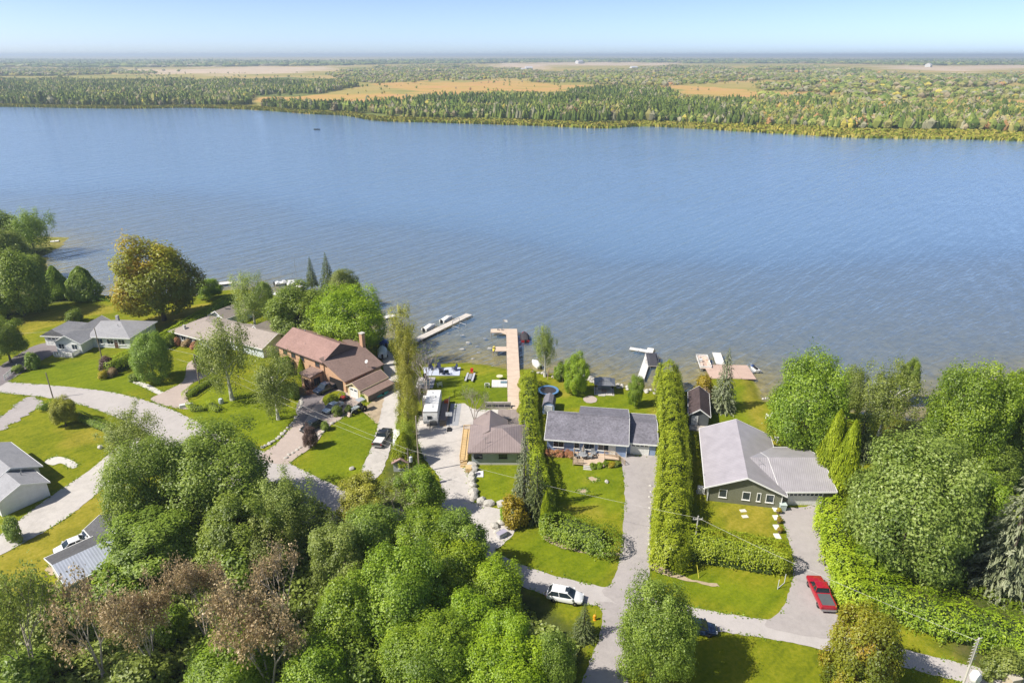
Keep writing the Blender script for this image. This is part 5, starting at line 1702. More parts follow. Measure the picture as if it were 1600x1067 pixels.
# ---- cottage with the brown hip roof
BROWN = ribbed((0.27, 0.215, 0.205), 'X', 0.4)
BROWNY = ribbed((0.27, 0.215, 0.205), 'Y', 0.4)
SAGE = siding((0.34, 0.38, 0.38), 0.2)
h = House('cottage', 'pale grey cottage with brown metal hip roof and skylight', 'house', -6.7, 97.1, 0)
h.hip(0, 9.0, 0, 8.0, 2.6, 4.5, SAGE, BROWN, ov=.6, trim=paint((.2, .16, .15)))
h.gable(.3, 5.4, 4.0, 10.4, 2.6, 4.3, 'y', SAGE, BROWNY, ov=.5, ends=.4, trim=paint((.2, .16, .15)))
h.part('skylight_frame', MB().frame(5.0, 1.9, 3.55, rx=R(23)).box(-.38, .38, -.75, .75, -.1, .12), TRIM)
h.part('skylight', MB().frame(5.0, 1.9, 3.55, rx=R(23)).box(-.3, .3, -.66, .66, .1, .14), paint((.42, .5, .54), .15, .05))
for x, w in ((1.1, 1.2), (5.2, 1.2), (8.2, .9)): h.opening('f', x, 0, 1.35, w, .75, 'window', bars=1, mat=BLACK)
h.part('antenna', MB().tube((2.3, 1.0, 3.0), (2.3, 1.0, 4.7), .03).tube((1.9, 1.0, 4.6), (2.7, 1.0, 4.6), .02).tube((2.0, .8, 4.3), (2.6, 1.2, 4.3), .02), STEEL)
h.part('foundation', MB().box(-.03, 9.03, -.04, 8.03, -.15, .25), CONC)
h.part('power_mast', MB().tube((8.9, 5.0, 2.0), (8.9, 5.0, 5.6), .05), STEEL)
d = thing('deck', 'new yellow timber walkway with railing along the brown roofed cottage', 'deck', (-6.7, 97.1, G), 0)
LUMBER = boards((0.62, 0.44, 0.22), 0.15, 'Y')
MB().box(-2.0, -.7, .3, 8.6, .55, .67).build('deck_floor', LUMBER, d)
MB().box(-2.0, 1.6, 8.6, 10.6, .55, .67).build('deck_floor', LUMBER, d)
for k in range(4): MB().box(-1.9, -.8, -.05 - .32 * k, .27 - .32 * k, .42 - .14 * k, .5 - .14 * k).build('step', LUMBER, d)
mb = MB()
for y in (.4, 3, 5.6, 8.4, 10.4):
    for x in (-1.95, -.75): mb.box(x - .06, x + .06, y - .06, y + .06, -.1, .56)
o = mb.build('deck_posts', LUMBER, d)
o['kind'] = 'stuff'
LUM2 = paint((0.62, 0.44, 0.22), .8, .2)
railing(d, [(-1.98, .3, 0), (-1.98, 10.5, 0), (1.5, 10.5, 0)], .66, .9, LUM2, 18)
railing(d, [(-.72, .3, 0), (-.72, 2.4, 0)], .66, .9, LUM2, 6)
MB().box(-.9, .1, -2.4, -1.2, -.02, .75).build('deck_box', LUM2, d)

# ---- the big terrace at the foot of the pier
d = thing('terrace', 'weathered timber terrace with benches at the foot of the pier', 'deck', (-1.0, 107.0, G), 0)
TER = boards((0.30, 0.25, 0.23), 0.15, 'X')
MB().box(-1.6, 2.6, 2.5, 8.6, .3, .42).build('deck_floor', TER, d)
MB().box(-2.4, 2.6, -.6, 2.4, .12, .24).build('deck_floor', TER, d)
MB().box(-3.6, -1.7, 2.0, 9.0, .02, .1).build('patio_slab', SLABC, d)
for k, y in enumerate((2.45, 5.2)): MB().box(-1.5, 2.5, y - .08, y + .08, .42, .48).build('edge_board', GREYWOOD, d)
MB().box(-1.4, 1.2, .8, 1.6, .24, .85).build('bench_seat', paint((.12, .12, .13)), d)
MB().box(-.9, .5, 4.0, 4.8, .42, .9).build('bench_seat', paint((.14, .13, .14)), d)
t = thing('lounge_sofa', 'long outdoor sofa with dark cushions at the foot of the pier', 'sofa', (-2.6, 116.9, G), 0)
MB().box(-2.6, 2.4, .3, .75, 0, 1.0).build('backrest', GREYWOOD, t)
MB().box(-2.6, 2.4, -.4, .3, 0, .4).build('seat', GREYWOOD, t)
for k in range(4): MB().box(-2.4 + 1.2 * k, -1.4 + 1.2 * k, -.36, .27, .4, .62).build('cushion', paint((.03, .03, .035)), t, bevel=.05)
t = thing('barbecue', 'black barbecue grill behind the brown roofed cottage', 'grill', (.4, 107.6, G + .24), 0)
MB().box(-.6, .6, -.3, .3, .45, .95).build('body', BLACK, t, bevel=.05)
MB().frame(0, 0, .95).prism([(-.6, -.3, 0), (-.6, .3, 0), (-.6, .2, .25), (-.6, -.1, .3)], (1.2, 0, 0)).build('lid', BLACK, t)
for sx in (-.5, .5):
    for sy in (-.22, .22): MB().tube((sx, sy, 0), (sx, sy, .46), .03).build('leg', STEEL, t)

# ---- brick house
BRICK = brickwork((0.62, 0.36, 0.215))
BRSH = shingle((0.30, 0.19, 0.165), 0.2)
BRSH2 = shingle((0.25, 0.175, 0.15), 0.2)
h = House('brick_house', 'two storey tan brick house with brown shingle roof and lower garage wing', 'house', -50.5, 135.7, -36.5)
h.gable(0, 14.8, 0, 9.0, 5.4, 7.7, 'x', BRICK, BRSH, ov=.5, ends=.4, trim=paint((.13, .09, .08)))
mb = MB().prism([(14.81, .2, -.1), (14.81, .2, 5.6), (21.0, .2, 2.9), (21.0, .2, -.1)], (0, 9.6, 0))
h.part('wall', mb, BRICK)
roof = h.part('roof', MB().slab([(14.2, -.4, 6.0), (21.6, -.4, 2.8), (21.6, 10.3, 2.8), (14.2, 10.3, 6.0)], .2), BRSH2)
roof2 = h.part('roof', MB().slab([(11.5, 8.0, 6.6), (14.2, 8.0, 6.05), (14.2, 12.0, 5.2), (11.5, 12.0, 5.6)], .2), BRSH2)
h.wall_box(8.8, 14.5, 8.99, 11.6, 5.0, BRICK)
h.part('gable_siding', MB().prism([(15.23, .3, 5.75), (15.23, 4.5, 7.65), (15.23, 8.7, 5.75)], (.05, 0, 0)), paint((.12, .09, .09)))
h.part('chimney', MB().box(14.9, 15.8, 9.85, 10.7, 0, 8.3), BRICK)
h.part('chimney_cap', MB().box(14.8, 15.9, 9.75, 10.8, 8.3, 8.45), CONC)
h.part('garage_shade_panel', MB().box(16.2, 20.2, .12, .24, 0, 2.3), paint((.018, .016, .016), .9))  # near-black panel on the wall, paints the shade inside the open garage
for x in (2.2, 5.0, 7.9, 12.9): h.opening('f', x, 0, 3.7, 1.2, 1.2, 'window', mat=paint((.16, .1, .08)))
for x in (1.5, 4.2): h.opening('f', x, 0, 1.0, 1.3, 1.3, 'window', mat=paint((.16, .1, .08)))
h.part('porch', MB().box(11.2, 11.5, -3.1, 0, 0, 2.7).box(14.0, 14.3, -3.1, 0, 0, 2.7).box(11.5, 14.0, -3.1, -2.8, 1.9, 2.7).box(11.5, 12.0, -3.1, -2.8, 0, 1.9).box(13.5, 14.0, -3.1, -2.8, 0, 1.9), BRICK)
h.part('porch_roof', MB().slab([(10.9, -3.4, 2.95), (14.6, -3.4, 2.95), (14.6, -.01, 3.25), (10.9, -.01, 3.25)], .16), BRSH2)
h.opening('l', -1.6, 11.2, .7, 1.2, 1.3, 'window', mat=paint((.1, .07, .06)))
h.opening('r', -1.6, 14.3, .7, 1.4, 1.4, 'window', mat=paint((.1, .07, .06)), bars=2)
h.vent(5.0, 6.0, 6.8)
h.vent(2.8, 5.2, 7.2, .16, .5)
h.vent(8.6, 5.4, 7.0, .12, .4)
h.vent(6.8, 2.0, 6.2)
h.part('satellite_dish', MB().tube((20.6, 6.5, 3.2), (20.6, 6.5, 4.5), .04).frame(20.6, 6.5, 4.5, rx=R(55)).lathe([(.05, 0), (.35, .06), (.42, .14)], 10), paint((.5, .5, .5)))
# shed against it
CREAM = siding((0.62, 0.53, 0.33), 0.2)
h = House('garage_shed', 'cream shed with brown roof and lean-to beside the brick house', 'shed', -32.9, 122.3, -36)
h.gable(0, 3.7, 0, 7.2, 2.2, 3.2, 'y', CREAM, BRSH2, ov=.3, ends=.3, trim=paint((.6, .52, .34)))
h.wall_box(3.71, 5.6, .3, 7.0, 1.5, paint((.16, .14, .13)))
h.part('wall', MB().prism([(3.71, .22, -.1), (3.71, .22, 2.0), (5.6, .22, 1.5), (5.6, .22, -.1)], (0, .06, 0)), CREAM)
h.part('lean_to_roof', MB().slab([(3.72, .05, 2.05), (5.95, .05, 1.55), (5.95, 7.2, 1.55), (3.72, 7.2, 2.05)], .1), BRSH2)
h.opening('f', 1.85, 0, 0, 2.2, 2.0, 'garage', bars=2, mat=WHITE)

# ---- low bungalow behind the birches
TAUPE = shingle((0.33, 0.285, 0.255), 0.14)
PALEB = siding((0.60, 0.64, 0.68), 0.2)
h = House('low_bungalow', 'long low pale blue bungalow with taupe hip roof and several wings', 'house', -80.6, 150.4, -28)
h.hip(0, 14.5, 0, 10.5, 2.6, 4.1, PALEB, TAUPE, ov=.7)
h.gable(13.0, 26.5, 2.8, 11.5, 2.6, 4.3, 'x', PALEB, TAUPE, ov=.6, ends=.5)
h.gable(16.0, 22.0, 8.0, 19.0, 2.6, 4.6, 'y', PALEB, TAUPE, ov=.5, ends=.4)
for x in (1.3, 3.6, 5.9, 8.2): h.opening('f', x, 0, .9, 1.5, 1.1, 'window')
h.part('chimney', MB().box(2.6, 3.2, 1.0, 1.5, 2.6, 4.2), paint((.5, .48, .45)))
h = House('shore_cottage', 'small pale blue gabled cottage near the docks', 'cottage', -76.2, 161.5, -28)
h.gable(0, 5.2, 0, 8.5, 2.5, 4.0, 'y', PALEB, TAUPE, ov=.5, ends=.5)
h.opening('f', 2.6, 0, 1.0, 1.6, 1.1, 'window')

# ---- white house by the lawn
LGREY = shingle((0.30, 0.30, 0.315), 0.16)
WHS = siding((0.70, 0.71, 0.70), 0.2)
h = House('white_house', 'white house with light grey shingle roofs and a porch gable', 'house', -104.3, 143.6, -6)
h.gable(0, 6.2, 0, 12.0, 2.7, 4.4, 'y', WHS, LGREY, ov=.5, ends=.5)
h.hip(-5.6, .05, 3.6, 11.5, 2.5, 4.2, WHS, LGREY, ov=.5, axis='y', left=False)
h.hip(6.0, 15.5, 3.8, 13.8, 2.7, 4.5, WHS, LGREY, ov=.5, left=False)
h.opening('f', -2.8, 3.6, 0, 4.2, 2.1, 'garage', bars=4, mat=WHITE)
for x in (1.4, 4.6): h.opening('f', x, 0, 1.0, 1.3, 1.2, 'window')
for x in (8.0, 10.6, 13.4): h.opening('f', x, 3.8, 1.0, 1.5, 1.2, 'window')
h.opening('f', 12.0, 3.8, .05, .95, 2.05, 'door', mat=paint((.12, .07, .05)))
h.part('porch_floor', MB().box(1.0, 5.6, -2.4, -.02, -.02, .3), CONC)
mb = MB()
for a, b in (((1.0, -2.35, 0), (5.5, -2.35, 0)), ((5.5, -2.35, 0), (5.5, -.2, 0))):
    a, b = Vector(a), Vector(b)
    mb.tube(a + Vector((0, 0, 1.15)), b + Vector((0, 0, 1.15)), .06)
    for k in range(8): mb.box(a.lerp(b, k / 7).x - .1, a.lerp(b, k / 7).x + .1, a.lerp(b, k / 7).y - .1, a.lerp(b, k / 7).y + .1, .3, 1.15)
h.part('porch_railing', mb, WHITE)
for k in range(3): h.part('skylight', MB().frame(8.6 + 1.7 * k, 10.6, 3.72, rx=R(-18)).box(-.4, .4, -.6, .6, -.05, .12), paint((.72, .74, .76), .3))
h.vent(11.0, 7.0, 4.2)
h.part('chimney', MB().box(7.4, 8.0, 11.4, 12.0, 3.0, 5.0), paint((.4, .4, .4)))

# ---- white house and garage in the corner
h = House('white_house', 'white house with broad garage gable beside the bright concrete driveway', 'house', -75.4, 83.1, 54)
WHS2 = siding((0.74, 0.75, 0.77), 0.22)
h.gable(0, 6.5, 0, 8.0, 2.5, 3.9, 'y', WHS2, LGREY, ov=.4, ends=.35)
h.gable(.4, 7.6, 5.6, 17.0, 2.7, 4.3, 'y', WHS2, LGREY, ov=.5, ends=.5)
h.vent(4.6, 3.4, 3.5)
h.vent(5.0, 4.4, 3.4)
h.part('downspout', MB().box(6.4, 6.5, -.1, -.01, 0, 2.4), TRIM)
for y in (2.0, 5.0): h.opening('r', y, 6.5, .9, 1.0, 1.0, 'window')

# ---- small house half under the trees
WRIB = ribbed((0.36, 0.39, 0.46), 'X', 0.36)
DKSH = shingle((0.10, 0.10, 0.105), 0.25)
h = House('small_house', 'small house with one bright ribbed metal slope and one dark slope, half hidden by trees', 'house', -58.1, 69.2, 48.7)
h.gable(0, 10.5, -3.7, 3.4, 2.3, 3.3, 'x', paint((.55, .52, .48)), None, ov=.4, ends=.4, split=(WRIB, DKSH))
h.gable(5.5, 9.5, 2.0, 6.2, 2.2, 3.2, 'y', paint((.55, .52, .48)), DKSH, ov=.3, ends=.3)
h.part('chimney', MB().box(6.4, 7.2, -.5, .3, 2.9, 4.1), WHITE)
h.part('roof_hatch', MB().box(7.6, 8.8, -1.9, -.9, 2.7, 3.35), WHITE)

# ---- sheds
h = House('garden_shed', 'tiny shed with pinkish shingle roof beside the lane', 'shed', -19.4, 95.0, 3)
PINKSH = shingle((0.36, 0.235, 0.225), 0.15)
h.gable(0, 2.4, 0, 2.9, 1.7, 2.4, 'y', paint((.5, .52, .54)), PINKSH, ov=.25, ends=.3, trim=None)
h.opening('f', 1.2, 0, .7, .7, .6, 'window', bars=0)
h = House('boathouse', 'dark boathouse with black shingle roof beside the tall hedge', 'boathouse', 32.6, 110.2, -13)
DKG = paint((0.10, 0.11, 0.12), .6, .15)
h.gable(0, 3.4, 0, 9.0, 2.4, 3.6, 'y', DKG, shingle((0.075, 0.055, 0.055), 0.35), ov=.3, ends=.35)
h.opening('f', .95, 0, .05, .95, 2.0, 'door', mat=paint((.55, .57, .6)))
h.part('porch_floor', MB().box(.1, 3.2, -1.9, -.02, 0, .25), GREYWOOD)
h = House('garden_shed', 'grey gambrel shed standing between the trampoline and the blue bungalow', 'shed', 5.8, 114.6, -8)
mb = MB().prism([(0, 0, -.1), (0, 0, 1.7), (.35, 0, 2.4), (1.1, 0, 2.75), (1.85, 0, 2.4), (2.2, 0, 1.7), (2.2, 0, -.1)], (0, 3.2, 0))
h.part('wall', mb, BLUE)
mb = MB()
pr = [(-.12, 1.62), (.3, 2.48), (1.1, 2.86), (1.9, 2.48), (2.32, 1.62)]
for (xa, za), (xb, zb) in zip(pr[:-1], pr[1:]): mb.slab([(xa, -.2, za), (xb, -.2, zb), (xb, 3.4, zb), (xa, 3.4, za)], .09)
h.part('roof', mb, SLATE)
h.opening('f', 1.1, 0, .05, 1.3, 1.7, 'door', mat=paint((.5, .52, .55)))

# ---- gazebo
t = thing('gazebo', 'gazebo with dark two-tier metal roof on the shoreline terrace', 'gazebo', (18.7, 124.0, G), R(-6))
for sx in (-1.7, 1.7):
    for sy in (-1.4, 1.4): MB().box(sx - .08, sx + .08, sy - .08, sy + .08, 0, 2.2).build('post', BLACK, t)
def pyramid(w, d, z, hh, top):
    return MB().taper(-w, w, -d, d, z, z + hh, w - top, d - top * .8)
GZ = ribbed((0.16, 0.17, 0.19), 'X', 0.4)
pyramid(2.1, 1.8, 2.2, .55, 1.0).build('roof', GZ, t)
pyramid(1.15, .95, 2.78, .3, .3).build('roof_top', GZ, t)
MB().box(-2.0, 2.0, -1.8, 1.7, -.02, .08).build('floor', CONC, t)
MB().box(-1.2, .2, -2.2, -1.8, -.02, .14).build('step', CONC, t)
MB().box(-1.3, 1.3, .6, 1.2, .08, .75).build('sofa', GREYP, t)
MB().box(-.5, .5, -.5, .1, .08, .5).build('table', paint((.2, .16, .14)), t)
# ================================================================== VEHICLES, BOATS, DOCKS AND OTHER THINGS
TINT = paint((0.02, 0.03, 0.04), .08, .1, spec=.6)
def wheel(parent, x, y, r=.34, w=.22):
    o = MB().frame(x, y, r, rx=R(90)).lathe([(r * .62, -w / 2), (r, -w / 2 + .03), (r, w / 2 - .03), (r * .62, w / 2)], 16).build('wheel', RUBBER, parent, True)
    MB().frame(x, y, r, rx=R(90)).lathe([(.03, -w / 2 - .005), (r * .6, -w / 2 + .01), (r * .6, w / 2 - .01), (.03, w / 2 + .005)], 12).build('rim', STEEL, o)
    return o

def car(kind, label, cat, loc, rz, color, group=None, name=None, load=None, metal=0.0):
    """x forward. kind: suv, sedan, pickup"""
    t = thing(name or ('pickup_truck' if kind == 'pickup' else 'car'), label, cat, loc, rz, group)
    P = car_paint(color, metal=metal)
    if kind == 'pickup':
        L, W, zb, zh, wb = 5.7, 1.98, .48, 1.12, 3.6
    elif kind == 'suv':
        L, W, zb, zh, wb = 4.6, 1.86, .36, 1.0, 2.7
    else:
        L, W, zb, zh, wb = 4.7, 1.8, .3, .9, 2.75
    a, b = -L / 2, L / 2
    w = W / 2
    def ring(x, z0, z1, ww, rnd=.10):
        return [(x, -ww + rnd, z0), (x, ww - rnd, z0), (x, ww, z0 + rnd), (x, ww + .0, z1 - rnd * 1.6), (x, ww - rnd * .9, z1), (x, -ww + rnd * .9, z1), (x, -ww, z1 - rnd * 1.6), (x, -ww, z0 + rnd)]
    if kind == 'pickup':
        prof = [(a, zb + .1, zh - .06, w - .06), (a + .08, zb, zh, w), (a + 1.0, zb - .08, zh + .02, w), (.35, zb - .1, zh + .04, w), (1.2, zb - .1, zh + .03, w), (b - .9, zb - .06, zh, w), (b - .15, zb, zh - .1, w - .04), (b, zb + .12, zh - .22, w - .16)]
    elif kind == 'suv':
        prof = [(a, zb + .15, zh - .08, w - .14), (a + .1, zb + .02, zh, w - .04), (a + .9, zb - .08, zh + .02, w), (0, zb - .1, zh, w), (.9, zb - .1, zh - .01, w), (b - .8, zb - .06, zh - .1, w - .02), (b - .2, zb, zh - .2, w - .12), (b, zb + .12, zh - .36, w - .32)]
    else:
        prof = [(a, zb + .15, zh - .1, w - .14), (a + .15, zb + .02, zh, w - .05), (a + .9, zb - .05, zh + .02, w), (0, zb - .08, zh, w), (.9, zb - .08, zh - .01, w), (b - .8, zb - .05, zh - .12, w - .03), (b - .2, zb, zh - .2, w - .12), (b, zb + .12, zh - .34, w - .3)]
    MB().loft([ring(*p) for p in prof]).build('body', P, t, True, .03)
    def frustum(x0, x1, x2, x3, z0, z1, wb_, wt):
        """x0..x3: rear bottom, rear top, front top, front bottom"""
        return [(x0, -wb_, z0), (x3, -wb_, z0), (x3, wb_, z0), (x0, wb_, z0), (x1, -wt, z1), (x2, -wt, z1), (x2, wt, z1), (x1, wt, z1)]
    Fb = [(0, 3, 2, 1), (4, 5, 6, 7), (0, 1, 5, 4), (1, 2, 6, 5), (2, 3, 7, 6), (3, 0, 4, 7)]
    if kind == 'pickup': g = (-.55, -.35, .75, 1.5, zh, 1.83)
    elif kind == 'suv': g = (a + .12, a + .65, .35, 1.2, zh - .02, 1.62)
    else: g = (-1.6, -.85, .45, 1.25, zh - .02, 1.42)
    x0, x1, x2, x3, z0, z1 = g
    wbm, wt = w - .07, w - .27
    MB().add(frustum(x0, x1, x2, x3, z0, z1 - .05, wbm, wt + .02), Fb).build('windows', TINT, t, False, .03)
    MB().add(frustum(x1 - .06, x1 + .05, x2 - .06, x2 + .06, z1 - .06, z1 + .02, wt + .03, wt - .05), Fb).build('roof', P, t, True, .02)
    # pillars
    for s in (-1, 1):
        for (xa, xb) in ((x0 + .02, x1), ((x0 + x3) / 2 - .12, (x1 + x2) / 2 - .12), (x3 - .02, x2)):
            MB().tube((xa, s * (wbm + .0), z0), (xb, s * (wt + .025), z1 - .03), .05, .045, 5).build('pillar', P, t)
    if kind == 'suv': MB().box(.0, .55, -.4, .4, z1 + .005, z1 + .03).build('sunroof', TINT, t)
    if kind == 'pickup':
        lc = paint((.10, .11, .12), .5) if load is None else load
        MB().box(a + .18, -.7, -w + .2, w - .2, zh - .01, zh + .035).build('bed_cover', lc, t)
        for s in (-1, 1): MB().box(a + .1, -.62, s * (w - .13) - .06, s * (w - .13) + .06, zh - .02, zh + .07).build('bed_rail', P, t)
        MB().box(a + .06, a + .16, -w + .12, w - .12, zh - .1, zh + .06).build('tailgate', P, t)
        MB().box(a - .14, a + .02, -w + .1, w - .1, zb, zb + .2).build('bumper', STEEL, t)
    else:
        MB().box(a - .06, a + .06, -w + .2, w - .2, zb + .08, zb + .26).build('bumper', BLACK, t)
    MB().box(b - .05, b + .05, -w + .35, w - .35, zb + .08, zb + .24).build('bumper', BLACK, t)
    for s in (-1, 1):
        MB().box(b - .3, b - .07, s * (w - .34) - .16, s * (w - .34) + .16, zh - .36, zh - .22).build('headlight', paint((.7, .72, .74), .15), t)
        MB().box(a - .02, a + .1, s * (w - .2) - .1, s * (w - .2) + .1, zh - .34, zh - .1).build('taillight', paint((.35, .02, .02), .2), t)
        MB().box(x3 - .35, x3 - .15, s * (w + .09) - .09, s * (w + .09) + .09, zh, zh + .15).build('mirror', P, t)
        for x in (-wb / 2, wb / 2): wheel(t, x, s * (w - .1), .40 if kind == 'pickup' else .35)
    return t

car('suv', 'white car with dark sunroof parked on the verge of the road', 'car', at(883, 936), R(-14), (0.78, 0.79, 0.80))
car('pickup', 'red pickup truck with dark bed cover on the green house driveway', 'truck', at(1281, 932), R(86), (0.36, 0.008, 0.022))
car('sedan', 'dark blue car half hidden by the maple at the junction', 'car', at(1088, 985), R(-8), (0.018, 0.035, 0.085))
car('pickup', 'dark blue pickup truck parked by the brick porch', 'truck', at(511, 610), R(233), (0.028, 0.045, 0.085), load=paint((.12, .09, .08)))
car('sedan', 'silver blue car parked nose down the brick house driveway', 'car', at(521, 640), R(238), (0.36, 0.43, 0.50), metal=.3)
car('suv', 'black car on the driveway beside the purple leaved tree', 'car', at(488, 670), R(235), (0.016, 0.018, 0.022))
car('pickup', 'black pickup truck with pale load in its bed on the gravel lane', 'truck', at(598, 688), R(80), (0.022, 0.024, 0.028), load=paint((.62, .6, .58)))
car('sedan', 'white sedan beside the small metal roofed house', 'car', at(116, 856), R(222), (0.74, 0.75, 0.76))
car('sedan', 'white car parked in front of the white sedan, half hidden by leaves', 'car', at(147, 838), R(222), (0.66, 0.69, 0.70))
# utility vehicle behind the silver car
t = thing('utility_cart', 'dark open utility cart with red seats behind the silver car', 'cart', at(537, 626), R(238))
MB().box(-1.2, 1.2, -.6, .6, .35, .7).build('body', BLACK, t, False, .06)
MB().box(-.2, .4, -.5, .5, .7, 1.05).build('seat', paint((.35, .04, .03)), t, False, .05)
for s in (-1, 1):
    MB().tube((-.3, s * .55, .7), (-.2, s * .5, 1.75), .04).tube((-.2, s * .5, 1.75), (.7, s * .5, 1.7), .04).tube((.7, s * .5, 1.7), (1.0, s * .55, .7), .04).build('roll_bar', GREYP, t)
    for x in (-.8, .8): wheel(t, x, s * .6, .3, .26)
# tractor
t = thing('tractor', 'grey compact tractor with front loader bucket at the lawn edge', 'tractor', at(562, 642), R(225))
MB().box(.1, 1.7, -.35, .35, .65, 1.2).build('hood', paint((.30, .34, .36), .4), t, False, .08)
MB().box(-.9, .2, -.55, .55, .6, .9).build('chassis', BLACK, t)
MB().box(-.7, -.2, -.3, .3, .9, 1.35).build('seat', BLACK, t, False, .06)
MB().tube((-.75, -.6, .9), (-.75, -.6, 2.3), .05).tube((-.75, .6, .9), (-.75, .6, 2.3), .05).tube((-.75, -.6, 2.3), (-.75, .6, 2.3), .05).build('roll_bar', BLACK, t)
MB().box(-1.1, .4, -.7, .7, 2.3, 2.38).build('canopy', paint((.35, .37, .4)), t)
for s in (-1, 1):
    wheel(t, -.55, s * .75, .62, .38)
    wheel(t, 1.25, s * .55, .38, .26)
    MB().tube((.2, s * .5, 1.25), (1.9, s * .5, .95), .07).tube((1.9, s * .5, .95), (2.3, s * .5, .35), .06).build('loader_arm', paint((.55, .57, .55)), t)
MB().prism([(2.25, -.85, .05), (2.25, -.85, .6), (2.45, -.85, .62), (2.9, -.85, .1), (2.9, -.85, .05)], (0, 1.7, 0)).build('bucket', paint((.5, .4, .33)), t)

# travel trailer
RVW = paint((.70, .70, .69), .4, .08)
t = thing('travel_trailer', 'white travel trailer with flat roof parked beside the bare trees', 'trailer', (-15.0, 114.2, G), R(1))
MB().prism([(-1.35, -4.6, .6), (-1.35, -4.75, 1.2), (-1.35, -4.45, 2.95), (-1.35, 4.6, 2.95), (-1.35, 4.9, 1.4), (-1.35, 4.5, .6)], (2.7, 0, 0)).build('body', RVW, t, False, .08)
MB().box(-1.25, 1.25, -4.3, 4.4, 2.96, 3.02).build('roof', paint((.78, .78, .77), .6, .1), t)
MB().box(-1.36, 1.36, -4.46, -4.38, 2.86, 3.03).build('roof_edge', BLACK, t)
MB().box(-1.2, 1.2, -1.0, -.92, 3.02, 3.06).build('roof_strip', GREYP, t)
for x, y in ((.2, 1.4), (.0, -2.6), (-.5, 3.2)): MB().taper(x - .35, x + .35, y - .35, y + .35, 3.02, 3.25, .08, .08).build('roof_vent', WHITE, t)
o = MB().box(-.55, .25, -4.72, -4.6, 1.7, 2.3).build('window', BLACK, t)
MB().box(-.5, -.2, -4.74, -4.7, 1.75, 2.25).build('pane', GLASS, o)
MB().box(-.1, .2, -4.74, -4.7, 1.75, 2.25).build('pane', GLASS, o)
MB().taper(-.2, 1.25, -5.2, -4.72, .55, 1.5, .15, .0, .1).build('front_cover', paint((.10, .10, .10)), t, False, .1)
MB().tube((0, -5.1, .55), (0, -6.1, .5), .07).build('hitch', BLACK, t)
MB().box(-2.0, -1.36, .6, 3.0, .7, 2.6).build('slide_out', RVW, t)
for s in (-1, 1):
    for y in (-.5, .5): wheel(t, s * 1.2, y, .36, .22)
d = thing('trailer_deck', 'grey timber deck with dark railing along the travel trailer', 'deck', (-13.0, 114.2, G), R(1))
MB().box(-.5, .9, -3.2, 4.6, .55, .67).build('deck_floor', boards((.30, .24, .21), .15, 'Y'), d)
railing(d, [(.88, -3.1, 0), (.88, 4.5, 0)], .66, .95, paint((.16, .12, .1)), 16)
for k in range(4): MB().box(-.4, .8, -3.55 - .3 * k, -3.25 - .3 * k, .42 - .13 * k, .5 - .13 * k).build('step', WOOD, d)
MB().box(-.1, .7, 3.4, 4.2, .67, 1.2).build('orange_chair', paint((.65, .13, .03)), d)
sheet('concrete_pad', [(-12.0, 110.0), (-9.9, 110.0), (-9.9, 118.6), (-12.0, 118.6)], gravel((.33, .34, .36), .08), .075, 'grey blue concrete pad beside the trailer deck', 0.0, 1, world=True)

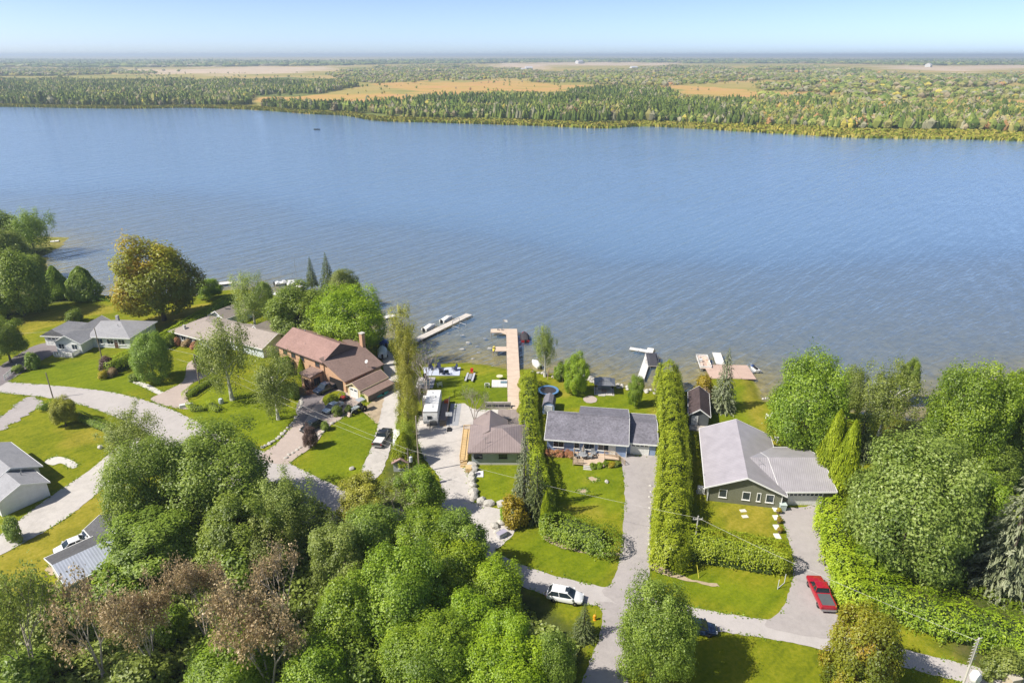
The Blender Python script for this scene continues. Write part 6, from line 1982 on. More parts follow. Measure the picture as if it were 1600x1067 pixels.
# ------------------------------------------------------------------ docks and boats
def ring_hull(x, w, zt, zk):
    return [(x, -w, zt), (x, -w * .92, zk + (zt - zk) * .35), (x, -w * .35, zk), (x, w * .35, zk), (x, w * .92, zk + (zt - zk) * .35), (x, w, zt)]
def hull_mb(L, W, Hh):
    st = [(0, .92, 1, .10), (.2, 1, 1, .03), (.5, 1, 1.02, 0), (.72, .82, 1.06, .06), (.88, .48, 1.14, .25), (1.0, .05, 1.22, .7)]
    return MB().loft([ring_hull(-L / 2 + L * s, W / 2 * f, Hh * zt, Hh * zk) for s, f, zt, zk in st])
def motorboat(label, loc, rz, L, W, hull, deckc, cover=None, group=None, trailer=False, name='motorboat', screen=True):
    t = thing(name, label, 'boat', loc, rz, group)
    hgt = .75
    z = .55 if trailer else -.2
    o = hull_mb(L, W, hgt).build('hull', hull, t)
    o.location = (0, 0, z)
    if cover is not None:
        c = MB().loft([[(x, -w, hgt + .02), (x, -w * .55, hgt + h_), (x, 0, hgt + h_ * 1.15), (x, w * .55, hgt + h_), (x, w, hgt + .02)] for x, w, h_ in
                       ((-L * .48, W * .47, .15), (-L * .2, W * .5, .35), (L * .12, W * .49, .55), (L * .3, W * .38, .22), (L * .49, .05, .2))]).build('cover', cover, t, True)
        c.location = (0, 0, z)
    else:
        c = MB().loft([[(x, -w, hgt + .03), (x, w, hgt + .03), (x, w * .9, hgt + .1), (x, -w * .9, hgt + .1)] for x, w in ((L * .05, W * .48), (L * .28, W * .38), (L * .46, W * .1))]).build('foredeck', deckc, t)
        c.location = (0, 0, z)
        c = MB().box(-L * .47, L * .05, -W * .42, W * .42, .3, .36).build('cockpit_floor', paint((.12, .1, .1)), t)
        c.location = (0, 0, z + .3)
        for y in (-.45, .45):
            c = MB().box(-L * .12, L * .0, y - .25, y + .25, .66, 1.15).build('seat', deckc, t, False, .05)
            c.location = (0, 0, z)
        c = MB().box(-L * .44, -L * .32, -W * .4, W * .4, .66, 1.05).build('bench', deckc, t, False, .05)
        c.location = (0, 0, z)
        if screen:
            c = MB().frame(L * .06, 0, hgt + .08, ry=R(-25)).box(-.02, .02, -W * .42, W * .42, 0, .45).build('windscreen', TINT, t)
            c.location = (0, 0, z)
    c = MB().box(-L / 2 - .45, -L / 2 - .05, -.22, .22, .1, 1.15).build('outboard_motor', BLACK, t, False, .08)
    c.location = (0, 0, z)
    if trailer:
        MB().box(-L * .45, L * .5, -.06, .06, .3, .42).box(-L * .2, -L * .15, -W * .5, W * .5, .3, .4).tube((L * .5, 0, .36), (L * .72, 0, .4), .05).build('boat_trailer', STEEL, t)
        for s in (-1, 1): wheel(t, -L * .17, s * W * .5, .32, .2)
    return t
def pontoon(label, loc, rz, L, deckc, railc, cover=None, lift=False):
    t = thing('pontoon_boat', label, 'boat', loc, rz, 'pontoon boats')
    W = 2.5
    for s in (-1, 1):
        MB().loft([[(x, s * .85 + r * math.cos(k * .785), .1 + r * math.sin(k * .785)) for k in range(8)] for x, r in ((-L / 2, .3), (L * .35, .3), (L * .47, .2), (L / 2, .05))]).build('pontoon', STEEL, t)
    MB().box(-L / 2 + .1, L / 2 - .2, -W / 2, W / 2, .42, .52).build('deck', deckc, t)
    if cover is not None:
        MB().loft([[(x, -w, .9), (x, -w * .6, hh), (x, w * .6, hh), (x, w, .9)] for x, w, hh in ((-L * .46, 1.2, 1.05), (-L * .1, 1.24, 1.5), (L * .2, 1.24, 1.35), (L * .45, 1.1, 1.0))]).build('cover', cover, t)
    else:
        for x0, x1, y0, y1 in ((-L * .42, -L * .2, -1.1, -.5), (-L * .42, -L * .2, .5, 1.1), (L * .12, L * .38, -1.1, -.5), (L * .12, L * .38, .5, 1.1)):
            MB().box(x0, x1, y0, y1, .52, .95).build('seat', paint((.62, .5, .42)), t, False, .06)
        MB().box(-.1, .4, .3, 1.0, .52, 1.25).build('console', WHITE, t, False, .05)
        mb = MB()
        for x in (-.9, .9): mb.tube((x, -1.2, .52), (x * 1.25, -1.1, 2.3), .03).tube((x, 1.2, .52), (x * 1.25, 1.1, 2.3), .03)
        mb.build('canopy_frame', STEEL, t)
    for y0, y1, x0, x1 in ((-1.24, -1.2, -L * .46, L * .42), (1.2, 1.24, -L * .46, L * .42)): MB().box(x0, x1, y0, y1, .52, 1.08).build('rail_panel', railc, t)
    MB().box(L * .42, L * .44, -1.2, 1.2, .52, 1.08).build('rail_panel', railc, t)
    MB().box(-L * .47, -L * .45, -1.2, 1.2, .52, 1.0).build('rail_panel', railc, t)
    if lift:
        mb = MB()
        for x in (-2, 2):
            for y in (-1.6, 1.6): mb.tube((x, y, -1), (x, y, 1.6), .06)
            mb.tube((x, -1.6, -.1), (x, 1.6, -.1), .05)
        mb.build('lift_frame', STEEL, t)
    return t
def dock(label, P0, P1, w, mat, name='dock', secs=None, z=.5, posts=True):
    P0, P1 = Vector(P0[:2]), Vector(P1[:2])
    d = P1 - P0
    L = d.length
    t = thing(name, label, 'dock', (P0.x, P0.y, 0), math.atan2(d.y, d.x))
    n = secs or max(1, int(L / 3.0))
    for k in range(n): MB().box(L * k / n + .02, L * (k + 1) / n - .02, -w / 2, w / 2, z - .14, z).build('deck_section', mat, t)
    if posts:
        for k in range(n + 1):
            for s in (-1, 1): MB().tube((L * k / n, s * (w / 2 + .04), -1.6), (L * k / n, s * (w / 2 + .04), z + .18), .05, n=6).build('post', STEEL, t)
    return t
PIER = boards((0.60, 0.48, 0.38), 0.16, 'X')
PIERG = boards((0.56, 0.52, 0.47), 0.16, 'X')
WDOCK = boards((0.72, 0.70, 0.66), 0.2, 'X')
p = lambda x, y, z=.5: at(x, y, z)
# long pier with two side arms
t = dock('long pale timber pier running from the terrace out into the lake', (.55, 115.8), (-.1, 158.2), 2.7, PIER, 'pier', 14, z=1.06)
MB().box(40.0, 42.45, 1.36, 5.2, .92, 1.06).build('side_arm', PIER, t)
MB().prism([(38.8, 1.36, .92), (40.0, 1.36, .92), (40.0, 2.6, .92)], (0, 0, .14)).build('corner_brace', PIER, t)
MB().box(28.6, 31.2, 1.36, 4.6, .92, 1.06).build('side_arm', PIER, t)
for xx, yy in ((42.3, 5.1), (40.1, 5.1), (28.7, 4.5), (31.1, 4.5)): MB().tube((xx, yy, -1.5), (xx, yy, 1.15), .07).build('post', WOOD, t)
MB().box(41.3, 41.7, 2.2, 2.6, 1.06, 1.5).build('bollard', STEEL, t)
MB().box(41.3, 41.7, 3.2, 3.6, 1.06, 1.5).build('bollard', STEEL, t)
t = thing('flag', 'small white flag on a pole at the end of the long pier', 'flag', (-2.2, 158.0, 1.06), 0)
MB().tube((0, 0, 0), (0, 0, 2.6), .03).build('flag_pole', STEEL, t)
MB().loft([[(.05 + .25 * k, .05 * math.sin(k), 2.0 - .05 * k), (.05 + .25 * k, .05 * math.sin(k), 2.55 - .05 * k), (.05 + .25 * k, .03 + .05 * math.sin(k), 2.55 - .05 * k), (.05 + .25 * k, .03 + .05 * math.sin(k), 2.0 - .05 * k)] for k in range(5)]).build('cloth', WHITE, t)
dock('long grey floating dock jutting out diagonally below the poplar', p(630, 541), p(733, 491), 2.0, PIERG, secs=9, z=.55)
t = dock('white aluminium dock reaching out from the blue bungalow shoreline', p(1001, 592), p(1017, 544), 1.5, WDOCK, secs=5, z=.55)
dock('short white cross section at the end of the aluminium dock', p(984, 544), p(1014, 549), 1.3, WDOCK, secs=2, z=.54)
dock('wide pinkish timber deck built over the green house waterline', (42.4, 134.4), (52.0, 134.0), 7.0, boards((.52, .38, .31), .16, 'Y'), secs=3, z=.62)
dock('white floating dock section beyond the pinkish deck', (46.4, 138.2), (47.3, 144.6), 1.9, WDOCK, secs=2, z=.56)
dock('pale wooden dock leading out beside the orange maple', p(290, 466), p(320, 452), 1.8, WDOCK, secs=3, z=.5)
dock('pale wooden dock lying parallel to the shore near the cottage', p(306, 447), p(362, 441), 2.4, WDOCK, secs=4, z=.5)
dock('short white dock behind the weeping tree on the point', p(44, 381), p(92, 376), 1.8, WDOCK, secs=3, z=.5)
dock('short dock stub hidden behind the round yellow green maple', p(600, 496), p(616, 492), 1.8, WDOCK, secs=2, z=.5)
dock('pale dock behind the dark trees where the white boats lie', p(412, 466), p(470, 446), 1.8, WDOCK, secs=5, z=.5)
motorboat('red motorboat with dark canopy moored beside the long pier', (3.1, 154.6, 0), R(92), 5.6, 2.2, car_paint((.42, .015, .02)), WHITE, cover=paint((.05, .045, .05), .8))
motorboat('white motorboat on the dock lift nearest the shore', p(630, 541, 0).lerp(p(733, 491, 0), .47) + Vector((-1.75, 1.18, 0)), R(56), 4.4, 1.9, WHITE, WHITE, cover=paint((.72, .7, .66)), group='boats at the floating dock')
motorboat('white motorboat farther out along the floating dock', p(630, 541, 0).lerp(p(733, 491, 0), .74) + Vector((-1.75, 1.18, 0)), R(56), 4.4, 1.9, WHITE, WHITE, cover=paint((.74, .72, .68)), group='boats at the floating dock')
t = thing('boat_lift', 'empty metal boat lift on the lake side of the floating dock', 'boat lift', p(718, 510, 0), R(56))
for x in (-1.4, 1.4):
    for y in (-1.1, 1.1): MB().tube((x, y, -1.2), (x, y, 1.7), .06).build('post', STEEL, t)
    MB().tube((x, -1.1, .3), (x, 1.1, .3), .06).build('crossbar', STEEL, t)
for y in (-1.1, 1.1): MB().tube((-1.4, y, 1.7), (1.4, y, 1.7), .06).build('top_rail', STEEL, t)
pontoon('pontoon boat under a dark cover on its lift by the aluminium dock', p(1019, 566, 0), R(84), 6.6, GREYWOOD, paint((.14, .14, .16)), cover=paint((.055, .055, .065), .8), lift=True)
pontoon('open pontoon boat with tan deck on its lift beside the pinkish deck', p(1099, 569, 0), R(84), 7.0, boards((.55, .42, .34), .15, 'Y'), WHITE, lift=True)
def kayak(label, loc, rz, c, group=None, tilt=0.0, L=3.2):
    o = MB().loft([[(x, -w, .18), (x, -w * .6, .02), (x, w * .6, .02), (x, w, .18), (x, w * .6, .3), (x, -w * .6, .3)] for x, w in ((-L / 2, .03), (-L * .3, .26), (0, .36), (L * .3, .26), (L / 2, .03))]).mesh('kayak', True)
    t = thing('kayak', label, 'kayak', loc, rz, group)
    k = link('hull', o, t, paint(c, .35, .1))
    k.rotation_euler = (tilt, 0, 0)
    k = MB().lathe([(.27, .29), (.3, .33), (.24, .34)], 12).build('cockpit', BLACK, t)
    k.rotation_euler = (tilt, 0, 0)
    return t
kayak('yellow kayak lying at the end of the pier side arm', (-4.2, 145.6, .95), R(88), (.70, .56, .06))
kayak('blue kayak leaning on the lean-to of the cream shed', (-26.6, 122.9, G + .35), R(54), (.03, .10, .38), 'kayaks at the cream shed', R(50))
kayak('turquoise kayak leaning below the blue one at the cream shed', (-26.0, 122.3, G + .1), R(54), (.08, .45, .42), 'kayaks at the cream shed', R(30))
t = thing('jet_ski', 'white and blue jet ski on its floating lift at the pinkish deck corner', 'jet ski', p(1178, 578, 0), R(100))
hull_mb(3.1, 1.15, .6).build('hull', WHITE, t)
MB().taper(-1.3, .3, -.25, .25, .6, .95, .1, .05).build('seat', BLACK, t, False, .05)
MB().taper(.2, 1.2, -.42, .42, .55, .95, .25, .15).build('hood', paint((.05, .09, .22), .3), t, False, .05)
MB().tube((.35, -.4, 1.1), (.35, .4, 1.1), .03).build('handlebar', BLACK, t)
for s in (-1, 1): MB().box(-1.6, 1.4, s * .85 - .22, s * .85 + .22, -.05, .3).build('lift_float', GREYP, t)
motorboat('blue covered boat on its trailer under the maple', at(597, 540), R(120), 5.4, 2.1, paint((.05, .12, .35)), WHITE, cover=paint((.04, .09, .30), .7), trailer=True)
motorboat('pale blue boat on its trailer at the end of the gravel lane', at(598, 556), R(100), 5.6, 2.2, paint((.62, .68, .74), .35), paint((.7, .74, .78)), cover=paint((.62, .69, .76), .6), trailer=True)
motorboat('white cabin boat moored behind the dark trees', p(446, 443, 0), R(25), 6.0, 2.2, WHITE, WHITE)
t = motorboat('white sailing dinghy with bare mast moored behind the dark trees', p(462, 445, 0), R(30), 5.2, 1.9, WHITE, WHITE, name='sailboat')
MB().tube((.5, 0, .4), (.5, 0, 8.0), .05).build('mast', STEEL, t)
motorboat('white rowing boat pulled up by the dark tree', p(433, 462, 0), R(40), 3.6, 1.4, WHITE, WHITE, name='rowing_boat', screen=False)
motorboat('white boat drawn up on the shore beside the cedar hedge', p(838, 571, 0), R(115), 3.8, 1.6, WHITE, WHITE, cover=paint((.75, .75, .76)), name='rowing_boat')
motorboat('tiny dark fishing boat alone in the middle of the lake', p(496, 203, 0), R(0), 5.5, 2.0, paint((.03, .03, .03)), BLACK, name='fishing_boat')
t = thing('boat_trailer', 'red and grey boat trailer parked on the shoreline lawn', 'trailer', at(735, 590), R(85))
for s in (-1, 1):
    MB().box(-2.4, 1.4, s * .7 - .2, s * .7 + .2, .35, .5).build('bunk', paint((.45, .46, .5)), t)
    wheel(t, -.8, s * 1.05, .3, .2)
MB().tube((1.2, 0, .4), (3.2, 0, .5), .07).tube((.9, -.7, .4), (2.2, 0, .45), .06).tube((.9, .7, .4), (2.2, 0, .45), .06).build('tongue', paint((.5, .03, .02)), t)
MB().box(2.0, 2.5, -.3, .3, .5, 1.1).build('winch_post', paint((.5, .03, .02)), t)
MB().box(-1.5, 1.0, -.35, .35, .36, .44).build('frame', GREYP, t)
t = thing('canoe', 'red canoe lying on the grass under the orange maple', 'canoe', at(256, 474), R(10))
MB().loft([[(x, -w, .4 + u), (x, -w * .7, .05), (x, w * .7, .05), (x, w, .4 + u), (x, w * .8, .36 + u), (x, -w * .8, .36 + u)] for x, w, u in ((-2.4, .05, .2), (-1.4, .38, .03), (0, .45, 0), (1.4, .38, .03), (2.4, .05, .2))]).build('hull', paint((.55, .1, .08)), t, True)
t = thing('canoe', 'red canoe lying beside the trunk of the orange maple', 'canoe', at(274, 471), R(-8))
MB().loft([[(x, -w, .4 + u), (x, -w * .7, .05), (x, w * .7, .05), (x, w, .4 + u), (x, w * .8, .36 + u), (x, -w * .8, .36 + u)] for x, w, u in ((-2.2, .05, .2), (-1.3, .36, .03), (0, .42, 0), (1.3, .36, .03), (2.2, .05, .2))]).build('hull', paint((.5, .16, .12)), t, True)

# rocks
def rock_mesh(seed):
    bm = bmesh.new()
    bmesh.ops.create_icosphere(bm, subdivisions=2, radius=1.0)
    rr = random.Random(seed)
    ax = [Vector((rr.gauss(0, 1), rr.gauss(0, 1), rr.gauss(0, 1))).normalized() for _ in range(7)]
    for v in bm.verts:
        d = min(1.0, min((.72 + .25 * rr.random() * 0 + .1 * k / 7) / max(.3, abs(v.co.dot(a_))) if abs(v.co.dot(a_)) > .7 else 1.0 for k, a_ in enumerate(ax)))
        v.co = v.co * d * (1 + rr.gauss(0, .03))
    me = bpy.data.meshes.new('rock')
    bm.to_mesh(me)
    bm.free()
    me.materials.append(STONE)
    return me
ROCKS = [rock_mesh(s) for s in range(5)]
def rock(name, parent, loc, s, sz=.7, k=None):
    o = link(name, ROCKS[random.randrange(5) if k is None else k], parent)
    o.location = loc
    o.scale = (s * random.uniform(.85, 1.25), s * random.uniform(.85, 1.15), s * sz)
    o.rotation_euler = (random.uniform(-.2, .2), random.uniform(-.2, .2), random.uniform(0, 6.28))
    return o
def stone_row(name, label, path, spacing, size, n_px=None, sz=.65, cat='stone edging', jitter=.1):
    W = smooth_line([at(x, y, G) for x, y in path], 8)
    t = thing(name, label, cat, (W[0].x, W[0].y, G))
    acc = 0
    last = W[0]
    for q in W:
        if (q - last).length >= spacing or q is W[0]:
            rock('stone', t, (q.x - W[0].x + random.gauss(0, jitter), q.y - W[0].y + random.gauss(0, jitter), size * .25), size * random.uniform(.85, 1.2), sz)
            last = q
    return t
stone_row('boulder_wall', 'wall of big pale boulders around the brown cottage lawn', [(738, 728), (738, 745), (738, 762), (741, 776), (750, 785), (765, 788), (790, 790)], 1.35, .85, cat='boulder wall', sz=.8)
stone_row('stone_edging', 'pale stone edging curving along the brick house driveway', [(472, 615), (470, 635), (462, 655), (448, 672), (430, 688), (408, 700)], .75, .42)
stone_row('stone_edging', 'short pale stone edging beside the black car', [(520, 662), (508, 672), (496, 682), (486, 690)], .8, .4)
stone_row('stone_edging', 'pale stone edging between driveway and lawn by the purple tree', [(470, 700), (456, 708), (446, 716)], .8, .38)
stone_row('shore_rocks', 'pale rock bank along the blue bungalow shoreline', [(832, 582), (850, 585), (866, 589), (915, 590), (928, 594), (962, 600), (985, 606), (1008, 610), (1030, 612)], .9, .55, cat='rock bank', jitter=.35)
stone_row('shore_rocks', 'second course of pale rocks on the blue bungalow shoreline', [(918, 594), (932, 599), (965, 604), (985, 609), (1012, 613), (1040, 615)], .9, .5, cat='rock bank', jitter=.35)
stone_row('shore_rocks', 'pale rocks at the little beach beside the large maple', [(1190, 624), (1205, 627), (1222, 630)], .8, .45, cat='rock bank', jitter=.3)
stone_row('stone_edging', 'white stones edging the blue bungalow driveway', [(1016, 760), (1016, 790), (1015, 830), (1016, 860)], 1.1, .26)
for i, (x, y) in enumerate([(700, 520), (722, 524), (732, 536), (745, 541), (758, 529), (722, 546), (748, 551), (738, 561), (765, 545), (708, 512)]):
    o = rock('rock', None, at(x, y, -.22), .4 + .18 * (i % 3), .45)
    tag(o, 'pale rock showing through the shallows off the pier lawn', 'rock', 'rocks in the shallows')
for x, y, s, l in ((550, 733, .55, 'single white rock on the lawn below the gravel lane'), (948, 753, .45, 'single pale rock on the blue bungalow front lawn'), (773, 823, .9, 'large pale boulder by the road entrance'), (783, 817, .8, 'pale boulder behind the largest one at the road entrance'), (777, 832, .6, 'small boulder leaning on the grey box')):
    tag(rock('boulder', None, at(x, y) + Vector((0, 0, s * .25)), s, .7), l, 'rock')
t = thing('utility_box', 'grey metal box beside the boulders at the road entrance', 'utility box', at(784, 838), R(40))
MB().box(-.7, .7, -.4, .4, 0, .75).build('body', paint((.45, .45, .48)), t, False, .06)
MB().box(-.74, .74, -.44, .44, .75, .82).build('lid', paint((.36, .34, .42)), t)
tag(rock('boulder', None, at(157, 700) + Vector((0, 0, .15)), .6), 'pale rock at the corner by the feathery grey green tree', 'rock')

# utility pad, planters, stepping slabs
t = thing('well_cover', 'white concrete pad with dark hatch on the brown cottage lawn', 'hatch', at(747, 741), R(2))
MB().box(-.85, .85, -.85, .85, -.02, .12).build('pad', paint((.72, .71, .68)), t)
MB().box(-.35, .35, -.42, .28, .12, .2).build('hatch', paint((.12, .12, .16)), t)
for i, y in enumerate((802, 817, 832)):
    x = 1216 + (i * 1.2)
    t = thing('planter', ['orange flowers in a pot nearest the green house garage', 'orange flowers in the middle pot by the green house driveway', 'orange flowers in the pot nearest the clipped hedge'][i], 'planter', at(x, y), 0, 'flower pots by the green house driveway')
    MB().lathe([(.24, 0), (.34, .5), (.36, .52)], 12).build('pot', paint((.14, .1, .08)), t)
    o = dress(link('flowers', crown_mesh('shrub', i, 'rust'), t), 'gold')
    o.location, o.scale = (0, 0, .72), (.45, .45, .32)
for i, y in enumerate((796, 809, 824, 838)):
    o = MB().box(-.4, .4, -.55, .55, 0, .12).build('paving_slab', paint((.70, .69, .66)), None)
    o.location = at(1212 + i * .8, y)
    tag(o, ['pale paving slab nearest the green house corner', 'second pale slab along the flower pots', 'third pale slab along the flower pots', 'pale slab nearest the clipped hedge'][i], 'slab', 'slabs along the flower pots')
for i, (x, y) in enumerate(((1161, 798), (1164, 807))):
    o = MB().box(-.45, .45, -.32, .32, 0, .08).build('stepping_stone', paint((.66, .62, .55)), None)
    o.location = at(x, y)
    o.rotation_euler = (0, 0, .15)
    tag(o, ['upper pale stepping stone on the green house front lawn', 'lower pale stepping stone on the green house front lawn'][i], 'stone')
t = thing('air_conditioner', 'white heat pump box at the side of the green house', 'air conditioner', at(1095, 769), R(-11))
MB().box(-.55, .55, -.4, .4, .05, 1.0).build('body', WHITE, t, False, .04)
MB().lathe([(.05, 1.0), (.34, 1.01), (.34, 1.04)], 12).build('fan_grille', GREYP, t)
MB().box(-.7, .7, -.5, .5, 0, .06).build('base', CONC, t)
t = thing('garden_bin', 'pale green wheeled bin at the green house garage corner', 'bin', at(1222, 796), R(-5))
MB().taper(-.4, .4, -.4, .4, .1, 1.05, -.06, -.06).build('body', paint((.42, .5, .48)), t)
MB().box(-.5, .5, -.5, .5, 1.05, 1.13).build('lid', paint((.5, .58, .55)), t)
wheel(t, -.3, .42, .12, .08)

# yard things
t = thing('trampoline', 'round trampoline with blue rim pad on the blue bungalow lawn', 'trampoline', (7.3, 122.8, G), 0)
MB().lathe([(1.62, .84), (2.12, .84), (2.14, .9), (2.1, .94), (1.64, .92), (1.62, .84)], 28, caps=False).build('rim_pad', paint((.10, .22, .42)), t)
MB().lathe([(.02, .845), (1.64, .845), (1.64, .86), (.02, .86)], 28).build('jumping_mat', paint((.05, .045, .05)), t)
for k in range(6):
    a = k * 1.047
    MB().tube((1.95 * math.cos(a), 1.95 * math.sin(a), 0), (1.95 * math.cos(a), 1.95 * math.sin(a), .86), .05).build('leg', STEEL, t)
t = thing('swing_set', 'timber swing frame standing near the shore', 'swing set', at(868, 592), R(-15))
for sx in (-1.6, 1.6):
    for sy in (-.8, .8): MB().tube((sx, sy, 0), (sx * .95, 0, 2.2), .07).build('leg', WOOD, t)
MB().tube((-1.6, 0, 2.2), (1.6, 0, 2.2), .08).build('beam', WOOD, t)
MB().box(-.7, .7, -.25, .25, .5, .56).build('seat', WOOD, t)
for sx in (-.65, .65): MB().tube((sx, 0, .55), (sx, 0, 2.2), .02).build('rope', GREYP, t)
# lakeside patio with chairs
o = sheet('patio', [(-18.6, 131.2), (-11.2, 131.2), (-11.2, 135.4), (-19.4, 135.4)], gravel((.46, .50, .60), .1), .09, 'pale blue grey patio slab beside the pier lawn', 0.02, 1, world=True)
o2 = sheet('patio', [(-19.8, 125.2), (-16.2, 125.2), (-16.2, 130.4), (-19.8, 130.4)], gravel((.5, .48, .48), .1), .09, 'pale slab behind the travel trailer', 0.02, 1, world=True)
NAVY = paint((.03, .04, .10))
CL = ['navy chair on the shore side of the patio, leftmost', 'navy chair on the patio next to the leftmost one', 'navy chair at the middle of the patio', 'navy chair at the lake end of the patio', 'navy chair nearest the trailer on the patio']
for i, (x, y, a) in enumerate([(-17.6, 134.2, 20), (-16.0, 134.4, -10), (-15.0, 131.9, 170), (-12.4, 133.8, -60), (-14.0, 131.8, 190)]):
    chair(Vector((x, y, G + .09)), R(a), CL[i], NAVY, 'navy chairs on the patio', s=1.25)
t = thing('fire_bowl', 'dark fire bowl between the navy chairs', 'fire pit', (-15.2, 133.2, G + .09), 0)
MB().lathe([(.3, 0), (.35, .3), (.55, .45), (.5, .46), (.1, .3)], 14).build('bowl', BLACK, t)
MB().lathe([(.36, 0), (.36, .04)], 14).build('base', GREYP, t)
t = thing('picnic_bench', 'white bench on the slab behind the travel trailer', 'bench', (-18.2, 126.2, G + .09), 0)
MB().box(-1.2, 1.2, -.3, .3, .42, .5).build('seat', WHITE, t)
MB().box(-1.2, 1.2, .26, .34, .5, 1.0).build('backrest', WHITE, t)
for s in (-1, 1): MB().box(s * 1.05 - .06, s * 1.05 + .06, -.28, .3, 0, .42).build('leg', WHITE, t)
chair(Vector((-18.0, 129.0, G + .09)), R(40), 'dark chair on the slab behind the travel trailer', BLACK, None, s=1.2)
chair(at(687, 604), R(200), 'white garden chair alone on the grass by the trailer', WHITE, None, s=1.2)
chair(at(761, 605), R(180), 'white garden chair alone in the middle of the pier lawn', WHITE, None, s=1.2)
t = thing('platform', 'white square platform attached to the long pier over the lawn', 'platform', (-2.7, 127.6, G), 0)
MB().box(-1.5, 1.7, -1.9, 1.4, 0, .16).build('deck_floor', boards((.66, .63, .6), .2, 'X'), t)
MB().box(.3, 1.6, -.3, .7, .16, .24).build('mat', paint((.13, .2, .24)), t)
t = thing('garden_table', 'cream round table on the white platform', 'table', (-2.6, 129.4, G + .1), 0)
MB().lathe([(.1, .7), (.7, .72), (.7, .78)], 14).build('table_top', paint((.66, .6, .42)), t)
MB().tube((0, 0, 0), (0, 0, .72), .06).build('leg', GREYP, t)
t = thing('basketball_hoop', 'portable basketball hoop with dark base on the gravel yard', 'basketball hoop', at(702, 672), R(0))
MB().taper(-.45, .45, -.6, .6, 0, .35, .1, .1).build('base', BLACK, t, False, .06)
MB().tube((0, 0, .3), (0, .3, 3.0), .05).build('pole', BLACK, t)
MB().box(-.6, .6, .42, .46, 2.7, 3.45).build('backboard', paint((.6, .62, .64), .2), t)
MB().path([(.23 * math.cos(k * .628), .72 + .23 * math.sin(k * .628), 2.95) for k in range(11)], .02).build('rim', paint((.6, .15, .02)), t)
t = thing('trellis', 'white lattice fence beside the cedar hedge and the pier', 'fence', (2.6, 108.5, G), 0)
for k in range(9):
    MB().box(-.05, .05, 2.0 * k - .05, 2.0 * k + .05, 0, 1.9).build('post', WHITE, t)
for k in range(8):
    MB().box(-.02, .02, 2.0 * k + .06, 2.0 * k + 1.94, 1.0, 1.12).build('rail', WHITE, t)
    MB().box(-.02, .02, 2.0 * k + .06, 2.0 * k + 1.94, 1.7, 1.82).build('rail', WHITE, t)
for i, (x, y) in enumerate([(813, 604), (816, 625), (814, 645), (818, 665)]):
    q = at(x, y)
    s_ = thing('vine', ['vine at the lake end of the white lattice', 'second vine along the white lattice', 'third vine along the white lattice', 'vine at the house end of the white lattice'][i], 'vine', q, 0, 'vines on the white lattice')
    o = dress(link('foliage', crown_mesh('shrub', i % 3, 'ycedar'), s_), 'ycedar')
    o.location, o.scale = (0, 0, .9), (.8, 1.5, .9)
# trailer and blue cart by the pink shed
t = thing('utility_trailer', 'long white trailer parked against the cedars above the pink roofed shed', 'trailer', at(620, 690), R(97))
MB().box(-2.4, 2.2, -.55, .55, .5, 1.3).build('body', WHITE, t, False, .05)
MB().tube((2.2, 0, .5), (3.2, 0, .45), .06).build('tongue', STEEL, t)
for s in (-1, 1): wheel(t, -.2, s * .6, .32, .2)
t = thing('deck_box', 'blue and white slatted deck box behind the pink roofed shed', 'deck box', at(630, 704), R(2))
for k in range(8): MB().box(-1.3 + .33 * k, -1.1 + .33 * k, -.9, .9, .75, .83).build('slat', paint((.50, .60, .70)), t)
MB().box(-1.35, 1.35, -.95, .95, 0, .74).build('base', paint((.40, .48, .58)), t)
MB().box(-1.35, 1.35, .75, .95, .74, 1.3).build('backrest', WHITE, t)
t = thing('rail_fence', 'white fence along the mauve driveway', 'fence', at(8, 594), math.atan2(at(28, 577).y - at(8, 594).y, at(28, 577).x - at(8, 594).x))
Lf = (at(28, 577) - at(8, 594)).length
for k in range(5): MB().box(Lf * k / 4 - .07, Lf * k / 4 + .07, -.07, .07, 0, 1.2).build('post', WHITE, t)
for k in range(4):
    for z in (.35, .7, 1.05): MB().box(Lf * k / 4 + .08, Lf * (k + 1) / 4 - .08, -.03, .03, z - .08, z + .08).build('rail', WHITE, t)
t = thing('concrete_block', 'white stone gate block at the foot of the paved driveway', 'gate block', at(290, 636), R(25))
MB().taper(-1.1, 1.1, -.4, .4, 0, .7, .1, .08).build('block', paint((.66, .66, .66)), t, False, .06)
MB().box(.5, 1.4, -.35, .35, .02, .5).build('side_block', GREYP, t)
t = thing('barrel', 'pale blue barrel standing by the hedge stub on the lawn', 'barrel', at(346, 630), 0)
MB().lathe([(.4, 0), (.48, .5), (.42, 1.0), (.1, 1.05)], 14).build('body', paint((.5, .56, .62)), t)
MB().lathe([(.43, .28), (.5, .3), (.43, .34)], 14).build('hoop', GREYP, t)
t = thing('hydrant', 'orange hydrant marker on the verge by the small dark spruce', 'hydrant', at(929, 968), 0)
MB().lathe([(.2, 0), (.2, .06), (.14, .08), (.14, .6), (.18, .62), (.16, .72), (.05, .82)], 12).build('barrel', paint((.75, .33, .02), .5), t)
MB().tube((-.24, 0, .45), (.24, 0, .45), .07).build('nozzle', paint((.75, .33, .02), .5), t)
MB().tube((.1, .1, .4), (.1, .1, 1.5), .02).build('marker_rod', paint((.75, .6, .1)), t)
t = thing('rail', 'low white rail at the end of the clipped hedge', 'rail', at(1215, 920), R(40))
for k in range(2): MB().tube((1.6 * k, 0, 0), (1.6 * k, 0, 1.5), .05).build('post', paint((.6, .62, .64)), t)
MB().tube((0, 0, .1), (1.6, 0, .1), .04).build('rail', paint((.6, .62, .64)), t)
for i, (x0, y0, x1, y1, l) in enumerate([(1216, 668, 1221, 690, 'white adirondack chair at the back of the green house'), (1204, 640, 1209, 655, 'white chair beside the large maple')]):
    chair(at(x0, y1), R(200), l, WHITE, None, s=1.7)

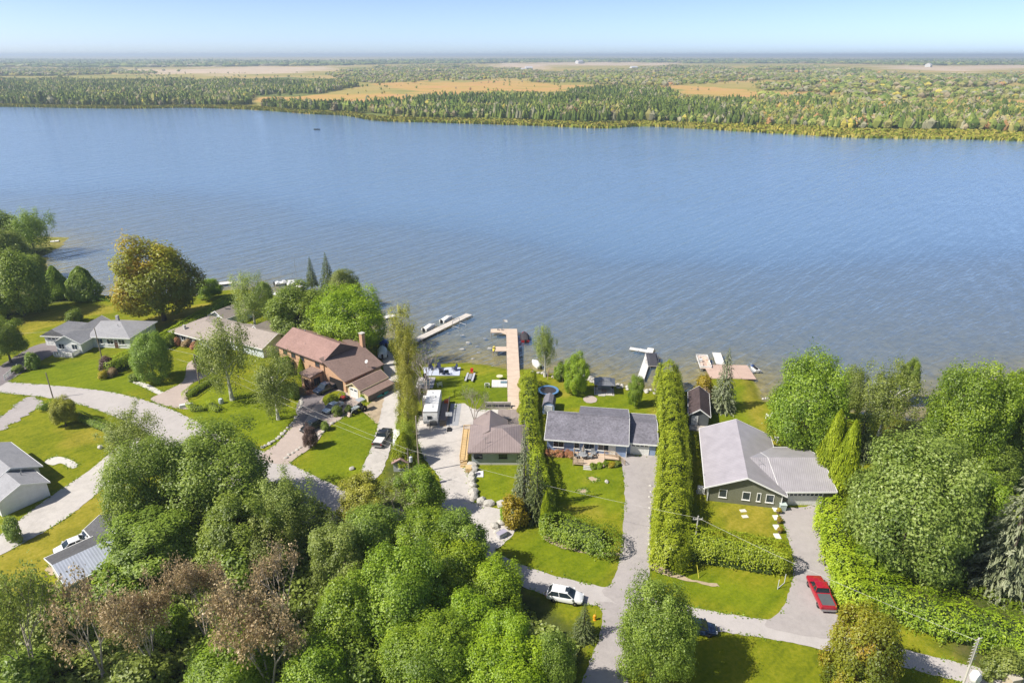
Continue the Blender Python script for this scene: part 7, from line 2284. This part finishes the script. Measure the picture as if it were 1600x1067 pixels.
# poles and wires
def pole(label, base, top, arm=0.0, transformer=False, mat=None, rz=0.0, rungs=False):
    t = thing('utility_pole', label, 'utility pole', base, rz)
    MB().tube((0, 0, -.2), (0, 0, top), .13, .09, 9).build('shaft', mat or POLE, t)
    if arm:
        MB().box(-arm / 2, arm / 2, -.07, .07, top - .6, top - .45).build('crossarm', mat or POLE, t)
        for x in (-arm * .45, 0, arm * .45): MB().lathe([(.05, top - .45), (.08, top - .38), (.04, top - .25)], 8, (x, 0, 0)).build('insulator', GREYP, t)
    if transformer: MB().lathe([(.1, top - 2.4), (.26, top - 2.35), (.26, top - 1.5), (.1, top - 1.42)], 12, (.38, 0, 0)).build('transformer', paint((.55, .57, .58)), t)
    if rungs:
        for k in range(8):
            z = top - .15 - .42 * k
            MB().tube((-.55, 0, z), (.55, 0, z), .035, n=5).build('rung', mat or POLE, t)
    return t
def wire(label, a, b, sag=.5, r=.016):
    a, b = Vector(a), Vector(b)
    pts = [a.lerp(b, k / 14) + Vector((0, 0, -4 * sag * (k / 14) * (1 - k / 14))) for k in range(15)]
    o = MB().path(pts, r, 4).build('overhead_wire', paint((.42, .41, .38), .5), None)
    tag(o, label, 'wire')
pA = at(160, 562); pB = at(313, 606); pC = at(655, 738); pD = at(641, 762); pE = at(1084, 862); pF = at(1500, 1082); pZ = at(83, 622)
pole('slim utility pole on the lawn beside the white house', pA, 7.6)
pole('bare utility pole at the paved driveway hedge', pB, 7.6)
pole('short pole at the lower edge of the road', pZ, 5.6)
pole('tall pale pole in front of the travel trailer', pC, 10.5, mat=paint((.40, .34, .28)))
pole('utility pole with grey transformer beside the pink roofed shed', pD, 7.2, transformer=True)
pole('utility pole with crossarm sticking out of the long hedge', pE, 6.0, arm=1.3, mat=paint((.46, .44, .40)))
pole('pale pole with many short rungs beside the road', pF, 7.8, rungs=True, mat=paint((.55, .52, .46)), rz=R(20))
up = lambda q, z: q + Vector((0, 0, z))
wire('upper wire from the white house pole to the hedge pole', up(pA, 7.5), up(pB, 7.5), .3)
wire('lower wire from the white house pole to the hedge pole', up(pA, 5.9), up(pB, 5.4), .3)
wire('upper wire crossing the brick house lawn', up(pB, 7.5), up(pD, 7.1), .7)
wire('lower wire crossing the brick house lawn', up(pB, 5.4), up(pD, 6.2), .5)
wire('wire crossing the blue bungalow driveway', up(pD, 7.1), up(pE, 5.7), .6)
wire('wire running above the long clipped hedge to the rung pole', up(pE, 5.7), up(pF, 7.4), .5)
wire('wire leaving the white house pole towards the frame edge', up(pA, 7.5), at(-80, 524, 8.5), .3)
wire('wire from the transformer pole to the brown cottage mast', up(pD, 6.4), Vector((2.2, 102.1, 6.6)), .3)
o = MB().tube((0, 0, 0), (-.3, .5, 1.7), .05, .04).build('guy_marker', paint((.72, .66, .1)), None)
o.location = at(1092, 903)
tag(o, 'yellow guy wire guard leaning against the long hedge', 'guy guard')
t = thing('tank', 'white egg shaped covered tank beside the rung pole', 'tank', at(1521, 1066), R(30))
MB().lathe([(.15, 0), (.5, .3), (.58, .9), (.42, 1.5), (.1, 1.75)], 14).build('body', paint((.74, .74, .72)), t, True)
MB().box(-.25, .25, -.25, .25, 0, .1).build('base', GREYP, t)
t = thing('power_cabinet', 'weathered tan cabinet at the frame corner', 'cabinet', at(1578, 1072), R(12))
MB().box(-.6, .6, -.5, .5, 0, 1.5).build('body', paint((.42, .36, .26), .8, .25), t, False, .04)
MB().box(-.66, .66, -.56, .56, 1.5, 1.58).build('lid', paint((.48, .44, .36)), t)

# far farm buildings
FARW = paint((.62, .62, .6))
for i, (x, y, l, wd) in enumerate([(818, 111.5, 'tiny white farmhouse among fields beyond the marsh', 22), (826, 110, 'tiny grey barn beside the farmhouse beyond the marsh', 30), (990, 109.5, 'tiny white farm building beyond the pale scrub', 30), (1584, 126, 'tiny white house in dark trees beyond the marsh', 14), (905, 100.5, 'tiny pale shed on the far fields', 50), (1450, 107, 'tiny pale farm building near the distant clearing', 40)]):
    q = at(x, y, 5)
    gz = far_height(np.array([q.x]), np.array([q.y]))[0]
    h = House('farmhouse', l, 'farm building', q.x, q.y, 5 + 9 * i, gz)
    w_ = wd
    h.gable(-w_ / 2, w_ / 2, -w_ * .3, w_ * .3, w_ * .28, w_ * .45, 'x', FARW, paint((.5, .5, .52)), ov=.6, trim=None)
